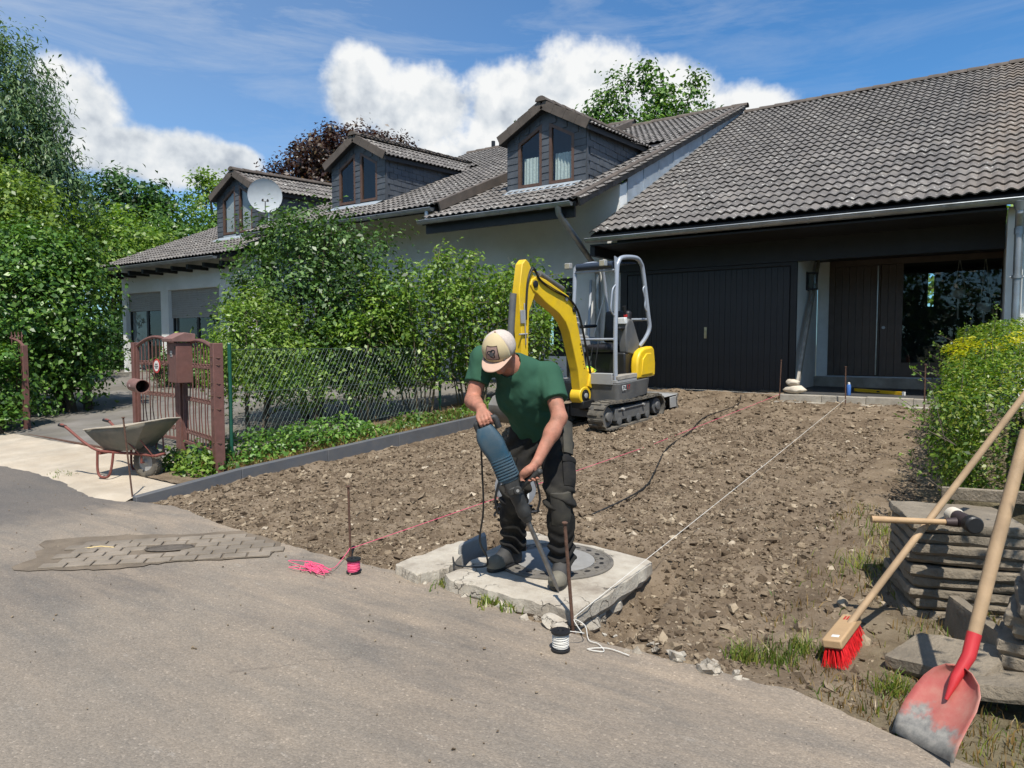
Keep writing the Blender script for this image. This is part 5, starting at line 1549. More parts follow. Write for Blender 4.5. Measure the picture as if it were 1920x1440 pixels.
# round sign on the leaf
sg = thing('round_sign', 'small round white sign with red rim on the gate leaf', 'sign', (-8.80, 4.83, 1.22), math.atan2(0.1, -1.23))
b = MB(); b.lathe([(0.092, 0), (0.092, 0.006)], 32, RX(R(-90))); b.build('rim', mat('sign_red', (0.45, 0.03, 0.025), 0.5, var=0.1), sg)
b = MB(); b.lathe([(0.068, 0), (0.068, 0.0085)], 32, RX(R(-90))); b.build('face', mat('sign_white', (0.72, 0.70, 0.66), 0.5, var=0.05), sg)
b = MB()
for k, (w, z) in enumerate(((0.035, 0.022), (0.05, -0.004), (0.032, -0.026))):
    x = -w
    while x < w:
        wd = random.uniform(0.008, 0.016); b.box((x, 0.0085, z - 0.007), (min(w, x + wd), 0.010, z + 0.007)); x += wd + 0.005
b.build('lettering', M['black'], sg)
# mailbox on the middle post
mbx = thing('mailbox', 'brown metal mailbox with sloped lid on the gate', 'mailbox', (-7.98, 4.66, 1.02), math.atan2(0.34, -1.25) + math.pi)
b = MB(); b.box((-0.19, -0.09, 0.02), (0.19, 0.09, 0.50)); b.build('box', M['gate'], mbx, 0.008)
b = MB(); b.prism([(-0.14, 0.505), (0.12, 0.505), (0.12, 0.60), (0.0, 0.615), (-0.14, 0.545)], -0.215, 0.215, SIDE); b.build('lid', M['gatepale'], mbx, 0.006)
b = MB(); b.box((-0.05, -0.096, 0.33), (0.03, -0.088, 0.40)); b.build('name_plate', mat('plate_grey', (0.42, 0.40, 0.38), 0.5), mbx)
b = MB(); b.box((-0.045, -0.099, 0.345), (0.025, -0.0955, 0.358)); b.build('lettering', M['black'], mbx)
b = MB(); b.box((-0.15, -0.094, 0.10), (-0.135, -0.089, 0.24)); b.box((0.12, -0.094, 0.42), (0.15, -0.089, 0.45)); b.build('seam', M['black'], mbx)
# newspaper tube
nt = thing('newspaper_tube', 'brown newspaper tube with open dark end on the gate leaf', 'newspaper tube', (-8.95, 4.66, 0.97), R(-16))
b = MB(); b.lathe([(0.085, -0.25), (0.085, 0.25), (0.078, 0.25), (0.078, -0.25)], 24, RY(R(90)), cap=False); b.build('shell', M['gatepale'], nt, smooth=60)
b = MB(); b.lathe([(0.080, -0.24), (0.080, -0.235)], 24, RY(R(90))); b.build('end_cap', M['gate'], nt)
b = MB(); b.box((-0.10, -0.0885, -0.012), (-0.02, -0.086, 0.018)); b.build('label', mat('pale_print', (0.45, 0.33, 0.31), 0.6), nt)
b = MB(); b.box((-0.02, 0.075, -0.02), (0.02, 0.14, 0.02)); b.build('bracket', M['gate'], nt)
# left gate post with hinge rail
lp = thing('gate_post', 'brown iron gate post with curled top in the vine at the left edge', 'gate post', (-12.9, 4.9, 0.1))
b = MB(); b.box((-0.04, -0.04, -0.2), (0.04, 0.04, 1.38)); b.build('post', M['gate'], lp, 0.006)
b = MB(); b.tube(smooth_path([(0, 0, 1.36), (-0.25, 0.02, 1.45), (-0.6, 0.04, 1.50)], 4), 0.022, 6); b.tube([(-0.02, 0, 1.18), (-0.7, 0.03, 1.18)], 0.012, 6); b.build('arch', M['gate'], lp)
for k in range(4):
    b = MB(); x = -0.12 - 0.13 * k; b.tube([(x, 0.02, 0.2), (x, 0.02, 1.6)], 0.008, 5); spiral(b, (x, 0.02, 1.52), 0.035, 1.3, 0); b.build('bar', M['gate'], lp)
# threshold rail of the drive gate
tr = MB(); tr.bar((-9.55, 4.62, 0.10), (-12.9, 4.70, 0.09), 0.05, 0.025); o = tr.build('gate_rail', M['rust']); tag(o, 'rusty steel gate rail across the pale apron', 'rail')

# green wire fence
M['green'] = mat('green_steel', (0.010, 0.085, 0.055), 0.4, var=0.15, vscale=8, coat=0.2)
M['wire'] = mat('fence_wire', (0.11, 0.15, 0.14), 0.5, 0.3, var=0.1)
fa = Vector((-6.99, 4.66)); fb_ = Vector((-7.32, 11.9)); fdv = (fb_ - fa); FL = fdv.length; fdn = fdv / FL
fence = thing('wire_fence', 'green chain link fence between planting strip and courtyard', 'fence', (fa.x, fa.y, 0.0))
for s in (0.0, 3.82, 7.1):
    p = fdn * s; g0 = float(gz(fa.y + p.y))
    b = MB(); b.tube([(p.x, p.y, g0 - 0.1), (p.x, p.y, 1.50 if s < 7 else 1.56)], 0.021, 10); b.tube([(p.x, p.y, 1.50 if s < 7 else 1.56), (p.x, p.y, 1.515 if s < 7 else 1.575)], [0.024, 0.016], 10); b.build('post', M['green'], fence)
b = MB()
topz = 1.44
for zz in (1.44, 0.95): b.tube([(0, 0, zz), (fdn.x * 3.82, fdn.y * 3.82, zz), (fdn.x * 7.1, fdn.y * 7.1, zz)], 0.0022, 4)
b.tube([(0, 0, 0.28), (fdn.x * 7.1, fdn.y * 7.1, 0.80)], 0.0022, 4)
b.build('tension_wire', M['wire'], fence)
b = MB()
sp_ = 0.072
for sgn in (1, -1):
    k = -30
    while k * sp_ < FL + 2:
        s0 = k * sp_
        # segment from bottom to top moving sgn along the fence
        z0, z1 = 0.12, topz; H = z1 - z0
        sa, sb = s0, s0 + sgn * H * 0.62
        # clip to the fence and to the rising ground
        pts = []
        for t_ in np.linspace(0, 1, 5):
            s_ = sa + (sb - sa) * t_; z_ = z0 + H * t_
            if 0 <= s_ <= 7.1 and z_ > float(gz(fa.y + s_ * fdn.y)) + 0.08: pts.append((fdn.x * s_, fdn.y * s_, z_))
        if len(pts) > 1: b.tube(pts, 0.0013, 3, cap=False)
        k += 1
o = b.build('mesh', M['wire'], fence, smooth=None); o['kind'] = 'stuff'

# ------------------------------------------------------------------ mini excavator
M['yel'] = mat('yellow_paint', (0.80, 0.52, 0.012), 0.38, var=0.05, vscale=2, dirt=(0.42, 0.28, 0.05), damt=0.35, dscale=5, coat=0.2, bump=0.04, bscale=60)
M['dgrey'] = mat('dark_grey_paint', (0.085, 0.090, 0.095), 0.5, var=0.12, vscale=3, dirt=(0.19, 0.175, 0.15), damt=0.45, dscale=4, bump=0.05, bscale=150)
M['lgrey'] = mat('light_grey_paint', (0.30, 0.31, 0.32), 0.5, var=0.1, vscale=4, dirt=(0.28, 0.25, 0.20), damt=0.5, dscale=5)
M['rops'] = mat('silver_grey_paint', (0.34, 0.37, 0.42), 0.4, 0.2, var=0.08, vscale=4)
M['rubber'] = mat('track_rubber', (0.055, 0.052, 0.047), 0.8, var=0.3, vscale=9, dirt=(0.22, 0.19, 0.145), damt=0.75, dscale=5, bump=0.4, bscale=50)
M['seat'] = mat('black_vinyl', (0.014, 0.013, 0.016), 0.5, var=0.2, bump=0.2, bscale=200)
M['chrome'] = mat('rod_chrome', (0.6, 0.6, 0.6), 0.15, 1.0, var=0.05)
M['whitepl'] = mat('white_plastic', (0.66, 0.67, 0.66), 0.45, var=0.06)
M['redpl'] = mat('red_plastic', (0.42, 0.02, 0.02), 0.45, var=0.1)
M['screen'] = mat('dark_screen', (0.03, 0.04, 0.06), 0.25, var=0.1)
M['amberglass'] = mat('lamp_lens', (0.40, 0.36, 0.27), 0.2, var=0.1)
M['hose'] = mat('black_hose', (0.015, 0.015, 0.015), 0.5)
M['bucket'] = mat('worn_steel', (0.22, 0.215, 0.20), 0.6, 0.5, var=0.25, vscale=5, dirt=(0.17, 0.13, 0.09), damt=0.5, dscale=6)
ex = thing('mini_excavator', 'yellow and grey mini excavator parked in front of the black garage', 'excavator', (-4.455, 8.88, float(gz(8.88)) - 0.035))
ex.rotation_euler = Matrix.to_euler(RZ(R(-7)) @ RX(math.atan(0.082) * 0.75))
E_ = lambda b, n, m_, bev=0.0, par=ex, seg=2: b.build(n, M[m_], par, bev, seg)


def stadium(y0, y1, r0, r1, z0=0.0, n=10):
    """loop of (y, z): belt around a front wheel (y0, r0) and a rear wheel (y1, r1), standing on z0"""
    pts = []
    for k in range(n + 1):
        a = R(90) + math.pi * k / n; pts.append((y0 + r0 * math.cos(a), z0 + r0 + r0 * math.sin(a)))
    m_ = 12
    for k in range(1, m_): pts.append((y0 + (y1 - y0) * k / m_, z0 + 0.0))
    for k in range(n + 1):
        a = R(-90) + math.pi * k / n; pts.append((y1 + r1 * math.cos(a), z0 + r1 + r1 * math.sin(a)))
    for k in range(1, m_):
        f = k / m_; pts.append((y1 + (y0 - y1) * f, z0 + 2 * r1 + (2 * r0 - 2 * r1) * f - 0.012 * math.sin(math.pi * f)))
    return pts


for s in (-1, 1):
    tr_ = bpy.data.objects.new('track', None); COL.objects.link(tr_); tr_.parent = ex; tr_.location = (s * 0.385, 0, 0)
    outer = stadium(-0.63, 0.64, 0.180, 0.165, 0.018); inner = stadium(-0.63, 0.64, 0.158, 0.143, 0.040)
    n = len(outer); b = MB(); vs = []
    for x in (-0.115, 0.115):
        vs += [(x, y, z) for y, z in outer] + [(x, y, z) for y, z in inner]
    fs = []
    for i in range(n):
        j = (i + 1) % n
        fs += [(i, j, 2 * n + j, 2 * n + i), (n + i, 3 * n + i, 3 * n + j, n + j), (i, n + i, n + j, j), (2 * n + i, 2 * n + j, 3 * n + j, 3 * n + i)]
    b.add(vs, fs); E_(b, 'belt', 'rubber', par=tr_)
    # lugs
    P = [Vector((0, y, z)) for y, z in outer]; tot = sum((P[(i + 1) % n] - P[i]).length for i in range(n)); nl = 46; b = MB(); acc = 0; i = 0; q = 0.0
    seglen = [(P[(i_ + 1) % n] - P[i_]).length for i_ in range(n)]
    for k in range(nl):
        tgt = tot * k / nl
        while acc + seglen[i] < tgt: acc += seglen[i]; i += 1
        f = (tgt - acc) / seglen[i]; p = P[i].lerp(P[(i + 1) % n], f); d = (P[(i + 1) % n] - P[i]).normalized(); nn = Vector((0, d.z, -d.y))
        if nn.dot(p - Vector((0, 0, 0.18))) < 0: nn = -nn
        xx = Vector((1, 0, 0))
        for (xa, xb) in (((-0.118, 0.03)) if k % 2 else ((-0.03, 0.118)),):
            m_ = Matrix(((1, d.x, nn.x, p.x), (0, d.y, nn.y, p.y), (0, d.z, nn.z, p.z), (0, 0, 0, 1)))
            b.box((xa, -0.017, -0.004), (xb, 0.017, 0.016), m_)
        b.box((-0.118, -0.012, -0.004), (-0.085, 0.012, 0.012), m_); b.box((0.085, -0.012, -0.004), (0.118, 0.012, 0.012), m_)
    E_(b, 'lugs', 'rubber', 0.003, tr_)
    b = MB(); b.box((-0.065, -0.46, 0.11), (0.085, 0.42, 0.275)); b.prism([(-0.46, 0.13), (-0.46, 0.25), (-0.60, 0.22), (-0.60, 0.16)], -0.05, 0.05, SIDE)
    b.box((0.085 if s > 0 else -0.10, -0.40, 0.245), (0.10 if s > 0 else -0.065, 0.30, 0.262))
    E_(b, 'track_frame', 'dgrey', 0.012, tr_)
    for y, r in ((-0.63, 0.13), (0.64, 0.115)):
        b = MB(); b.lathe([(r, -0.07), (r, 0.07)], 20, T(0, y, 0.19 if y < 0 else 0.18) @ RY(R(90))); b.lathe([(0.06, -0.10), (0.06, 0.10), (0.03, 0.105)], 16, T(0, y, 0.19 if y < 0 else 0.18) @ RY(R(90)))
        E_(b, 'idler_wheel' if y < 0 else 'drive_sprocket', 'dgrey', 0.005, tr_)
    for y in (-0.36, -0.12, 0.12, 0.36):
        b = MB(); b.lathe([(0.055, -0.085), (0.055, 0.085), (0.035, 0.09)], 14, T(0, y, 0.093) @ RY(R(90))); E_(b, 'roller', 'dgrey', 0.004, tr_)
    for y, z in ((-0.30, 0.285), (0.22, 0.285)):
        b = MB(); b.lathe([(0.018, -0.02), (0.018, 0.03)], 10, T(s * 0.09, y, z - 0.03) @ RY(R(90))); E_(b, 'pin', 'lgrey', 0, tr_)
b = MB(); b.box((-0.28, -0.45, 0.13), (0.28, 0.40, 0.30)); b.lathe([(0.26, 0.28), (0.26, 0.36)], 28); E_(b, 'undercarriage', 'dgrey', 0.01)
# dozer blade at the rear
b = MB(); pr = [(1.22, 0.03), (1.16, 0.10), (1.14, 0.18), (1.17, 0.27), (1.20, 0.30), (1.235, 0.30), (1.185, 0.18), (1.25, 0.03)]; b.prism(pr, -0.49, 0.49, SIDE)
E_(b, 'blade', 'bucket', 0.004)
b = MB(); b.box((-0.49, 0.98, 0.10), (-0.475, 1.2, 0.26)); b.box((0.475, 0.98, 0.10), (0.49, 1.2, 0.26)); b.box((-0.25, 0.40, 0.12), (-0.17, 1.18, 0.20)); b.box((0.17, 0.40, 0.12), (0.25, 1.18, 0.20)); b.box((-0.3, 0.80, 0.275), (0.49, 1.2, 0.288)); E_(b, 'blade_arm', 'lgrey', 0.006)


def rounded_plan(x0, x1, y0, y1, rf, rr, n=5):
    pts = []
    for cx, cy, r_, a0 in ((x1 - rr, y1 - rr, rr, 0), (x0 + rr, y1 - rr, rr, 90), (x0 + rf, y0 + rf, rf, 180), (x1 - rf, y0 + rf, rf, 270)):
        for k in range(n + 1): a = R(a0 + 90 * k / n); pts.append((cx + r_ * math.cos(a), cy + r_ * math.sin(a)))
    return pts


# skirt of the upper carriage: slightly tapered towards the bottom
top_ = rounded_plan(-0.48, 0.48, -0.40, 0.60, 0.07, 0.26); bot_ = rounded_plan(-0.45, 0.455, -0.37, 0.56, 0.06, 0.24)
b = MB(); n = len(top_)
b.add([(x, y, 0.34 + max(0, y) * 0.10) for x, y in bot_] + [(x, y, 0.60 + max(0, y) * 0.02) for x, y in top_], [tuple(range(n))[::-1], tuple(range(n, 2 * n))] + [(i, (i + 1) % n, n + (i + 1) % n, n + i) for i in range(n)])
body = E_(b, 'skirt', 'dgrey', 0.014, seg=3)
b = MB(); b.prism(rounded_plan(-0.46, 0.47, -0.39, 0.10, 0.03, 0.01), 0.603, 0.645); E_(b, 'floor_plate', 'lgrey', 0.004)
b = MB(); b.box((-0.30, -0.415, 0.585), (0.40, -0.392, 0.735)); b.box((-0.30, -0.392, 0.722), (0.40, -0.34, 0.735)); E_(b, 'front_plate', 'lgrey', 0.006)
b = MB(); b.prism([(0.40, 0.10), (0.475, 0.10), (0.475, -0.38), (0.32, -0.38), (0.32, -0.1)], 0.646, 0.70); E_(b, 'foot_mat', 'timber', 0.005)
# engine cover (yellow) with a raised panel
b = MB(); b.add([], [])
pr = [(0.10, 0.615), (0.585, 0.615), (0.60, 0.80), (0.575, 1.00), (0.52, 1.045), (0.30, 1.03), (0.20, 0.99), (0.13, 0.90), (0.105, 0.80)]
b.prism(pr, 0.36, 0.478, SIDE); E_(b, 'side_cover', 'yel', 0.03, seg=4)
b = MB(); b.prism([(0.20, 0.66), (0.50, 0.66), (0.515, 0.86), (0.47, 0.95), (0.34, 0.95), (0.24, 0.88)], 0.47, 0.490, SIDE); E_(b, 'cover_panel', 'yel', 0.008)
b = MB(); b.prism([(0.12, 0.615), (0.60, 0.615), (0.605, 0.82), (0.57, 0.98), (0.3, 0.985), (0.14, 0.86)], -0.45, 0.358, SIDE); E_(b, 'rear_cover', 'yel', 0.03, seg=4)
# seat base, seat
b = MB(); b.box((-0.40, -0.02, 0.646), (0.355, 0.30, 0.985)); b.box((-0.44, -0.30, 0.646), (-0.34, 0.0, 0.98)); E_(b, 'seat_base', 'black', 0.02)
b = MB(); b.box((-0.24, -0.10, 0.99), (0.20, 0.34, 1.10)); E_(b, 'seat_cushion', 'seat', 0.045, seg=4)
bk = MB(); bk.box((-0.23, -0.05, 0), (0.19, 0.06, 0.46)); o = E_(bk, 'seat_back', 'seat', 0.045, seg=4); o.location = (0, 0.36, 1.10); o.rotation_euler = (R(-10), 0, 0)
b = MB(); b.box((-0.16, -0.06, 0.05), (0.12, -0.045, 0.40)); b.box((-0.18, -0.058, 0.22), (0.14, -0.05, 0.235)); o = E_(b, 'seat_stitching', 'black', 0.005); o.location = (0, 0.355, 1.10); o.rotation_euler = (R(-10), 0, 0)
# consoles with joysticks and arm rests
for s, x in ((-1, -0.30), (1, 0.30)):
    cs = bpy.data.objects.new('console', None); COL.objects.link(cs); cs.parent = ex; cs.location = (x, 0, 0)
    b = MB()
    if s > 0: b.prism([(0.02, 0.98), (0.30, 0.92), (0.36, 1.10), (0.20, 1.42), (0.10, 1.45), (0.03, 1.38), (0.0, 1.20)], -0.06, 0.07, SIDE)
    else: b.prism([(-0.34, 1.12), (-0.10, 1.08), (0.20, 1.02), (0.20, 1.18), (-0.12, 1.24), (-0.30, 1.26), (-0.36, 1.22)], -0.06, 0.07, SIDE)
    E_(b, 'housing', 'lgrey' if s < 0 else 'dgrey', 0.02, cs, 3)
    if s > 0:
        b = MB(); b.box((-0.055, -0.005, 1.375), (0.065, 0.06, 1.465)); E_(b, 'white_cap', 'whitepl' if 'whitepl' in M else 'lgrey', 0.01, cs)
        b = MB(); b.tube([(0.0, 0.14, 1.42), (0.0, 0.10, 1.56)], 0.010, 8); b.tube([(0, 0.10, 1.54), (0, 0.085, 1.62)], [0.022, 0.026], 10); E_(b, 'joystick', 'black', 0, cs)
        b = MB(); b.tube([(0.0, 0.115, 1.47), (0.0, 0.11, 1.50)], 0.028, 10); E_(b, 'red_collar', 'redpl', 0, cs)
    else:
        b = MB(); b.tube([(0, -0.25, 1.25), (0, -0.27, 1.36)], [0.05, 0.025], 10); b.tube([(0, -0.27, 1.35), (0, -0.29, 1.44)], [0.024, 0.030], 10); b.tube([(0, -0.29, 1.44), (0.0, -0.31, 1.47)], [0.03, 0.02], 10); E_(b, 'joystick', 'black', 0, cs)
    b = MB(); b.box((-0.045, -0.10, 1.33 if s < 0 else 1.30), (0.045, 0.24, 1.375 if s < 0 else 1.34)); E_(b, 'arm_rest', 'black', 0.018, cs, 3)
# travel levers, pedals, sticker
b = MB()
for x in (-0.07, 0.02): b.tube([(x, -0.20, 0.64), (x, -0.24, 0.85), (x, -0.15, 1.12)], 0.009, 6); b.box((x - 0.03, -0.34, 0.66), (x + 0.03, -0.22, 0.68))
E_(b, 'travel_lever', 'black', 0)
b = MB(); b.box((-0.335, -0.28, 0.74), (-0.333, -0.12, 0.95)); b.box((-0.28, -0.026, 0.72), (-0.20, -0.0215, 0.93)); E_(b, 'sticker', 'whitepl' if 'whitepl' in M else 'lgrey', 0)
# roll bar
hoop = smooth_path([(0.42, -0.36, 0.61), (0.42, -0.34, 1.2), (0.405, -0.24, 2.05), (0.40, -0.19, 2.20), (0.40, -0.08, 2.265), (0.40, 0.25, 2.27), (0.40, 0.38, 2.20), (0.40, 0.44, 2.06), (0.41, 0.53, 1.50), (0.41, 0.56, 1.30), (0.38, 0.50, 1.16), (0.33, 0.42, 1.05)], 6)
b = MB(); b.tube(hoop, 0.030, 12); E_(b, 'roll_bar', 'rops')
b = MB(); b.tube(smooth_path([(-0.24, -0.40, 0.64), (-0.24, -0.38, 1.3), (-0.245, -0.30, 1.9), (-0.25, -0.26, 2.18)], 5), 0.026, 10); b.tube(smooth_path([(-0.25, -0.26, 2.18), (-0.25, 0.25, 2.24), (-0.26, 0.44, 2.06), (-0.26, 0.52, 1.3), (-0.26, 0.45, 1.05)], 5), 0.026, 10); E_(b, 'far_post', 'rops')
b = MB(); b.prism([(-0.30, 1.55), (-0.26, 1.9), (-0.225, 2.12), (-0.30, 2.16), (-0.325, 1.9)], -0.265, -0.245, SIDE); E_(b, 'gusset', 'rops', 0.003); b = MB(); b.prism([(-0.26, 1.55), (-0.2, 2.0), (-0.18, 2.25), (-0.27, 2.28), (-0.265, 2.0), (-0.30, 1.8)], 0.385, 0.402, SIDE); E_(b, 'gusset', 'rops', 0.003)
b = MB(); b.tube([(-0.25, -0.29, 2.10), (0.40, -0.25, 2.10)], 0.013, 8); b.tube([(-0.22, -0.40, 1.19), (0.42, -0.38, 1.19)], 0.016, 8); b.tube([(0.40, 0.53, 1.42), (-0.26, 0.51, 1.42)], 0.02, 8); E_(b, 'cross_bar', 'rops')
b = MB(); b.tube([(-0.20, -0.285, 2.17), (0.36, -0.25, 2.17)], 0.050, 12); b.box((-0.20, -0.25, 2.19), (0.36, 0.33, 2.215)); E_(b, 'rolled_screen', 'screen', 0)
for x in (-0.30, 0.27):
    wl = MB(); wl.box((x - 0.045, -0.39, 2.155), (x + 0.045, -0.32, 2.235)); o = E_(wl, 'work_light', 'lgrey', 0.008)
    wl = MB(); wl.box((x - 0.036, -0.3935, 2.163), (x + 0.036, -0.389, 2.227)); E_(wl, 'lens', 'amberglass', 0, o)
for ys, dz in (((-0.36, 1.50, -0.31, 1.90), 0), ((0.50, 1.52, 0.46, 1.90), 0)):
    y0, z0, y1, z1 = ys; off = -0.05
    b = MB(); b.tube(smooth_path([(0.41, y0 + 0.02, z0), (0.41, y0 + off, z0 + 0.07), (0.41, y0 + off + 0.01, z0 + 0.18), (0.41, y1 + off, z1 - 0.06), (0.41, y1 + 0.02, z1)], 4), 0.011, 8); E_(b, 'grab_handle', 'rops')
# swing bracket, boom, stick
b = MB(); b.box((-0.13, -0.62, 0.27), (0.07, -0.34, 0.37)); b.lathe([(0.08, 0.24), (0.08, 0.40)], 18, T(-0.03, -0.46, 0)); E_(b, 'swing_bracket', 'black', 0.01)
b = MB(); b.prism([(-0.53 + 0.135 * math.cos(a), 0.44 + 0.120 * math.sin(a)) for a in np.linspace(0, 2 * math.pi, 25)[:-1]], -0.125, 0.045, SIDE); b.prism([(-0.40, 0.52), (-0.33, 0.60), (-0.30, 0.72), (-0.34, 0.80), (-0.41, 0.74), (-0.47, 0.56)], -0.10, 0.06, SIDE); E_(b, 'boom_foot', 'yel', 0.01)
boom = [(-0.44, 0.40), (-0.52, 0.37), (-0.60, 0.42), (-0.63, 0.56), (-0.66, 0.80), (-0.82, 1.30), (-0.90, 1.44), (-1.04, 1.56), (-1.30, 1.70), (-1.46, 1.81), (-1.54, 1.85), (-1.59, 1.92), (-1.55, 1.99), (-1.44, 2.03), (-1.28, 1.985), (-1.00, 1.86), (-0.82, 1.78), (-0.70, 1.64), (-0.62, 1.34), (-0.49, 0.84), (-0.42, 0.74), (-0.36, 0.78), (-0.33, 0.72), (-0.38, 0.56)]
b = MB(); b.prism([p for p in boom], -0.115, 0.035, SIDE); bo = E_(b, 'boom', 'yel', 0.012, seg=3)
for y, z, r in ((-0.52, 0.46, 0.055), (-0.72, 1.60, 0.035), (-1.50, 1.93, 0.045), (-0.88, 1.74, 0.03), (-0.64, 1.42, 0.018), (-0.66, 1.50, 0.012)):
    b = MB(); b.lathe([(r, -0.13), (r, 0.05), (r * 0.6, 0.055)], 16, T(0, y, z) @ RY(R(90))); E_(b, 'pivot_pin', 'black' if r > 0.03 else 'lgrey', 0.002)
b = MB(); b.lathe([(0.085, 0.040), (0.085, 0.0475)], 22, T(0, -0.53, 0.44) @ RY(R(90))); E_(b, 'foot_opening_disc', 'black')  # solid black disc, the dark of the opening put in as colour
b = MB(); b.lathe([(0.036, 0.045), (0.036, 0.062), (0.02, 0.066)], 16, T(0, -0.53, 0.44) @ RY(R(90))); E_(b, 'foot_pin', 'lgrey')
b = MB()
for k, (y, z, h_) in enumerate(((-0.60, 1.12, 0.03), (-0.585, 1.07, 0.024), (-0.573, 1.03, 0.028), (-0.56, 0.985, 0.022), (-0.545, 0.90, 0.012), (-0.535, 0.86, 0.012), (-0.52, 0.80, 0.016))): b.box((0.0352, y - 0.010, z), (0.0362, y + 0.010, z + h_))
o = E_(b, 'decal', 'black'); o['kind'] = 'stuff'
stick = [(-1.58, 2.19), (-1.64, 2.23), (-1.71, 2.17), (-1.79, 1.84), (-1.775, 1.30), (-1.80, 0.66), (-1.75, 0.60), (-1.68, 0.64), (-1.655, 1.20), (-1.61, 1.60), (-1.49, 1.80), (-1.44, 1.90), (-1.47, 1.98)]
b = MB(); b.prism(stick, -0.095, 0.02, SIDE); E_(b, 'stick', 'yel', 0.010, seg=3)
def cylinder(name, a, c, r, frac=0.62):
    a = Vector(a); c = Vector(c); m_ = a.lerp(c, frac)
    b = MB(); b.tube([a, m_], r, 14); b.tube([m_ - (c - a).normalized() * 0.03, m_ + (c - a).normalized() * 0.012], r * 1.12, 14); o = E_(b, name, 'dgrey')
    b = MB(); b.tube([m_, c], r * 0.5, 12); E_(b, 'piston_rod', 'chrome', 0, o)
    return o
cylinder('stick_cylinder', (-0.04, -0.86, 1.87), (-0.04, -1.60, 2.17), 0.042)
cylinder('bucket_cylinder', (-0.04, -1.83, 1.82), (-0.04, -1.98, 0.86), 0.042, 0.72)
cylinder('boom_cylinder', (-0.04, -0.37, 0.52), (-0.04, -0.60, 1.48), 0.045)
b = MB()
for k, x in enumerate((0.05, 0.062, 0.043)):
    b.tube(smooth_path([(x, -0.40, 0.70), (x, -0.60, 1.44 + 0.01 * k), (x, -0.80, 1.72), (x, -1.15, 1.87 - 0.01 * k), (x, -1.42, 1.98), (x - 0.02, -1.52, 2.10 + 0.02 * k), (x - 0.02, -1.63, 1.98), (x - 0.02, -1.68, 1.70), (x - 0.02, -1.70, 1.50)], 5), 0.008, 6)
E_(b, 'hose', 'hose')
b = MB(); b.box((0.021, -1.79, 1.46), (0.035, -1.70, 1.62)); b.tube([(0.035, -1.72, 1.2), (0.035, -1.72, 1.7)], 0.008, 6); b.tube([(0.03, -1.83, 1.33), (0.03, -1.68, 1.33)], 0.012, 6); E_(b, 'valve_block', 'lgrey', 0.003)
# bucket with link
b = MB(); b.bar((-0.075, -1.98, 0.88), (-0.075, -1.86, 0.68), 0.02, 0.05); b.bar((0.0, -1.98, 0.88), (0.0, -1.86, 0.68), 0.02, 0.05); b.bar((-0.04, -1.98, 0.88), (-0.04, -2.1, 0.66), 0.03, 0.05); E_(b, 'bucket_link', 'black')
prof = [(-1.66, 0.58), (-1.80, 0.64), (-1.95, 0.64), (-2.09, 0.60), (-2.17, 0.51), (-2.17, 0.42), (-2.11, 0.33), (-1.99, 0.27), (-1.84, 0.24), (-1.68, 0.26)]
b = MB(); b.prism(prof, -0.21, -0.195, SIDE); b.prism(prof, 0.115, 0.13, SIDE)
vs = []; fs = []
for x in (-0.195, 0.115): vs += [(x, y, z) for y, z in prof]
n = len(prof)
inn = [(y + (0.014 if y < -1.95 else 0), z + (-0.014 if z > 0.45 else 0.014)) for y, z in prof]
for x in (-0.195, 0.115): vs += [(x, y, z) for y, z in inn]
for i in range(n - 1): fs += [(i, i + 1, n + i + 1, n + i), (2 * n + i, 3 * n + i, 3 * n + i + 1, 2 * n + i + 1)]
b.add(vs, fs); E_(b, 'bucket', 'bucket')
# lettering
def lettering(name, txt, size, Mx, mt, parent, extrude=0.0008):
    cu = bpy.data.curves.new('lettering', 'FONT'); cu.body = txt; cu.size = size; cu.extrude = extrude; cu.space_character = 0.95
    to = bpy.data.objects.new('lettering_curve', cu); COL.objects.link(to)
    bpy.context.view_layer.update()
    me = bpy.data.meshes.new_from_object(to.evaluated_get(bpy.context.evaluated_depsgraph_get()))
    bpy.data.objects.remove(to); bpy.data.curves.remove(cu)
    me.transform(Mx); me.name = name
    me.materials.clear()
    return link_mesh(name, me, mt, parent, smooth=None)


WALLX = Matrix(((0, 0, 1, 0), (1, 0, 0, 0), (0, 1, 0, 0), (0, 0, 0, 1)))
lt = T(0.4825, -0.30, 0.505) @ RY(R(-4)) @ WALLX
lettering('lettering', 'EZ', 0.088, lt, M['whitepl'], body)
lettering('lettering', '17', 0.088, T(0, 0.115, 0) @ lt, M['redpl'], body)
b = MB(); b.box((-0.10, -0.377, 0.43), (0.0, -0.3765, 0.50)); b.box((-0.02, -0.3775, 0.44), (0.06, -0.377, 0.47))
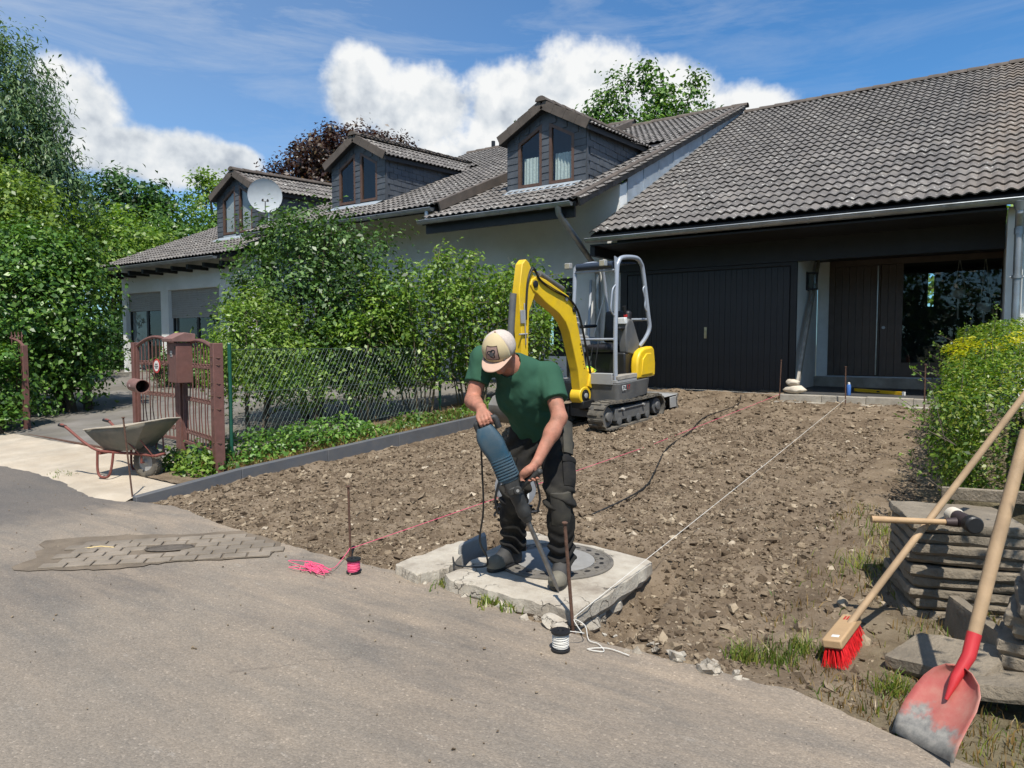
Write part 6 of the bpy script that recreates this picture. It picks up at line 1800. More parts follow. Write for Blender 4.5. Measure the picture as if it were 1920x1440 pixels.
# hi-vis cloth thrown on the floor plate
def cloth_lump(name, label, cat, loc, size, mt, seed, rz=0):
    r = np.random.default_rng(seed); n = 16
    g_ = np.linspace(-1, 1, n); X, Y = np.meshgrid(g_, g_, indexing='ij')
    d = np.sqrt(X ** 2 + Y ** 2)
    Z = np.clip(1 - d * 0.9, 0, 1) * (0.45 + 0.55 * (fbm(X * 2.2 + seed, Y * 2.2, 4, seed) + 0.5)) + 0.12 * (fbm(X * 5, Y * 5 + seed, 3, seed + 2) + 0.5) + 0.02
    k = 1 + 0.25 * fbm(X * 1.5, Y * 1.5 + 4, 2, seed + 5)
    P = np.stack([X * size[0] * k, Y * size[1] * k, Z * size[2]], -1).reshape(-1, 3)
    i = np.arange(n - 1)[:, None] * n + np.arange(n - 1)[None]
    o = link_mesh(name, np_mesh(name, P, np.stack([i, i + n, i + n + 1, i + 1], -1).reshape(-1, 4)), mt, smooth=60)
    sl = o.modifiers.new('solid', 'SOLIDIFY'); sl.thickness = 0.004
    sb = o.modifiers.new('sub', 'SUBSURF'); sb.levels = 1; sb.render_levels = 1
    o.location = loc; o.rotation_euler = (0, 0, rz)
    return tag(o, label, cat)
exM = Matrix.Translation(ex.location) @ ex.rotation_euler.to_matrix().to_4x4()
p = exM @ Vector((-0.12, -0.29, 0.735))
cloth_lump('hi_vis_vest', 'crumpled lime yellow vest lying on the excavator floor', 'vest', p, (0.16, 0.10, 0.15), mat('lime_cloth', (0.42, 0.72, 0.06), 0.8, var=0.2, vscale=9), 31, 0.4)

# ------------------------------------------------------------------ signed-distance modelling for organic shapes
class SDF:
    def __init__(s, lo, hi, h):
        s.h = h; s.lo = np.array(lo, float)
        n = np.ceil((np.array(hi, float) - s.lo) / h).astype(int) + 1
        s.ax = [s.lo[i] + h * np.arange(n[i]) for i in range(3)]
        s.D = np.full(tuple(n), 1.0, np.float32)
    def _win(s, lo, hi):
        sl = []
        for i in range(3):
            a = int(np.clip(np.floor((lo[i] - s.lo[i]) / s.h), 0, s.D.shape[i] - 1)); b = int(np.clip(np.ceil((hi[i] - s.lo[i]) / s.h) + 1, 1, s.D.shape[i]))
            sl.append(slice(a, max(b, a + 1)))
        X, Y, Z = np.meshgrid(*[s.ax[i][sl[i]] for i in range(3)], indexing='ij')
        return tuple(sl), X, Y, Z
    def _merge(s, sl, d, k):
        a = s.D[sl]
        if k > 0:
            hh = np.clip(0.5 + 0.5 * (a - d) / k, 0, 1); s.D[sl] = a * (1 - hh) + d * hh - k * hh * (1 - hh)
        else: s.D[sl] = np.minimum(a, d)
    def cone(s, a, b, ra, rb, k=0.02, flat=None):
        a = np.array(a, float); b = np.array(b, float); m = max(ra, rb) + 2.5 * k + 2 * s.h
        sl, X, Y, Z = s._win(np.minimum(a, b) - m, np.maximum(a, b) + m)
        if flat is not None:
            dv = np.array(flat[0], float); dv /= np.linalg.norm(dv); f = 1 / flat[1] - 1
            q = ((X - a[0]) * dv[0] + (Y - a[1]) * dv[1] + (Z - a[2]) * dv[2])
            ab_ = b - a; ab_ = ab_ + f * (ab_ @ dv) * dv
            PX, PY, PZ = X - a[0] + f * q * dv[0], Y - a[1] + f * q * dv[1], Z - a[2] + f * q * dv[2]
        else:
            ab_ = b - a; PX, PY, PZ = X - a[0], Y - a[1], Z - a[2]
        t = np.clip((PX * ab_[0] + PY * ab_[1] + PZ * ab_[2]) / max(1e-9, ab_ @ ab_), 0, 1)
        d = np.sqrt((PX - t * ab_[0]) ** 2 + (PY - t * ab_[1]) ** 2 + (PZ - t * ab_[2]) ** 2) - (ra + (rb - ra) * t)
        if flat is not None: d = d * min(1.0, flat[1] * 1.15)
        s._merge(sl, d.astype(np.float32), k); return s
    def ell(s, c, r, Mx=None, k=0.02):
        """ellipsoid with axes given by the rows of Mx"""
        c = np.array(c, float); r = np.array(r, float); m = r.max() + 2.5 * k + 2 * s.h
        sl, X, Y, Z = s._win(c - m, c + m)
        A = np.eye(3) if Mx is None else np.array(Mx, float)
        P = [(X - c[0]) * A[i][0] + (Y - c[1]) * A[i][1] + (Z - c[2]) * A[i][2] for i in range(3)]
        k0 = np.sqrt(sum((P[i] / r[i]) ** 2 for i in range(3))); k1 = np.sqrt(sum((P[i] / r[i] ** 2) ** 2 for i in range(3))) + 1e-9
        d = k0 * (k0 - 1) / k1
        s._merge(sl, d.astype(np.float32), k); return s
    def cut(s, p, n):
        """keep the side where (x-p).n < 0"""
        n = np.array(n, float); n /= np.linalg.norm(n)
        X, Y, Z = np.meshgrid(*s.ax, indexing='ij')
        s.D = np.maximum(s.D, ((X - p[0]) * n[0] + (Y - p[1]) * n[1] + (Z - p[2]) * n[2]).astype(np.float32)); return s
    def carve(s, a, b, ra, rb):
        a = np.array(a, float); b = np.array(b, float); m = max(ra, rb) + 0.05
        sl, X, Y, Z = s._win(np.minimum(a, b) - m, np.maximum(a, b) + m)
        ab_ = b - a; t = np.clip(((X - a[0]) * ab_[0] + (Y - a[1]) * ab_[1] + (Z - a[2]) * ab_[2]) / (ab_ @ ab_), 0, 1)
        d = np.sqrt((X - a[0] - t * ab_[0]) ** 2 + (Y - a[1] - t * ab_[1]) ** 2 + (Z - a[2] - t * ab_[2]) ** 2) - (ra + (rb - ra) * t)
        s.D[sl] = np.maximum(s.D[sl], -d.astype(np.float32)); return s
    def wrinkle(s, fn):
        X, Y, Z = np.meshgrid(*s.ax, indexing='ij')
        band = np.abs(s.D) < 0.06
        w = np.zeros_like(s.D); w[band] = fn(X[band], Y[band], Z[band]); s.D = s.D + w; return s
    def mesh(s, name, smooth_it=2):
        D = s.D; h = s.h; S = D < 0; nx, ny, nz = D.shape
        cnt = np.zeros((nx - 1, ny - 1, nz - 1), np.float32); acc = np.zeros((nx - 1, ny - 1, nz - 1, 3), np.float32)
        offs = [(0, 0, 0), (1, 0, 0), (0, 1, 0), (1, 1, 0), (0, 0, 1), (1, 0, 1), (0, 1, 1), (1, 1, 1)]
        C = [D[o[0]:nx - 1 + o[0], o[1]:ny - 1 + o[1], o[2]:nz - 1 + o[2]] for o in offs]
        for i in range(8):
            for j in range(i + 1, 8):
                df = [offs[j][q] - offs[i][q] for q in range(3)]
                if sum(abs(x) for x in df) != 1: continue
                a, b = C[i], C[j]; x = (a < 0) != (b < 0)
                if not x.any(): continue
                t = a[x] / (a[x] - b[x]); cnt[x] += 1
                acc[x] += np.array(offs[i], np.float32) + t[:, None] * np.array(df, np.float32)
        act = cnt > 0; idx = np.full(cnt.shape, -1, np.int64); idx[act] = np.arange(act.sum())
        ijk = np.argwhere(act); V = s.lo + h * (ijk + acc[act] / cnt[act][:, None])
        F = []
        for ax in range(3):
            sl0 = [slice(None)] * 3; sl1 = [slice(None)] * 3; sl0[ax] = slice(0, -1); sl1[ax] = slice(1, None)
            a = S[tuple(sl0)]; b = S[tuple(sl1)]
            e = np.argwhere(a != b); o1, o2 = [(1, 2), (2, 0), (0, 1)][ax]
            e = e[(e[:, o1] > 0) & (e[:, o2] > 0) & (e[:, o1] < D.shape[o1] - 1) & (e[:, o2] < D.shape[o2] - 1)]
            sg = a[e[:, 0], e[:, 1], e[:, 2]]
            q = []
            for d1, d2 in ((-1, -1), (0, -1), (0, 0), (-1, 0)):
                f = e.copy(); f[:, o1] += d1; f[:, o2] += d2; q.append(idx[f[:, 0], f[:, 1], f[:, 2]])
            q = np.stack(q, 1); q[~sg] = q[~sg][:, ::-1]; F.append(q)
        F = np.concatenate(F); F = F[(F >= 0).all(1)]
        # Laplacian smoothing
        if smooth_it:
            E = np.concatenate([F[:, [0, 1]], F[:, [1, 2]], F[:, [2, 3]], F[:, [3, 0]]]); n = len(V)
            for _ in range(smooth_it):
                A = np.zeros_like(V); c = np.zeros(n)
                np.add.at(A, E[:, 0], V[E[:, 1]]); np.add.at(c, E[:, 0], 1); np.add.at(A, E[:, 1], V[E[:, 0]]); np.add.at(c, E[:, 1], 1)
                V = V * 0.5 + 0.5 * A / np.maximum(c, 1)[:, None]
        return np_mesh(name, V, F)


def nrm(v): v = np.array(v, float); return v / np.linalg.norm(v)


# ------------------------------------------------------------------ the worker. local axes: x right, y away from the street, z up
man_o = Vector((0.10, 4.25))
mu = man_o.x * math.cos(YAW) - man_o.y * math.sin(YAW); mv = man_o.x * math.sin(YAW) + man_o.y * math.cos(YAW)
SLAB_Z = 0.075
man = thing('person', 'worker in green shirt, dark work trousers and beige cap bending over a breaker hammer', 'person', (mu, mv, 0.0), YAW)
ham = thing('breaker_hammer', 'blue electric breaker hammer held by the worker, chisel on the slab', 'hammer', (mu, mv, 0.0), YAW)
M['skin'] = mat('skin', (0.33, 0.165, 0.110), 0.6, var=0.22, vscale=16, col2=(0.40, 0.17, 0.115), bump=0.25, bscale=170, spec=0.3)
M['shirt'] = mat('green_cotton', (0.030, 0.088, 0.055), 0.9, var=0.10, vscale=5, bump=0.12, bscale=400, spec=0.2)
M['trouser'] = mat('black_workwear', (0.011, 0.011, 0.012), 0.9, var=0.3, vscale=4, dirt=(0.060, 0.054, 0.041), damt=0.5, dscale=5.5, bump=0.15, bscale=300, spec=0.25)
M['patchgrey'] = mat('grey_reinforcement', (0.045, 0.043, 0.040), 0.85, var=0.3, vscale=6, dirt=(0.11, 0.10, 0.075), damt=0.6, dscale=7, spec=0.2)
M['boot'] = mat('dark_boot', (0.024, 0.025, 0.028), 0.7, var=0.3, vscale=9, dirt=(0.10, 0.09, 0.075), damt=0.5, dscale=9, bump=0.3, bscale=60)
M['toecap'] = mat('dusty_toe', (0.17, 0.155, 0.12), 0.85, var=0.2, vscale=12, dirt=(0.09, 0.08, 0.065), damt=0.5, dscale=10, bump=0.2, bscale=80)
M['capbeige'] = mat('cap_beige', (0.52, 0.42, 0.25), 0.85, var=0.06, vscale=6, bump=0.1, bscale=300)
M['capmesh'] = mat('cap_mesh', (0.55, 0.47, 0.41), 0.85, var=0.08, vscale=300, bump=0.5, bscale=420)
M['capvisor'] = mat('cap_visor', (0.46, 0.31, 0.235), 0.85, var=0.08, vscale=8, bump=0.1, bscale=300)
M['hair'] = mat('grey_hair', (0.12, 0.10, 0.085), 0.7, var=0.4, vscale=60, bump=0.6, bscale=200)

HIP_R, HIP_L = np.array((-0.015, 0.12, 0.97)), np.array((0.165, 0.07, 0.97))
KN_R, KN_L = np.array((-0.085, 0.05, 0.575)), np.array((0.185, -0.15, 0.585))
AN_R, AN_L = np.array((-0.095, 0.205, 0.19)), np.array((0.205, -0.075, 0.19))
TOE_R, TOE_L = np.array((-0.245, 0.035, 0.09)), np.array((0.150, -0.295, 0.09))
NECK = np.array((-0.095, -0.120, 1.385)); SH_L = np.array((0.115, -0.075, 1.325)); SH_R = np.array((-0.275, -0.055, 1.405))
EL_L, WR_L = np.array((0.175, -0.235, 1.075)), np.array((0.050, -0.345, 0.895))
EL_R, WR_R = np.array((-0.335, -0.130, 1.165)), np.array((-0.285, -0.330, 1.140))
HEAD = np.array((-0.170, -0.215, 1.455))
FACE = nrm((-0.30, -0.72, -0.60)); HUP = nrm(np.array((0, 0, 1.0)) - FACE[2] * FACE * 1.0 + np.array((0.03, 0, 0))); HUP = nrm(HUP - (HUP @ FACE) * FACE); HSIDE = np.cross(FACE, HUP)
PEL = (HIP_R + HIP_L) / 2
SPINE = nrm(NECK - PEL); ACR = nrm(SH_L - SH_R); CHN = np.cross(SPINE, ACR); CHN = CHN if CHN[1] < 0 else -CHN

# hammer axis
H_TIP = np.array((0.168, -0.315, SLAB_Z + 0.004)); H_TOP = np.array((-0.265, -0.385, 1.105)); HA = nrm(H_TOP - H_TIP); HLEN = np.linalg.norm(H_TOP - H_TIP)
hp = lambda t: H_TIP + HA * t
HS = nrm(np.cross(HA, np.array((0, -1.0, 0)))); HN = np.cross(HA, HS)    # HS sideways, HN towards the street
if HS[0] < 0: HS = -HS
if HN[1] > 0: HN = -HN


def grip(s, B, D, N, W, rb, flip=1, k=0.006):
    """a hand closed round a bar: B centre, D along the bar (index side first), N towards the back of the hand, W wrist"""
    B = np.array(B, float); D = nrm(D); N = nrm(np.array(N, float) - (np.array(N, float) @ D) * D); Tn = np.cross(D, N) * flip
    rf = 0.0092
    ring = rb + rf * 0.9
    lens = [0.92, 1.0, 0.96, 0.80]
    for q in range(4):
        c = B + D * (0.031 - 0.0205 * q)
        a0 = R(38); a1 = R(38 + 205 * lens[q]); pts = []
        for m_ in range(5):
            a = a0 + (a1 - a0) * m_ / 4
            pts.append(c + ring * (1.10 if m_ == 0 else 1.0) * (N * math.cos(a) + Tn * math.sin(a)))
        for m_ in range(4):
            r0 = rf * (1.12 - 0.07 * m_); s.cone(pts[m_], pts[m_ + 1], r0, r0 * 0.94, k=0.003)
        # knuckle and back of the hand
        kn = c + N * (ring + 0.006) + Tn * 0.010
        s.cone(kn, pts[0], rf * 1.15, rf * 1.12, k=0.006)
        s.cone(kn, np.array(W) * 0.45 + kn * 0.55, rf * 1.15, 0.015, k=0.010)
    palm = B + N * (ring + 0.010) - Tn * 0.028
    s.cone(palm + D * 0.020, palm - D * 0.024, 0.021, 0.022, k=0.012)
    s.cone(palm, W, 0.026, 0.026, k=0.02, flat=(N, 0.8))
    # thumb leaves the side of the palm and closes against the fingers
    t0 = palm + D * 0.028 - Tn * 0.004
    t1 = B + D * 0.046 + N * (ring * 0.35) - Tn * (ring + 0.006)
    t2 = B + D * 0.036 - N * ring * 0.75 - Tn * ring * 0.65
    s.cone(t0, t1, 0.0135, 0.0115, k=0.008); s.cone(t1, t2, 0.0112, 0.0095, k=0.003)


def build_body():
    s = SDF((-0.48, -0.52, 0.74), (0.36, 0.22, 1.60), 0.0052)
    # trunk kept inside the shirt
    s.cone(PEL + np.array((0, 0, 0.02)), (PEL + NECK) / 2 - CHN * 0.01, 0.112, 0.115, k=0.05, flat=(CHN, 0.72)); s.cone((PEL + NECK) / 2, NECK - SPINE * 0.06, 0.115, 0.09, k=0.05, flat=(CHN, 0.72))
    s.cone(SH_R - ACR * -0.02, SH_L - ACR * 0.02, 0.055, 0.055, k=0.05)
    # neck, head
    s.cone(NECK - SPINE * 0.05, HEAD - HUP * 0.055 - FACE * 0.03, 0.062, 0.056, k=0.03)
    A = [FACE, HSIDE, HUP]
    s.ell(HEAD + HUP * 0.02 - FACE * 0.012, (0.098, 0.077, 0.098), A, k=0.02)            # skull
    s.cone(HEAD + FACE * 0.035 - HUP * 0.035, HEAD + FACE * 0.050 - HUP * 0.088, 0.052, 0.030, k=0.03)  # jaw to chin
    s.ell(HEAD + FACE * 0.062 - HUP * 0.010, (0.030, 0.056, 0.034), A, k=0.02)             # cheeks
    s.cone(HEAD + FACE * 0.088 + HUP * 0.010, HEAD + FACE * 0.112 - HUP * 0.030, 0.008, 0.013, k=0.012)   # nose
    s.cone(HEAD + FACE * 0.080 + HUP * 0.026 + HSIDE * 0.04, HEAD + FACE * 0.080 + HUP * 0.026 - HSIDE * 0.04, 0.012, 0.012, k=0.014)  # brow
    s.cone(HEAD + FACE * 0.083 - HUP * 0.060 + HSIDE * 0.018, HEAD + FACE * 0.083 - HUP * 0.060 - HSIDE * 0.018, 0.009, 0.009, k=0.006)  # mouth
    for sg in (-1, 1):
        s.ell(HEAD + FACE * 0.068 + HUP * 0.008 + HSIDE * 0.030 * sg, (0.014, 0.016, 0.010), A, k=0.004)
        e = HEAD - FACE * 0.008 + HSIDE * 0.080 * sg - HUP * 0.008
        s.ell(e, (0.020, 0.008, 0.031), [nrm(FACE + 0.3 * sg * HSIDE), HSIDE, HUP], k=0.006); s.ell(e - HUP * 0.026 + FACE * 0.004, (0.010, 0.006, 0.010), A, k=0.004)
    # arms
    s.cone(SH_L, EL_L, 0.056, 0.043, k=0.03); s.cone(EL_L, EL_L + (WR_L - EL_L) * 0.35, 0.044, 0.046, k=0.02); s.cone(EL_L + (WR_L - EL_L) * 0.30, WR_L, 0.045, 0.028, k=0.02, flat=(FACE, 0.92))
    s.cone(SH_R, EL_R, 0.056, 0.043, k=0.03); s.cone(EL_R, EL_R + (WR_R - EL_R) * 0.4, 0.043, 0.044, k=0.02); s.cone(EL_R + (WR_R - EL_R) * 0.35, WR_R, 0.043, 0.029, k=0.02)
    grip(s, GL_B, GL_D, GL_N, WR_L, 0.0175)
    grip(s, GR_B, GR_D, GR_N, WR_R, 0.0185, flip=1)
    return s


# left hand on the side handle, right hand on the rear grip of the hammer
SH_A = hp(0.66) + HS * 0.03 + HN * 0.02; SH_B = SH_A + nrm(np.array((0.62, -0.25, 0.55))) * 0.155
GL_B = SH_A + (SH_B - SH_A) * 0.62; GL_D = nrm(SH_A - SH_B); GL_N = nrm(np.array((0.25, 0.1, 1.0)))
GR_A = hp(HLEN - 0.055) - HS * 0.052; GR_Bp = hp(HLEN - 0.055) + HS * 0.058
GR_B = (GR_A + GR_Bp) / 2 + HA * 0.02; GR_D = nrm(GR_Bp - GR_A); GR_N = nrm(HA * 0.8 + np.array((-0.15, 0.35, 0.25)))
WR_L = GL_B + nrm(np.array((0.32, 0.42, 0.85))) * 0.092
WR_R = GR_B + nrm(np.array((-0.30, 0.62, 0.72))) * 0.092
body_ = link_mesh('body', build_body().mesh('body'), M['skin'], man, smooth=180)


def build_shirt():
    s = SDF((-0.46, -0.40, 0.84), (0.36, 0.34, 1.56), 0.0065)
    mid = (PEL + NECK) / 2 + CHN * 0.01
    s.cone(PEL - SPINE * 0.06, PEL + SPINE * 0.10, 0.160, 0.154, k=0.03, flat=(CHN, 0.74)); s.cone(PEL + SPINE * 0.08, mid + SPINE * 0.04, 0.152, 0.164, k=0.05, flat=(CHN, 0.74))
    s.cone(mid, NECK - SPINE * 0.10, 0.163, 0.128, k=0.05, flat=(CHN, 0.72))
    s.cone(SH_R, SH_L, 0.070, 0.072, k=0.05); s.cone(NECK - SPINE * 0.06, NECK - SPINE * 0.012, 0.092, 0.076, k=0.04)
    a = SH_L + (EL_L - SH_L) * 0.62; s.cone(SH_L, a + (EL_L - SH_L) * 0.1, 0.076, 0.072, k=0.03)
    b = SH_R + (EL_R - SH_R) * 0.58; s.cone(SH_R, b + (EL_R - SH_R) * 0.1, 0.074, 0.069, k=0.03)
    def folds(X, Y, Z):
        P = np.stack([X, Y, Z], -1); u = P @ ACR; w = P @ SPINE; c = P @ CHN
        hem = np.clip(1 - (w - PEL @ SPINE) / 0.30, 0, 1)
        f = 0.012 * hem * np.sin(u * 34 + 5 * fbm(u * 4, w * 4, 2, 5)) * np.clip(0.5 + fbm(u * 5, w * 3, 2, 9), 0, 1)
        # drag lines from shoulder across the chest
        g_ = (u * 0.8 + w * 0.6); f = f + 0.034 * fbm(g_ * 17, (u - w) * 5, 3, 12) + 0.020 * np.sin(g_ * 38 + 6 * fbm(u * 6, w * 6, 2, 13)) * np.clip(-0.05 + c * 0 + fbm(u * 4, w * 4, 2, 14) * 2, 0, 1)
        return f.astype(np.float32)
    s.wrinkle(folds)
    # clean ends: sleeves, hem, neckline
    dl = nrm(EL_L - SH_L); dr = nrm(EL_R - SH_R)
    X, Y, Z = np.meshgrid(*s.ax, indexing='ij'); P = np.stack([X, Y, Z], -1)
    dcap = lambda p0, d0, p1, rad: np.where(((P - p1) ** 2).sum(-1) < rad ** 2, ((P - p0) @ d0), -1)
    s.D = np.maximum(s.D, dcap(a, dl, a + dl * 0.06, 0.14).astype(np.float32)); s.D = np.maximum(s.D, dcap(b, dr, b + dr * 0.06, 0.14).astype(np.float32))
    s.cut(PEL - SPINE * 0.05 + np.array((0, 0, -0.01)), -nrm(SPINE * 0.6 + np.array((0.0, 0, 0.55))))
    s.carve(NECK - SPINE * 0.035, HEAD - HUP * 0.05, 0.066, 0.090)
    return s


shirt = link_mesh('t_shirt', build_shirt().mesh('t_shirt'), M['shirt'], man, smooth=180)
# hem and cuff seams
def build_trousers():
    s = SDF((-0.32, -0.36, 0.10), (0.42, 0.36, 1.10), 0.0065)
    s.cone(PEL + np.array((0, 0.01, -0.03)), PEL + np.array((0, 0.0, 0.09)), 0.158, 0.150, k=0.04, flat=((0.2, 1, 0), 0.76))
    s.ell(PEL + np.array((0.02, 0.075, -0.01)), (0.145, 0.10, 0.12), k=0.05)
    for H, K, A in ((HIP_R, KN_R, AN_R), (HIP_L, KN_L, AN_L)):
        s.cone(H + np.array((0, 0, -0.03)), K, 0.110, 0.083, k=0.04); s.cone(K, K + (A - K) * 0.45, 0.084, 0.080, k=0.03); s.cone(K + (A - K) * 0.4, A + np.array((0, 0, -0.015)), 0.079, 0.080, k=0.03)
    def folds(X, Y, Z):
        ang = np.arctan2(Y, X)
        low = np.clip((0.42 - Z) / 0.25, 0, 1); kn = np.exp(-((Z - 0.58) / 0.09) ** 2); cr = np.exp(-((Z - 0.88) / 0.08) ** 2)
        f = 0.019 * low * np.sin(Z * 95 + 3.0 * np.sin(X * 24 + Y * 17) + 6 * fbm(X * 6, Y * 6, 2, 3))
        f = f + 0.015 * kn * np.sin(Z * 70 + X * 40 + 5 * fbm(X * 8, Z * 8, 2, 6)) + 0.010 * cr * np.sin(Z * 60 - X * 60)
        return (f + 0.022 * fbm(X * 9 + Y * 5, Z * 7, 3, 8)).astype(np.float32)
    s.wrinkle(folds)
    for A in (AN_R, AN_L): pass
    s.cut((0, 0, 0.165), (0, 0, -1)); s.cut((0, 0, 1.06), (0, 0, 1))
    return s


trousers = link_mesh('trousers', build_trousers().mesh('trousers'), M['trouser'], man, smooth=180)


def loft_patch(name, H, K, t0, t1, a0, a1, off, mt, parent, rH=0.110, rK=0.084, n=10, m_=8, bulge=0.012):
    """pocket or knee pad following the leg between fractions t0..t1 and angles a0..a1"""
    d = nrm(K - H); x = nrm(np.cross(d, np.array((0, 1.0, 0)))); y = np.cross(d, x); vs = []; fs = []
    for lay in (0, 1):
        for i in range(n + 1):
            t = t0 + (t1 - t0) * i / n; c = H + (K - H) * t; r = rH + (rK - rH) * min(1, t)
            for j in range(m_ + 1):
                a = R(a0 + (a1 - a0) * j / m_); e = math.sin(math.pi * i / n) * math.sin(math.pi * j / m_)
                rr = r + (off + bulge * min(1, e * 2.2) if lay else -0.02)
                vs.append(tuple(c + x * (rr * math.cos(a)) + y * (rr * math.sin(a))))
    N = (n + 1) * (m_ + 1)
    for lay in (0, 1):
        for i in range(n):
            for j in range(m_):
                q = lay * N + i * (m_ + 1) + j; fs.append((q, q + 1, q + m_ + 2, q + m_ + 1))
    for i in range(n):
        for j in (0, m_):
            q = i * (m_ + 1) + j; fs.append((q, q + m_ + 1, N + q + m_ + 1, N + q))
    for j in range(m_):
        for i in (0, n):
            q = i * (m_ + 1) + j; fs.append((q, q + 1, N + q + 1, N + q))
    return MB().add(vs, fs).build(name, mt, parent, smooth=50)


# find the street-facing angle range for patches: angle measured from x axis of the leg frame
def ang_of(H, K, v):
    d = nrm(K - H); x = nrm(np.cross(d, np.array((0, 1.0, 0)))); y = np.cross(d, x); v = np.array(v, float); return math.degrees(math.atan2(v @ y, v @ x))


for H, K, A, side in ((HIP_R, KN_R, AN_R, -1), (HIP_L, KN_L, AN_L, 1)):
    f = ang_of(H, K, (0.0, -1, 0)); o_ = ang_of(H, K, (side, -0.15, 0))
    if o_ - f > 180: o_ -= 360
    if f - o_ > 180: o_ += 360
    c_ = f + (o_ - f) * 0.62; w_ = 36
    loft_patch('cargo_pocket', H, K, 0.50, 0.88, c_ - w_, c_ + w_, 0.006, M['trouser'], trousers)
    loft_patch('pocket_flap', H, K, 0.47, 0.56, c_ - w_ - 2, c_ + w_ + 2, 0.014, M['trouser'], trousers, bulge=0.006)
    f2 = ang_of(K, A, (0, -1, 0)); loft_patch('knee_pad', K, A, -0.16, 0.34, f2 - 42, f2 + 42, 0.004, M['patchgrey'] if side > 0 else M['trouser'], trousers, rH=0.085, rK=0.079, bulge=0.010)
loft_patch('hip_panel', HIP_L, KN_L, -0.05, 0.42, ang_of(HIP_L, KN_L, (0.7, -0.7, 0)) - 26, ang_of(HIP_L, KN_L, (0.7, -0.7, 0)) + 26, 0.003, M['patchgrey'], trousers, bulge=0.002)


# boots
def boot(AN, TOE):
    d = nrm(np.array((TOE[0] - AN[0], TOE[1] - AN[1], 0))); side = np.array((-d[1], d[0], 0)); toe = np.array((TOE[0], TOE[1], 0)); heel = toe - d * 0.30
    z0 = SLAB_Z
    bx = bpy.data.objects.new('boot', None); COL.objects.link(bx); bx.parent = man
    lo = np.minimum(toe, heel) - 0.10; hi = np.maximum(toe, heel) + 0.10
    s = SDF((lo[0], lo[1], z0 + 0.012), (hi[0], hi[1], z0 + 0.30), 0.0055)
    up = np.array((0, 0, 1.0))
    s.cone(heel + d * 0.055 + up * (z0 + 0.045), toe - d * 0.075 + up * (z0 + 0.045), 0.043, 0.048, k=0.02); s.cone(heel + d * 0.065 + up * (z0 + 0.05), AN + up * 0.05 - d * 0.01, 0.048, 0.056, k=0.03)
    s.cone(AN + up * 0.02 + d * 0.02, toe - d * 0.12 + up * (z0 + 0.06), 0.050, 0.042, k=0.03)
    s.cut(np.array((0, 0, z0 + 0.022)), (0, 0, -1)); s.cut(np.array((0, 0, z0 + 0.235)), (0, 0, 1))
    link_mesh('upper', s.mesh('upper'), M['boot'], bx, smooth=180)
    s = SDF((lo[0], lo[1], z0 + 0.012), (hi[0], hi[1], z0 + 0.16), 0.005)
    s.ell(toe - d * 0.062 + up * (z0 + 0.035), (0.064, 0.053, 0.056), [d, side, up], k=0.0); s.cone(toe - d * 0.09 + up * (z0 + 0.045), toe - d * 0.06 + up * (z0 + 0.045), 0.051, 0.05, k=0.015)
    s.cut(np.array((0, 0, z0 + 0.022)), (0, 0, -1))
    link_mesh('toe_cap', s.mesh('toe_cap'), M['toecap'], bx, smooth=180)
    b = MB(); outl = []
    for k in range(28):
        a = 2 * math.pi * k / 28; ca, sa = math.cos(a), math.sin(a); w = 0.053 if ca > 0 else 0.045
        p = (toe + heel) / 2 + d * (0.152 * (abs(ca) ** 0.75) * (1 if ca > 0 else -1)) + side * (w * (abs(sa) ** 0.8) * (1 if sa > 0 else -1)); outl.append((p[0], p[1]))
    b.prism(outl, z0 + 0.001, z0 + 0.026); b.build('sole', M['black'], bx, 0.004)
    b = MB()
    for k in range(6):
        f = k / 5; c = (toe - d * 0.125 + up * (z0 + 0.105)) * (1 - f) + (AN + up * 0.03 + d * 0.056) * f
        b.tube([c - side * 0.026 - up * 0.004, c + up * 0.006 + d * 0.003, c + side * 0.026 + (up * -0.004)], 0.0035, 5)
    b.build('laces', M['hose'], bx)


boot(AN_R, TOE_R); boot(AN_L, TOE_L)


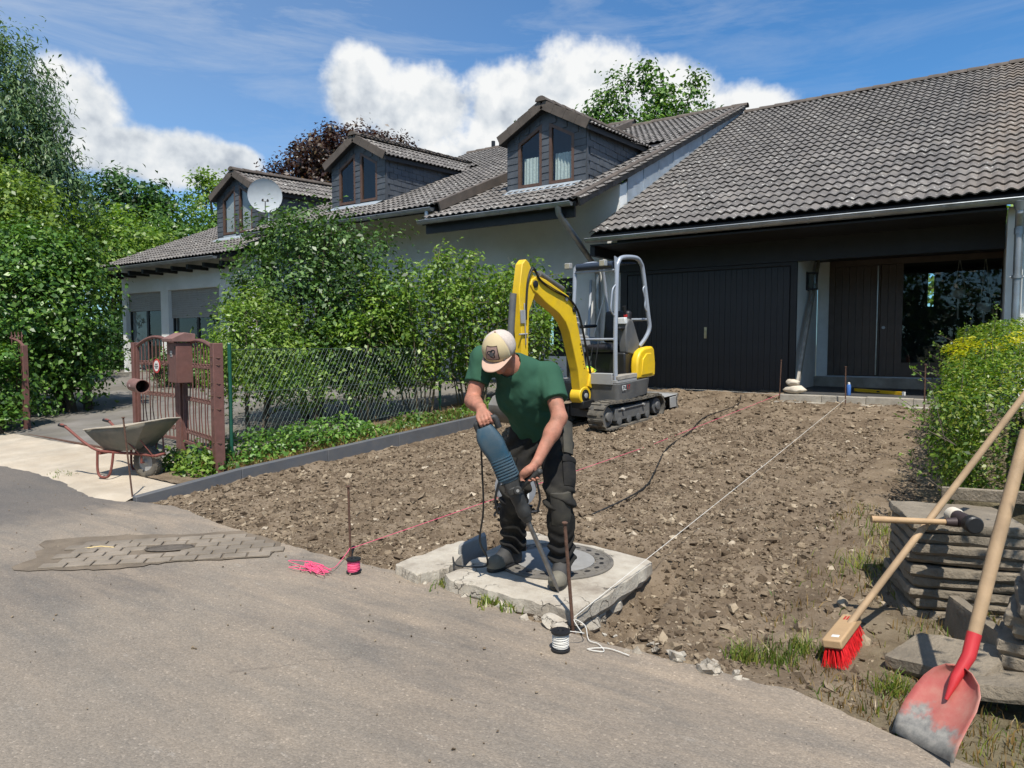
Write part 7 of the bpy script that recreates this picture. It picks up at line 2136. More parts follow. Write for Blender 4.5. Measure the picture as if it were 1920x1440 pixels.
# cap
def build_cap():
    c0 = HEAD + HUP * 0.030 - FACE * 0.006; rx, ry, rz_ = 0.114, 0.096, 0.100
    nu_, nv_ = 28, 9; cap = bpy.data.objects.new('cap', None); COL.objects.link(cap); cap.parent = man
    P = lambda a, e, g=1.0: c0 + FACE * (rx * g * math.cos(a) * math.cos(e)) + HSIDE * (ry * g * math.sin(a) * math.cos(e)) + HUP * (rz_ * g * math.sin(e) * (1.0 + 0.06 * math.cos(a)))
    front = R(62)
    for name, lo_, hi_, mt in (('front_panel', -front, front, 'capbeige'), ('mesh_back', front, 2 * math.pi - front, 'capmesh')):
        n = 18; vs = []; fs = []
        for i in range(nv_ + 1):
            e = R(-16) + (R(90) + R(16)) * i / nv_
            for j in range(n + 1):
                a = lo_ + (hi_ - lo_) * j / n; g = 1.0 + (0.004 if name == 'front_panel' else 0)
                vs.append(tuple(P(a, e, g)))
        for i in range(nv_):
            for j in range(n): q = i * (n + 1) + j; fs.append((q, q + 1, q + n + 2, q + n + 1))
        o = MB().add(vs, fs).build(name, M[mt], cap, smooth=60); sl = o.modifiers.new('solid', 'SOLIDIFY'); sl.thickness = 0.002
    b = MB(); b.ico(tuple(P(0, R(90), 1.02)), 0.007, 2); b.build('button', M['capvisor'], cap)
    b = MB()
    for a in (0.0, front, -front): b.tube([tuple(P(a, R(-14) + R(104) * k / 10, 1.012)) for k in range(11)], 0.0013, 4)
    b.build('seam', M['capvisor'], cap)
    # visor: curved sheet
    n, m_ = 18, 7; vs = []; fs = []
    for i in range(m_ + 1):
        f = i / m_
        for j in range(n + 1):
            q = -1 + 2 * j / n; a = q * R(66)
            base = P(a, R(-14), 1.005)
            out = FACE * (0.078 * (1 - abs(q) ** 3.2)) * f
            vs.append(tuple(base + out - HUP * (0.020 * f * (1 - abs(q) ** 2) + 0.016 * f * q * q - 0.012 * f)))
    for i in range(m_):
        for j in range(n): q = i * (n + 1) + j; fs.append((q, q + 1, q + n + 2, q + n + 1))
    o = MB().add(vs, fs).build('visor', M['capvisor'], cap, smooth=60); sl = o.modifiers.new('solid', 'SOLIDIFY'); sl.thickness = 0.004
    # emblem patch: brown border, pale ground, dark animal head
    def sheet_patch(name, w, h, g, mt, poly=None, n=8):
        vs = []; fs = []
        if poly is None:
            for i in range(n + 1):
                for j in range(n + 1):
                    vs.append(tuple(P(-w + 2 * w * j / n, R(20) - h + 2 * h * i / n, g)))
            for i in range(n):
                for j in range(n): q = i * (n + 1) + j; fs.append((q, q + 1, q + n + 2, q + n + 1))
        else:
            vs = [tuple(P(x * w, R(20) + y * h, g)) for x, y in poly]; vs.append(tuple(P(0, R(20), g))); k = len(poly); fs = [(i, (i + 1) % k, k) for i in range(k)]
        return MB().add(vs, fs).build(name, mt, cap, smooth=60)
    sheet_patch('patch_border', R(25), R(22), 1.030, mat('patch_brown', (0.045, 0.022, 0.016), 0.8))
    sheet_patch('patch_field', R(22), R(19), 1.036, mat('patch_field', (0.30, 0.20, 0.17), 0.8, var=0.2, vscale=60))
    blob = []
    rr_ = np.random.default_rng(77)
    for k in range(22):
        a = 2 * math.pi * k / 22; r_ = 0.72 + 0.16 * math.sin(3 * a + 1) + rr_.uniform(-.06, .06); blob.append((r_ * math.cos(a), r_ * 0.95 * math.sin(a)))
    sheet_patch('patch_animal', R(20.5), R(18), 1.042, mat('patch_dark', (0.012, 0.012, 0.015), 0.8), blob)
    sheet_patch('patch_muzzle', R(8), R(7), 1.048, mat('patch_mid', (0.10, 0.10, 0.105), 0.8, var=0.4, vscale=120), [(math.cos(a), math.sin(a) - 0.3) for a in np.linspace(0, 2 * math.pi, 13)[:-1]])


build_cap()
# short hair below the cap
s = SDF(HEAD - 0.16, HEAD + 0.16, 0.006)
s.ell(HEAD + HUP * 0.012 - FACE * 0.018, (0.097, 0.0795, 0.096), [FACE, HSIDE, HUP], k=0); s.cut(HEAD + FACE * 0.002, FACE); s.cut(HEAD - HUP * 0.045, -HUP)
link_mesh('hair', s.mesh('hair'), M['hair'], man, smooth=180)
for sg_ in (1, -1):
    b = MB(); b.tube([tuple(HEAD + FACE * 0.092 + HUP * 0.012 + HSIDE * 0.058 * sg_), tuple(HEAD + FACE * 0.04 + HUP * 0.016 + HSIDE * 0.084 * sg_), tuple(HEAD - FACE * 0.012 + HUP * 0.012 + HSIDE * 0.088 * sg_)], 0.003, 5); b.build('glasses_temple', M['black'], man)

# ------------------------------------------------------------------ the breaker hammer
M['hblue'] = mat('teal_blue_plastic', (0.016, 0.060, 0.098), 0.45, var=0.15, vscale=5, dirt=(0.14, 0.14, 0.125), damt=0.35, dscale=8, bump=0.08, bscale=120)
M['hblack'] = mat('hammer_black', (0.016, 0.017, 0.018), 0.55, var=0.3, vscale=9, dirt=(0.10, 0.095, 0.085), damt=0.3, dscale=9)
M['chisel'] = mat('chisel_steel', (0.25, 0.24, 0.23), 0.4, 0.8, var=0.3, vscale=20, dirt=(0.12, 0.10, 0.085), damt=0.4, dscale=12)
HM = Matrix(((HS[0], HN[0], HA[0], H_TIP[0]), (HS[1], HN[1], HA[1], H_TIP[1]), (HS[2], HN[2], HA[2], H_TIP[2]), (0, 0, 0, 1)))


def hsec(b, secs):
    """loft of rounded rectangles (t, cx, cy, wx, wy) along the hammer axis"""
    vs = []; fs = []; n = 20
    for t, cx, cy, wx, wy in secs:
        for k in range(n):
            a = 2 * math.pi * k / n; ca, sa = math.cos(a), math.sin(a)
            x = cx + wx * math.copysign(abs(ca) ** 0.5, ca); y = cy + wy * math.copysign(abs(sa) ** 0.5, sa)
            vs.append(tuple(HM @ Vector((x, y, t))))
    for i in range(len(secs) - 1):
        for k in range(n): k2 = (k + 1) % n; fs.append((i * n + k, i * n + k2, (i + 1) * n + k2, (i + 1) * n + k))
    fs.append(tuple(range(n))[::-1]); fs.append(tuple((len(secs) - 1) * n + k for k in range(n)))
    return b.add(vs, fs)


hsec(MB(), [(0.715, 0.00, 0, 0.050, 0.046), (0.73, 0.0, 0, 0.056, 0.050), (0.86, -0.004, 0, 0.060, 0.054), (0.90, -0.008, 0, 0.064, 0.056), (0.95, -0.014, 0, 0.070, 0.058), (1.00, -0.02, 0, 0.064, 0.054), (1.04, -0.018, 0, 0.050, 0.046), (1.055, -0.016, 0, 0.042, 0.04)]).build('motor_housing', M['hblue'], ham, smooth=40)
for k in range(8):
    t = 0.735 + k * 0.0165
    hsec(MB(), [(t, -0.002, 0, 0.0605, 0.0535), (t + 0.0015, -0.002, 0, 0.0632, 0.0562), (t + 0.0075, -0.002, 0, 0.0632, 0.0562), (t + 0.009, -0.002, 0, 0.0605, 0.0535)]).build('cooling_rib', M['hblue'], ham, smooth=40)
hsec(MB(), [(0.63, 0, 0, 0.043, 0.043), (0.665, 0, 0, 0.048, 0.047), (0.712, 0, 0, 0.049, 0.046)]).build('gear_case', M['hblack'], ham, smooth=40)
b = MB(); b.lathe([(0.036, 0.49), (0.041, 0.50), (0.041, 0.545), (0.037, 0.56), (0.040, 0.575), (0.042, 0.62), (0.042, 0.632)], 20, HM); b.build('tool_holder', M['hblack'], ham)
b = MB(); b.lathe([(0.024, 0.455), (0.030, 0.470), (0.034, 0.49)], 18, HM); b.build('chuck', M['hblack'], ham)
b = MB(); b.lathe([(0.004, 0.0), (0.011, 0.05), (0.014, 0.12), (0.0135, 0.42), (0.015, 0.44), (0.015, 0.47)], 12, HM); b.build('chisel', M['chisel'], ham)
# rear grip: rubber loop across the top
gp = [GR_A + HA * -0.045, GR_A + HA * 0.008, GR_A + HA * 0.020 + HS * 0.012, GR_Bp + HA * 0.020 - HS * 0.012, GR_Bp + HA * 0.008, GR_Bp + HA * -0.045]
b = MB(); b.tube(smooth_path([tuple(p) for p in gp], 5), 0.0185, 12); b.build('rear_grip', M['hblack'], ham)
# side handle with clamp
b = MB(); b.tube([tuple(SH_A), tuple(SH_A + (SH_B - SH_A) * 0.25), tuple(SH_B)], [0.020, 0.0175, 0.0185], 14); b.ico(tuple(SH_B), 0.0195, 2); b.build('side_handle', M['hblack'], ham)
b = MB(); b.lathe([(0.047, 0.64), (0.053, 0.646), (0.053, 0.676), (0.047, 0.682)], 20, HM); o = b.build('handle_clamp', M['hblack'], ham)
b = MB(); q = HM @ Vector((0.02, 0.052, 0.66)); q2 = HM @ Vector((0.02, 0.070, 0.66)); b.tube([q, q2], [0.024, 0.020], 14); b.build('clamp_knob', M['hblack'], ham)
b = MB(); b.tube([q2, HM @ Vector((0.02, 0.073, 0.66))], 0.009, 10); b.build('clamp_bolt', M['lgrey'], ham)
# its mains lead, hanging to the slab edge
cp = [hp(0.99) - HS * 0.05 + HN * 0.0, hp(0.93) - HS * 0.085, np.array((-0.27, -0.33, 0.80)), np.array((-0.265, -0.27, 0.55)), np.array((-0.29, -0.18, 0.34)), np.array((-0.255, -0.04, 0.20)), np.array((-0.265, 0.06, 0.11)), np.array((-0.37, 0.10, 0.092)), np.array((-0.46, 0.16, 0.085)), np.array((-0.50, 0.40, 0.06))]
b = MB(); b.tube(smooth_path([tuple(p) for p in cp], 8), 0.0058, 7); b.build('power_lead', M['hose'], ham)

# ------------------------------------------------------------------ manhole slab and rubble
def slab_mat():
    m = bpy.data.materials.new('old_concrete_slab'); m.use_nodes = True
    t = m.node_tree; g = NG(t); p = t.nodes['Principled BSDF']
    pos = g.n('ShaderNodeNewGeometry').outputs['Position']
    base = g.ramp(g.noise(pos, 3.2, 8, 0.7), [(0.32, (0.25, 0.21, 0.165)), (0.5, (0.40, 0.355, 0.29)), (0.68, (0.50, 0.46, 0.385))])
    wv = g.n('ShaderNodeVectorMath', operation='ADD'); g.l(pos, wv.inputs[0])
    nz = g.n('ShaderNodeTexNoise'); nz.inputs['Scale'].default_value = 5; nz.inputs['Detail'].default_value = 6; g.l(pos, nz.inputs['Vector'])
    sc_ = g.n('ShaderNodeVectorMath', operation='SCALE'); g.l(nz.outputs['Color'], sc_.inputs[0]); sc_.inputs['Scale'].default_value = 0.35; g.l(sc_.outputs[0], wv.inputs[1])
    vo = g.n('ShaderNodeTexVoronoi', feature='DISTANCE_TO_EDGE'); vo.inputs['Scale'].default_value = 4.2; g.l(wv.outputs[0], vo.inputs['Vector'])
    crack = g.m('MULTIPLY', g.ramp(vo.outputs['Distance'], [(0.0, 1.0), (0.018, 0.0)]), g.ramp(g.noise(pos, 2.5, 3, 0.5), [(0.48, 0.0), (0.56, 1.0)]))
    base = g.mix(crack, base, (0.06, 0.05, 0.04))
    st = g.ramp(g.noise(pos, 6, 5, 0.65), [(0.66, 0.0), (0.74, 0.7)]); base = g.mix(st, base, (0.10, 0.075, 0.05))
    g.l(base, p.inputs['Base Color']); p.inputs['Roughness'].default_value = 0.92
    b = g.n('ShaderNodeBump'); b.inputs['Strength'].default_value = 0.8; b.inputs['Distance'].default_value = 0.012
    h = g.m('SUBTRACT', g.noise(pos, 35, 7, 0.7), g.m('MULTIPLY', crack, 0.8)); g.l(h, b.inputs['Height']); g.l(b.outputs[0], p.inputs['Normal'])
    return m


M['slabc'] = slab_mat()


def rough_slab(name, corners, z0, z1, mt, parent=None, jag=0.02, seed=0, nseg=16, tilt=None, label=None, cat=None):
    r = np.random.default_rng(seed); pts = []
    C = [np.array(c, float) for c in corners]; cen = sum(C) / len(C)
    for i in range(len(C)):
        for k in range(nseg):
            f = k / nseg; p = C[i] * (1 - f) + C[(i + 1) % len(C)] * f
            n = (p - cen) / (np.linalg.norm(p - cen) + 1e-9); pts.append(p + n * jag * (fbm(np.array(p[0] * 9.0 + seed), np.array(p[1] * 9.0), 4, seed) * 2.2 - (0.6 if k == 0 else 0)))
    n = len(pts); rings = []
    for (s_, z, jz) in ((0.96, z0, 0), (1.012, z0 + (z1 - z0) * 0.35, 0.006), (1.0, z1 - 0.008, 0.006), (0.985, z1, 0.003), (0.90, z1 + 0.001, 0.0015), (0.72, z1 + 0.001, 0.001), (0.45, z1 + 0.001, 0.001)):
        rings.append([(cen[0] + (p[0] - cen[0]) * s_ * (1 + r.normal(0, jz * 1.2)), cen[1] + (p[1] - cen[1]) * s_ * (1 + r.normal(0, jz * 1.2)), z + r.normal(0, jz * 0.7)) for p in pts])
    vs = [v for rg in rings for v in rg] + [(cen[0], cen[1], z1 + 0.001), (cen[0], cen[1], z0)]; fs = []
    for i in range(len(rings) - 1):
        for k in range(n): k2 = (k + 1) % n; fs.append((i * n + k, i * n + k2, (i + 1) * n + k2, (i + 1) * n + k))
    L = (len(rings) - 1) * n
    for k in range(n): fs.append((L + k, L + (k + 1) % n, len(vs) - 2)); fs.append(((k + 1) % n, k, len(vs) - 1))
    b = MB().add(vs, fs)
    o = b.build(name, mt, parent, smooth=22)
    if label: tag(o, label, cat)
    return o


SC_ = [(-2.72, 3.24), (-1.77, 3.21), (-1.77, 4.28), (-2.90, 4.42)]
slab = thing('manhole_slab', 'square concrete slab around the manhole, broken at the street side', 'slab', (-2.25, 3.75, 0.0))
o = rough_slab('slab', [(x + 2.25, y - 3.75) for x, y in SC_], -0.045, SLAB_Z - 0.002, M['slabc'], slab, 0.045, 5)
o = rough_slab('lower_course', [(-0.42, -0.58), (0.45, -0.60), (0.44, 0.1), (-0.40, 0.1)], -0.12, -0.035, M['slabc'], slab, 0.07, 9)
mh = thing('manhole_cover', 'round grey manhole cover with a ring of vent holes under the worker', 'manhole cover', (-2.32, 3.90, SLAB_Z))
M['mhcon'] = mat('grey_cover', (0.25, 0.245, 0.235), 0.85, var=0.15, vscale=5, bump=0.3, bscale=60, dirt=(0.15, 0.135, 0.115), damt=0.4, dscale=4)
M['mhiron'] = mat('dusty_iron', (0.14, 0.128, 0.115), 0.8, 0.3, var=0.3, vscale=12, bump=0.5, bscale=70, dirt=(0.27, 0.24, 0.19), damt=0.5, dscale=9)
b = MB(); b.lathe([(0.385, -0.002), (0.385, 0.008), (0.365, 0.010), (0.362, 0.006), (0.355, 0.006), (0.352, 0.011), (0.268, 0.011), (0.266, 0.005)], 64, cap=False); b.build('iron_ring', M['mhiron'], mh, smooth=40)
b = MB(); b.lathe([(0.262, 0.004), (0.262, 0.0125), (0.20, 0.0135), (0.001, 0.0142)], 64, cap=False); b.build('cover_plate', M['mhcon'], mh, smooth=40)
me = MB().lathe([(0.021, 0.0), (0.0205, 0.0012), (0.001, 0.0013)], 16, cap=False).mesh('vent_hole_disc'); me.materials.append(mat('hole_dark', (0.006, 0.005, 0.005), 0.9))  # flat black discs on the ring, the shade inside each hole painted
for k in range(20):
    a = 2 * math.pi * k / 20; o = bpy.data.objects.new('vent_hole_disc', me); COL.objects.link(o); o.parent = mh; o.location = (0.310 * math.cos(a), 0.310 * math.sin(a), 0.0105); o.rotation_euler = (0, 0, a); o.scale = (0.72, 1.15, 1)
b = MB()
for k in range(40):
    a = 2 * math.pi * k / 40; b.box((-0.008, -0.0045, 0), (0.008, 0.0045, 0.004), T(0.342 * math.cos(a), 0.342 * math.sin(a), 0.0105) @ RZ(a)) if k % 2 else None
for k in range(40):
    a = 2 * math.pi * (k + .5) / 40; b.box((-0.006, -0.0045, 0), (0.006, 0.0045, 0.003), T(0.279 * math.cos(a), 0.279 * math.sin(a), 0.0105) @ RZ(a))
o = b.build('grip_studs', M['mhiron'], mh); o['kind'] = 'stuff'
rough_slab('broken_concrete', [(-3.18, 3.28), (-2.90, 3.22), (-2.83, 3.45), (-3.02, 3.98), (-3.16, 3.98)], -0.06, 0.062, M['slabc'], None, 0.04, 14, label='long broken concrete lump left of the manhole slab', cat='concrete')
b = MB(); b.add([(-2.93, 3.66, -0.03), (-2.87, 3.92, -0.03), (-2.93, 3.96, -0.03), (-2.99, 3.70, -0.03), (-2.95, 3.68, 0.13), (-2.88, 3.90, 0.16), (-2.93, 3.95, 0.17), (-2.98, 3.72, 0.12)], [(3, 2, 1, 0), (4, 5, 6, 7), (0, 1, 5, 4), (1, 2, 6, 5), (2, 3, 7, 6), (3, 0, 4, 7)])
o = b.build('asphalt_shard', M['mhcon'], None, 0.012); tag(o, 'dark upright shard beside the broken concrete lump', 'shard')
rb = scatter_lumps('slab_rubble', 120, (-2.9, -0.7, 3.06, 3.36), (0.012, 0.055), M['slabc'], 62, lambda u, v: u * 0 - 0.015, dens=lambda u, v: np.where((v > edge_v(u) - 0.04) & (v < edge_v(u) + 0.16), np.where(u > -1.9, 0.5, 0.8), 0))
tag(rb, 'pale concrete rubble along the broken asphalt edge', 'rubble', kind='stuff')
for k, (x, y, z, s, lab) in enumerate([(-1.87, 3.13, 0.02, 0.055, 'pale rubble stone in front of the slab corner'), (-1.80, 3.10, 0.01, 0.045, 'grey rubble stone by the iron rod near the slab'), (-1.18, 3.13, 0.01, 0.042, 'pale stone at the asphalt edge right of the white spool'), (-1.02, 3.10, 0.01, 0.05, 'grey stone chunk furthest right along the asphalt edge')]):
    b = MB(); b.ico((0, 0, 0), 1, 2); rr = np.random.default_rng(300 + k); b.v = [tuple(np.array(v) * s * (1 + 0.22 * rr.standard_normal()) * np.array((1.2, 0.9, 0.75))) for v in b.v]
    o = b.build('stone', M['slabc'], None, smooth=30); o.location = (x, y, z); o.rotation_euler = (0.2, 0.3, k); tag(o, lab, 'stone', 'rubble stones at the asphalt edge')


# ------------------------------------------------------------------ iron rods, strings, spools
def rod(label, x, y, z, h, lean=(0, 0), r_=0.0085):
    o = thing('iron_rod', label, 'rod', (x, y, z), group='iron rods holding the guide strings')
    b = MB(); b.tube([(-lean[0] * 0.2, -lean[1] * 0.2, -0.15), (lean[0], lean[1], h)], r_, 8); b.build('shaft', M['rust'], o)
    b = MB(); b.lathe([(0.006, h - 0.004), (0.016, h), (0.016, h + 0.006), (0.010, h + 0.010)], 12, T(lean[0], lean[1], 0)); b.build('head', M['rust'], o)
    return o


rod('rusty iron rod in front of the wheelbarrow', -6.79, 3.45, 0.0, 0.79, (-0.07, -0.03))
rod('rusty iron rod behind the pink spool', -3.70, 3.39, 0.0, 0.49, (-0.015, 0.0))
rod('rusty iron rod in front of the slab, next to the white spool', -1.765, 3.165, -0.02, 0.58, (-0.045, -0.02), 0.0095)
rod('thin iron rod at the garage corner', -2.73, 11.55, 0.64, 0.60, (0.015, 0.0))
rod('thin iron rod in front of the entrance step', -1.72, 11.22, 0.60, 0.56, (-0.01, 0))
rod('thin iron rod beside the hedge near the house', -0.66, 10.28, 0.53, 0.70, (0.0, 0.0))
M['pink'] = mat('pink_cord', (0.80, 0.10, 0.22), 0.7, var=0.1)
M['cord'] = mat('white_cord', (0.62, 0.60, 0.55), 0.8, var=0.1)
b = MB(); b.tube([(-3.70, 3.39, 0.05), (-3.2, 7.5, 0.33), (-2.73, 11.55, 0.70)], 0.0021, 5); tag(b.build('pink_string', M['pink']), 'taut pink guide string running up the dug bed', 'string')
b = MB(); b.tube([(-1.765, 3.165, 0.06), (-1.74, 7.2, 0.37), (-1.72, 11.22, 0.69)], 0.0021, 5); tag(b.build('white_string', M['cord']), 'taut pale guide string running from slab to entrance', 'string')
b = MB(); b.tube([(-2.73, 11.55, 0.70), (-4.2, 12.1, 0.69), (-5.8, 12.18, 0.68)], 0.0022, 4); tag(b.build('cross_string', M['cord']), 'pale guide string along the foot of the garage door', 'string')
cpts = [(-3.0, 4.4), (-2.62, 5.2), (-2.58, 5.9), (-2.72, 6.5), (-2.95, 7.4), (-3.05, 8.4), (-3.2, 9.4), (-3.1, 10.5), (-3.35, 11.6)]
b = MB(); b.tube(smooth_path([(x, y, float(soil_z(x, y)) + 0.022) for x, y in cpts], 6), 0.0075, 6); tag(b.build('extension_cable', M['hose']), 'dark extension cable snaking over the soil behind the worker', 'cable')


def spool(label, x, y, mt, h, r_, top_mt):
    o = thing('string_spool', label, 'spool', (x, y, 0.004))
    b = MB(); b.lathe([(r_, 0), (r_, 0.008), (r_ * 0.9, 0.010)], 28); b.build('lower_flange', M['black'], o)
    b = MB(); b.lathe([(r_, h - 0.010), (r_, h), (r_ * 0.35, h + 0.001), (r_ * 0.3, h - 0.006), (0.004, h - 0.006)], 28); b.build('upper_flange', M['black'], o)
    b = MB(); b.lathe([(r_ * 0.66, 0.009), (r_ * 0.80, 0.018), (r_ * 0.84, h * 0.5), (r_ * 0.78, h - 0.02), (r_ * 0.62, h - 0.009)], 28)
    rr = np.random.default_rng(int(x * -100)); b.build('winding', mt, o)
    w = MB()
    for k in range(9):
        z = 0.016 + (h - 0.032) * k / 8; tl_ = rr.uniform(-0.006, 0.006); q = r_ * (0.83 if 0 < k < 8 else 0.78)
        w.tube([(q * math.cos(a), q * math.sin(a), z + tl_ * math.sin(a + k)) for a in np.linspace(0, 2 * math.pi, 25)[:-1]], 0.0030, 5, closed=True)
    w.build('turns', mt, o)
    return o


spool('spool of white cord with black flanges on the asphalt', -1.69, 2.90, M['cord'], 0.095, 0.047, None)
ps = spool('spool of pink cord with black flanges at the asphalt edge', -3.40, 3.14, M['pink'], 0.092, 0.048, None)
rr = np.random.default_rng(8)
for nm, lab, ctr, mt_, n_, sp_, seed in (('loose_pink_cord', 'tangle of loose pink cord beside the pink spool', (-3.66, 3.02), M['pink'], 60, (0.15, 0.04), 4), ('loose_white_cord', 'loose end of white cord lying by the white spool', (-1.55, 2.98), M['cord'], 9, (0.11, 0.035), 6)):
    rr = np.random.default_rng(seed); pts = [(ctr[0] + rr.normal(0, sp_[0]) * 0.6, ctr[1] + rr.normal(0, sp_[1]) + 0.25 * 0, 0.008 + rr.random() * 0.022) for _ in range(n_)]
    if n_ > 20: pts = pts + [(-3.55, 3.12, 0.02), (-3.68, 3.33, 0.03), (-3.70, 3.39, 0.06)]
    else: pts = [(-1.69, 2.95, 0.08), (-1.63, 3.02, 0.06), (-1.68, 3.10, 0.02), (-1.765, 3.165, 0.05), (-1.70, 3.17, 0.03), (-1.62, 3.06, 0.012), (-1.56, 3.05, 0.01), (-1.50, 2.99, 0.008), (-1.58, 2.97, 0.008), (-1.50, 3.03, 0.01), (-1.38, 3.02, 0.008)]
    b = MB(); b.tube(smooth_path(pts, 4), 0.0024, 5); tag(b.build(nm, mt_), lab, 'cord')

# cable reel behind the worker
rl = thing('cable_reel', 'grey cable reel on a black stand standing behind the worker on the soil', 'cable reel', (-3.28, 4.86, float(soil_z(-3.28, 4.86)) + 0.005), YAW + R(12))
for y in (-0.07, 0.07):
    b = MB(); b.lathe([(0.155, -0.004), (0.165, 0.0), (0.155, 0.004), (0.06, 0.006), (0.02, 0.006)], 36, T(0, y, 0.205) @ RX(R(90))); b.build('flange', mat('reel_grey', (0.24, 0.25, 0.27), 0.5, var=0.15), rl)
b = MB(); b.lathe([(0.11, -0.065), (0.12, 0), (0.11, 0.065)], 28, T(0, 0, 0.205) @ RX(R(90))); b.build('wound_cable', M['hose'], rl)
b = MB(); b.tube(smooth_path([(-0.17, -0.09, 0.02), (-0.13, -0.09, 0.012), (0.13, -0.09, 0.012), (0.17, -0.09, 0.02)], 4), 0.012, 8); b.tube(smooth_path([(-0.17, 0.09, 0.02), (0.0, 0.09, 0.012), (0.17, 0.09, 0.02)], 4), 0.012, 8)
b.tube(smooth_path([(-0.17, -0.09, 0.02), (-0.19, -0.09, 0.15), (-0.12, -0.09, 0.36), (0.0, -0.09, 0.41), (0.12, -0.09, 0.36), (0.19, -0.09, 0.15), (0.17, -0.09, 0.02)], 4), 0.010, 8); b.build('stand', M['black'], rl)
b = MB(); b.box((0.02, -0.081, 0.12), (0.10, -0.078, 0.24)); b.build('sticker', M['whitepl'], rl)

# ------------------------------------------------------------------ wheelbarrow
M['tray'] = mat('tray_grey', (0.17, 0.17, 0.145), 0.65, 0.2, var=0.2, vscale=4, dirt=(0.40, 0.34, 0.26), damt=0.55, dscale=3, bump=0.15, bscale=40)
M['trayin'] = mat('tray_inside_beige', (0.46, 0.40, 0.32), 0.9, var=0.2, vscale=4, dirt=(0.25, 0.21, 0.16), damt=0.5)  # inner face and rim, a paler beige than the outer tray
M['barrowred'] = mat('barrow_red', (0.20, 0.050, 0.038), 0.6, var=0.25, vscale=12, dirt=(0.12, 0.07, 0.05), damt=0.5, dscale=12)
wb = thing('wheelbarrow', 'grey metal wheelbarrow with rusty red frame on the pale apron', 'wheelbarrow', (-7.56, 4.0, 0.045), R(13)); wb.scale = (0.9, 0.9, 0.9)
bot = [(-0.48, -0.17), (-0.02, -0.16), (-0.02, 0.16), (-0.48, 0.17)]; zb_ = [0.34, 0.37, 0.37, 0.34]
topc = [(-0.66, -0.30), (-0.40, -0.335), (0.02, -0.325), (0.30, -0.24), (0.36, 0.0), (0.30, 0.24), (0.02, 0.325), (-0.40, 0.335), (-0.66, 0.30)]; zt_ = [0.585, 0.62, 0.655, 0.715, 0.735, 0.715, 0.655, 0.62, 0.585]
bo9 = [(-0.48, -0.17), (-0.33, -0.175), (-0.12, -0.17), (-0.03, -0.14), (-0.02, 0.0), (-0.03, 0.14), (-0.12, 0.17), (-0.33, 0.175), (-0.48, 0.17)]
n = 9; vs = []; fs = []; lay = 5
for k in range(lay + 1):
    f = k / lay
    for i in range(n):
        x = bo9[i][0] * (1 - f) + topc[i][0] * f; y = (bo9[i][1] * (1 - f) + topc[i][1] * f) * (1 + 0.05 * math.sin(math.pi * f)); z = (0.34 + 0.02 * (i in (3, 4, 5))) * (1 - f) + zt_[i] * f; vs.append((x, y, z))
for k in range(lay):
    for i in range(n): j = (i + 1) % n; fs.append((k * n + i, k * n + j, (k + 1) * n + j, (k + 1) * n + i))
fs.append(tuple(range(n))[::-1])
me_o = MB().add(vs, fs); tr_o = me_o.build('tray', M['tray'], wb, smooth=40)
sl = tr_o.modifiers.new('solid', 'SOLIDIFY'); sl.thickness = 0.004; sl.offset = -1
tr_o.data.materials.append(M['trayin']); sl.material_offset = 1; sl.material_offset_rim = 1
b = MB(); b.tube([vs[lay * n + i] for i in range(n)], 0.0095, 8, closed=True); b.build('rim', M['trayin'], wb)
for s in (-1, 1):
    b = MB(); b.tube(smooth_path([(-1.06, s * 0.30, 0.625), (-0.98, s * 0.30, 0.615), (-0.70, s * 0.27, 0.43), (-0.52, s * 0.23, 0.335), (-0.30, s * 0.18, 0.315), (0.0, s * 0.10, 0.30), (0.22, s * 0.075, 0.285)], 5), 0.0165, 10); b.build('handle_tube', M['barrowred'], wb)
    b = MB(); b.tube([(-1.08, s * 0.30, 0.628), (-0.97, s * 0.30, 0.612)], 0.020, 10); b.build('grip', M['hose'], wb)
    b = MB(); b.tube(smooth_path([(-0.52, s * 0.235, 0.335), (-0.53, s * 0.235, 0.12), (-0.50, s * 0.235, 0.03), (-0.42, s * 0.235, 0.012), (-0.34, s * 0.235, 0.04), (-0.31, s * 0.22, 0.15), (-0.30, s * 0.20, 0.315)], 5), 0.0145, 10); b.build('leg', M['barrowred'], wb)
    b = MB(); b.bar((0.02, s * 0.12, 0.31), (-0.08, s * 0.26, 0.53), 0.02, 0.012); b.bar((0.20, s * 0.08, 0.29), (0.10, s * 0.16, 0.48), 0.018, 0.010); b.build('tray_brace', M['barrowred'], wb)
b = MB(); b.tube(smooth_path([(0.22, -0.075, 0.285), (0.27, 0, 0.30), (0.22, 0.075, 0.285)], 4), 0.0165, 10); b.bar((-0.50, -0.235, 0.31), (-0.50, 0.235, 0.31), 0.05, 0.05); b.build('cross_member', M['barrowred'], wb)
wh = bpy.data.objects.new('wheel', None); COL.objects.link(wh); wh.parent = wb; wh.location = (0.02, 0, 0.195)
b = MB(); b.lathe([(0.11, -0.030), (0.135, -0.044), (0.175, -0.046), (0.197, -0.030), (0.203, 0), (0.197, 0.030), (0.175, 0.046), (0.135, 0.044), (0.11, 0.030)], 40, RX(R(90)), cap=False); b.build('tyre', M['rubber'], wh, smooth=50)
b = MB()
for k in range(30):
    a = 2 * math.pi * k / 30
    for y, off in ((-0.024, 0), (0.0, 0.5), (0.024, 0)):
        aa = a + off * 2 * math.pi / 30; b.cbox((0, 0, 0), (0.022, 0.019, 0.010), RY(-aa) @ T(0.2005 - abs(y) * 0.12, y, 0) @ RY(R(90)))
b.build('tread', M['rubber'], wh)
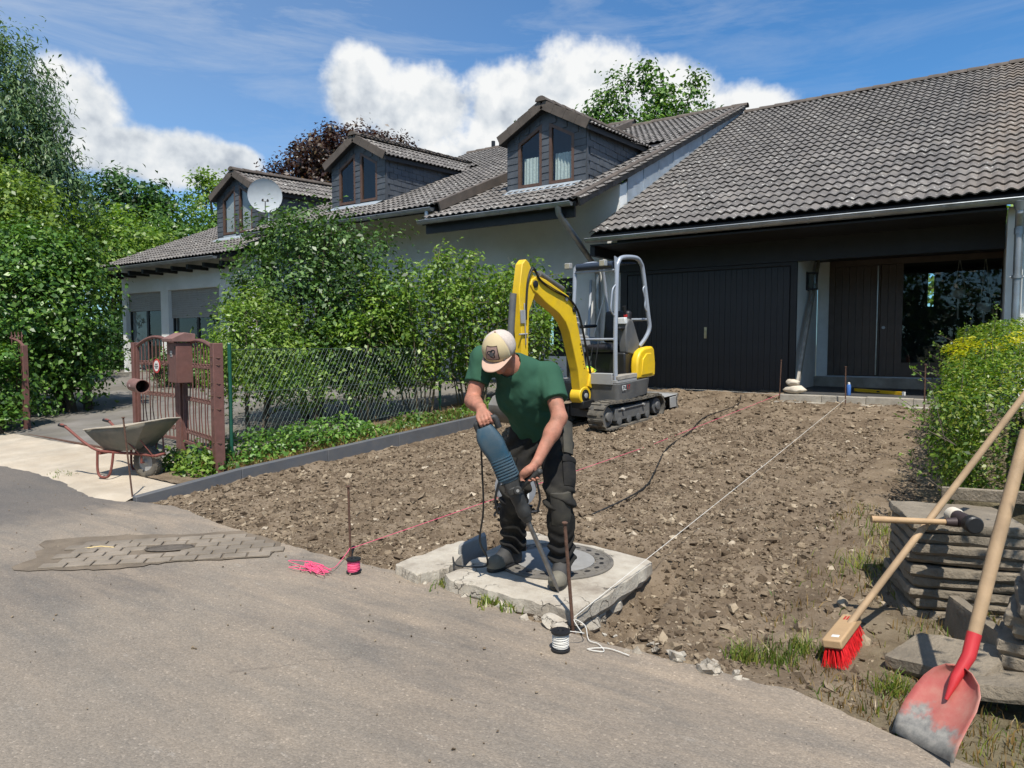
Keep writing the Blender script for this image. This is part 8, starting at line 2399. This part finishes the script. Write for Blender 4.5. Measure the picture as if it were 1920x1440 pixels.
b = MB(); b.lathe([(0.113, -0.028), (0.105, -0.032), (0.095, -0.020), (0.05, -0.014), (0.03, -0.04), (0.012, -0.05), (0.012, 0.05), (0.03, 0.04), (0.05, 0.014), (0.095, 0.020), (0.105, 0.032), (0.113, 0.028)], 32, RX(R(90))); b.build('rim', M['lgrey'], wh, smooth=40)
b = MB(); b.tube([(0, -0.10, 0), (0, 0.10, 0)], 0.009, 8); b.bar((0, -0.085, -0.01), (0.0, -0.085, 0.10), 0.03, 0.006, (0, 1, 0)); b.bar((0, 0.085, -0.01), (0, 0.085, 0.10), 0.03, 0.006, (0, 1, 0)); b.build('axle', M['barrowred'], wh)

# ------------------------------------------------------------------ slab stacks, tools leaning on them
M['stackc'] = mat('weathered_slab', (0.235, 0.195, 0.145), 0.95, var=0.3, vscale=3.2, space='w', bump=0.8, bscale=38, dirt=(0.13, 0.112, 0.085), damt=0.5, dscale=5, bdist=0.02)
ordn = ['topmost', 'second', 'third', 'fourth', 'fifth', 'sixth', 'seventh', 'eighth', 'ninth']
smesh = []
for q in range(5):
    o = rough_slab('paving_slab', [(-0.25, -0.20), (0.25, -0.20), (0.25, 0.20), (-0.25, 0.20)], 0, 0.058, M['stackc'], None, 0.010, 40 + q, nseg=8); smesh.append(o.data); bpy.data.objects.remove(o)


def put_slab(loc, rot, label, k, sc=(1, 1, 1)):
    o = bpy.data.objects.new('paving_slab', smesh[k % 5]); COL.objects.link(o); o.location = loc; o.rotation_euler = rot; o.scale = sc
    tag(o, label, 'slab', 'old concrete slabs piled by the hedge'); return o


r = np.random.default_rng(61)
n1 = 9
for k in range(n1):
    z = 0.02 + 0.0595 * k; i = n1 - 1 - k
    put_slab((-0.13 + r.normal(0, 0.012), 4.60 + r.normal(0, 0.012), z), (r.normal(0, .012), r.normal(0, .012), R(17) + r.normal(0, 0.03)),
             ('%s slab of the back stack under the mallet' % (ordn[i] if i < n1 - 1 else 'lowest')) if i else 'topmost slab of the back stack, the mallet lies on it', k, (1.12, 1.35, 0.94))
n2 = 7
for k in range(n2):
    z = 0.03 + 0.064 * k; i = n2 - 1 - k
    put_slab((0.36 + r.normal(0, 0.02) + 0.012 * k, 3.86 + r.normal(0, 0.02), z), (r.normal(0, .03), r.normal(0, .03) - 0.02, R(-4) + r.normal(0, 0.08)),
             '%s slab of the front stack at the right edge behind the shovel' % (ordn[i] if i < n2 - 1 else 'lowest'), k + 2, (1.15, 1.15, 1.0))
put_slab((0.02, 4.02, 0.02), (R(84), R(2), R(-62)), 'slab standing on edge between the two stacks', 1, (1.0, 0.85, 1.1))
put_slab((-0.10, 3.72, 0.015), (R(7), R(-9), R(-24)), 'slab lying flat in front of the stacks, lowest of the fallen ones', 3, (0.85, 0.85, 1.2))
put_slab((0.12, 3.52, 0.04), (R(-10), R(-6), R(8)), 'slab tilted against the foot of the front stack', 4, (0.8, 0.8, 1.1))
# weathered board across the back stack
b = MB(); b.box((-0.34, -0.012, 0), (0.5, 0.012, 0.075)); o = b.build('edge_board', M['stackc'], None, 0.004); o.location = (0.12, 4.95, 0.575); o.rotation_euler = (R(8), 0, R(14)); tag(o, 'grey wooden board standing at the back of the slab stack', 'board')
# back support so the board stands
b = MB(); b.box((-0.30, 0.0, -0.58), (0.45, 0.30, 0.0)); o = b.build('soil_bank', M['soil'], None, 0.03); o.location = (0.15, 4.99, 0.575); tag(o, kind='structure')

M['wood'] = mat('pale_wood', (0.44, 0.29, 0.155), 0.6, var=0.15, vscale=5, bump=0.1, bscale=60, dirt=(0.28, 0.18, 0.10), damt=0.4, dscale=6)
M['wood2'] = mat('tool_handle_wood', (0.38, 0.26, 0.150), 0.65, var=0.2, vscale=7, bump=0.15, bscale=80, dirt=(0.20, 0.14, 0.09), damt=0.5, dscale=5)
# mallet
ml = thing('mallet', 'rubber mallet with pale wooden handle lying on the back slab stack', 'mallet', (-0.08, 4.14, 0.605), R(34 - 6))
b = MB(); b.tube([(-0.44, 0, 0.005), (-0.40, 0, 0.004), (-0.12, 0, 0.0), (-0.05, 0, 0)], [0.018, 0.017, 0.0145, 0.0150], 12); b.build('handle', M['wood'], ml)
b = MB(); b.tube([(-0.085, 0, 0), (-0.02, 0, 0)], [0.019, 0.026], 12); b.tube([(0.0, -0.055, 0.012), (0.0, 0.055, 0.012)], 0.036, 16); b.build('steel_body', mat('mallet_iron', (0.05, 0.035, 0.035), 0.6, 0.3), ml)
b = MB(); b.tube([(0.0, -0.055, 0.012), (0.0, -0.068, 0.012), (0.0, -0.105, 0.012), (0, -0.112, 0.012)], [0.038, 0.043, 0.043, 0.036], 20); b.build('black_face', M['black'], ml)
b = MB(); b.tube([(0.0, 0.055, 0.012), (0.0, 0.07, 0.012), (0.0, 0.105, 0.012), (0, 0.112, 0.012)], [0.038, 0.043, 0.043, 0.036], 20); b.build('white_face', mat('pale_rubber', (0.55, 0.50, 0.42), 0.8), ml)
# broom
br = thing('broom', 'red bristle broom with pale wooden head and handle leaning to the right', 'broom', (-0.54, 3.72, 0.0))
bz = float(soil_z(-0.54, 3.72)) + 0.004
b = MB(); b.box((-0.045, -0.20, 0.085), (0.045, 0.20, 0.128)); o = b.build('head_block', M['wood'], br, 0.008); o.rotation_euler = (0, R(-9), R(-4)); o.location = (0, 0, bz)
b = MB(); b.box((-0.012, -0.155, 0.1285), (0.022, -0.125, 0.1292)); o2 = b.build('sticker', M['whitepl'], br); o2.rotation_euler = o.rotation_euler; o2.location = o.location
b = MB()
for q in range(3): b.box((-0.02 + 0.014 * q, 0.11, 0.1284), (-0.012 + 0.014 * q, 0.165, 0.1290))
o2 = b.build('stamp', M['redpl'], br); o2.rotation_euler = o.rotation_euler; o2.location = o.location
M['bristle'] = mat('red_bristle', (0.62, 0.015, 0.018), 0.5, var=0.2, vscale=20)
bt = MB(); rr = np.random.default_rng(3)
for iy in range(18):
    for ix in range(5):
        x = -0.032 + 0.016 * ix; y = -0.185 + 0.0218 * iy
        for k in range(7):
            a = rr.uniform(0, 6.28); q = rr.uniform(0, 0.005); sx_ = (x * 0.5 + rr.normal(0, 0.006)); sy_ = (y * 0.06 + rr.normal(0, 0.006) + (-0.016 if iy < 2 else 0))
            bt.tube([(x + q * math.cos(a), y + q * math.sin(a), 0.088), (x + q * math.cos(a) + sx_, y + q * math.sin(a) + sy_, 0.0)], [0.0016, 0.0013], 3, cap=False)
o2 = bt.build('bristles', M['bristle'], br, smooth=None); o2.rotation_euler = o.rotation_euler; o2.location = o.location
b = MB(); b.tube([(-0.005, 0.05, bz + 0.10), (0.02, 0.12, bz + 0.14), (0.72, 0.78, 1.27)], [0.018, 0.0175, 0.0165], 12); b.build('handle', M['wood2'], br)
# shovel
sh = thing('shovel', 'wide red shovel worn to bare metal, leaning by the slabs at lower right', 'shovel', (-0.08, 2.99, 0.0))
Sb = Vector((-0.022, 3.150, 0.275)); St = Vector((0.140, 3.58, 1.14)); E1 = Vector((-0.265, 3.03, 0.012)); E2 = Vector((-0.065, 2.83, 0.012))
ctr_e = (E1 + E2) / 2; up_ = (Sb - ctr_e); Lb = up_.length; up_.normalize(); acr = (E2 - E1); acr = (acr - up_ * acr.dot(up_)).normalized(); nr = acr.cross(up_)
if nr.y > 0: nr = -nr
M['shred'] = bpy.data.materials.new('worn_red_blade'); M['shred'].use_nodes = True
g = NG(M['shred'].node_tree); p_ = M['shred'].node_tree.nodes['Principled BSDF']; tc = g.n('ShaderNodeTexCoord')
sx = g.n('ShaderNodeSeparateXYZ'); g.l(tc.outputs['Object'], sx.inputs[0])
nn_ = g.noise(tc.outputs['Object'], 9, 6, 0.65)
f_ = g.m('ADD', g.m('MULTIPLY', sx.outputs[2], 3.6), g.m('MULTIPLY', nn_, 1.1))
red = g.ramp(g.noise(tc.outputs['Object'], 6, 6, 0.65), [(0.3, (0.40, 0.075, 0.07)), (0.5, (0.44, 0.15, 0.12)), (0.7, (0.46, 0.26, 0.20))])
g.l(g.mix(g.ramp(f_, [(0.74, 0.0), (0.90, 1.0)]), g.ramp(g.noise(tc.outputs['Object'], 30, 6, 0.7), [(0.35, (0.17, 0.165, 0.155)), (0.65, (0.34, 0.32, 0.285))]), red), p_.inputs['Base Color']); p_.inputs['Roughness'].default_value = 0.5
W = 0.135; rows_ = [(0.0, 1.0, 0.0), (0.06, 1.01, 0.006), (0.13, 1.01, 0.012), (0.20, 0.99, 0.016), (0.255, 0.90, 0.018), (0.295, 0.72, 0.016), (0.325, 0.42, 0.010), (0.335, 0.16, 0.006)]
vs = []; fs = []; m_ = 14
for t_, w_, dish in rows_:
    for j in range(m_ + 1):
        q = -1 + 2 * j / m_
        rim = 0.030 * abs(q) ** 3 * min(1, t_ / 0.1 + 0.15) + 0.018 * max(0, (t_ - 0.2) / 0.135) ** 2 + 0.014 * math.exp(-(q / 0.14) ** 2) * max(0, (t_ - 0.10) / 0.235)
        vs.append(tuple(ctr_e + up_ * t_ + acr * (q * W * w_) + nr * (rim - 0.012) - Vector(sh.location)))
for i in range(len(rows_) - 1):
    for j in range(m_): q = i * (m_ + 1) + j; fs.append((q, q + 1, q + m_ + 2, q + m_ + 1))
o = MB().add(vs, fs).build('blade', M['shred'], sh, smooth=60); sl = o.modifiers.new('solid', 'SOLIDIFY'); sl.thickness = 0.0025
L0 = Vector(sh.location); ax_ = (St - Sb).normalized()
b = MB(); b.tube([tuple(ctr_e + up_ * 0.20 + nr * 0.008 - L0), tuple(ctr_e + up_ * 0.29 + nr * 0.022 - L0), tuple(Sb + nr * 0.016 - L0 + ax_ * 0.02), tuple(Sb + nr * 0.016 + ax_ * 0.11 - L0)], [0.006, 0.019, 0.0245, 0.0260], 14); b.build('socket', mat('red_socket', (0.50, 0.03, 0.035), 0.45, var=0.15, vscale=9), sh)
b = MB(); b.tube([tuple(Sb + nr * 0.016 + ax_ * 0.10 - L0), tuple(Sb + nr * 0.014 + ax_ * 0.45 - L0), tuple(St - L0)], [0.024, 0.0255, 0.0235], 14); b.build('shaft', M['wood2'], sh)

# ------------------------------------------------------------------ things on and about the porch
def lump_stone(name, label, loc, s, seed, mt, cat='stone', grp=None):
    b = MB(); b.ico((0, 0, 0), 1, 3); P_ = np.array(b.v); d = 0.25 * fbm(P_[:, 0] * 1.6 + seed, P_[:, 1] * 1.6 + P_[:, 2], 3, seed) + 0.12 * fbm(P_[:, 2] * 3 + seed, P_[:, 0] * 3, 3, seed + 1)
    b.v = [tuple(x) for x in P_ * (1 + d * 2)[:, None] * np.array(s)]
    o = b.build(name, mt, None, smooth=50); o.location = loc; return tag(o, label, cat, grp)


M['palestone'] = mat('pale_sandstone', (0.52, 0.46, 0.37), 0.9, var=0.15, vscale=10, bump=0.4, bscale=30)
lump_stone('sandstone', 'lower wide pale stone on the step corner', (-2.50, 11.52, 0.785), (0.165, 0.11, 0.07), 3, M['palestone'])
lump_stone('sandstone', 'upper small pale stone resting on a wider one', (-2.53, 11.53, 0.895), (0.105, 0.085, 0.055), 8, M['palestone'])
b = MB(); b.bar((-2.52, 11.75, 0.74), (-2.60, 13.65, 2.98), 0.10, 0.045, (1, 0, 0)); o = b.build('timber_post', M['timber'], None, 0.005); tag(o, 'long grey timber leaning against the porch side wall', 'timber')
lm = thing('wall_lamp', 'black box lantern on the white porch side wall', 'wall lamp', (-2.66, 13.02, 2.45))
b = MB(); b.box((0.0, -0.09, -0.02), (0.02, 0.09, 0.30)); b.box((0.02, -0.08, 0.26), (0.17, 0.08, 0.29)); b.box((0.02, -0.08, -0.01), (0.17, 0.08, 0.015))
for y in (-0.075, 0.065): b.box((0.155, y, 0.015), (0.165, y + 0.01, 0.26))
b.build('housing', M['black'], lm, 0.003)
b = MB(); b.box((0.03, -0.07, 0.016), (0.15, 0.07, 0.258)); b.build('glass', M['glass'], lm)
lv = thing('spirit_level', 'yellow spirit level lying on the dark porch floor', 'spirit level', (-1.42, 12.3, 0.726), R(-38))
b = MB(); b.box((-0.48, -0.012, 0), (0.46, 0.012, 0.052)); b.build('beam', mat('level_yellow', (0.72, 0.42, 0.01), 0.5), lv, 0.003)
b = MB(); b.box((0.46, -0.014, -0.0), (0.50, 0.014, 0.055)); b.build('end_cap', M['whitepl'], lv); b = MB(); b.box((-0.02, -0.0135, 0.015), (0.04, 0.0135, 0.04)); b.build('vial', M['black'], lv)
bl = thing('spray_can', 'small blue can standing at the step edge by the iron rod', 'can', (-1.74, 11.62, 0.724))
b = MB(); b.lathe([(0.028, 0), (0.030, 0.005), (0.030, 0.15), (0.022, 0.165)], 16); b.build('can', mat('can_blue', (0.06, 0.16, 0.45), 0.4), bl); b = MB(); b.lathe([(0.018, 0.165), (0.018, 0.19), (0.012, 0.195)], 12); b.build('cap', M['whitepl'], bl)
bt_ = thing('bottle', 'clear glass bottle standing on the porch floor near the door', 'bottle', (-0.30, 13.2, 0.726))
b = MB(); b.lathe([(0.045, 0), (0.048, 0.01), (0.048, 0.17), (0.04, 0.21), (0.018, 0.27), (0.016, 0.32)], 20); b.build('glass', glass_mat('bottle_glass', (0.72, 0.78, 0.78), 1.5, 0.1), bt_); b = MB(); b.lathe([(0.018, 0.32), (0.018, 0.345)], 12); b.build('cap', M['black'], bt_)
for k, (x, y, z, lab) in enumerate([(-0.48, 14.7, 2.30, 'hanging plant pot behind the entrance glass, the left one'), (-0.10, 14.6, 2.05, 'hanging plant pot behind the entrance glass, the right one')]):
    hp_ = thing('hanging_pot', lab, 'plant pot', (x, y, z), group='hanging pots behind the glass')
    b = MB(); b.lathe([(0.07, 0), (0.10, 0.03), (0.105, 0.15), (0.095, 0.16)], 18); b.build('pot', M['whitepl'], hp_)
    b = MB()
    for a in (0, 2.1, 4.2): b.tube([(0.10 * math.cos(a), 0.10 * math.sin(a), 0.15), (0, 0, 3.03 - z)], 0.006, 5)
    b.tube([(0, 0, 0), (0.0, 0, -0.35)], [0.02, 0.012], 6); b.build('hanger', M['cord'], hp_)
# poles leaning by the garage corner
b = MB(); b.tube([(-6.55, 11.9, 0.62), (-6.05, 12.28, 2.95)], 0.012, 8); tag(b.build('thin_pole', M['whitepl']), 'thin white pole leaning at the garage corner', 'pole')
b = MB(); b.tube([(-6.28, 11.7, 0.6), (-6.50, 12.28, 2.75)], 0.028, 10); tag(b.build('grey_pole', M['steelgrey']), 'thick grey pole leaning beside the downpipe', 'pole')

# small tree at the roadside, right of the camera: it throws the dappled shade over the slab stacks
plant('roadside_tree', 'young roadside tree just outside the picture beside the slab stacks', 'tree', (1.75, 2.6, 0.0),
      [(1.25, 3.25, 2.35, 0.55, 0.55, 0.42), (1.75, 3.55, 2.6, 0.6, 0.6, 0.5), (1.9, 2.6, 2.7, 0.6, 0.6, 0.5), (0.95, 3.75, 2.25, 0.35, 0.35, 0.3)], 90, 22, 0.17, 0.075, L_mid, 130, trunk=0.05, branches=14)
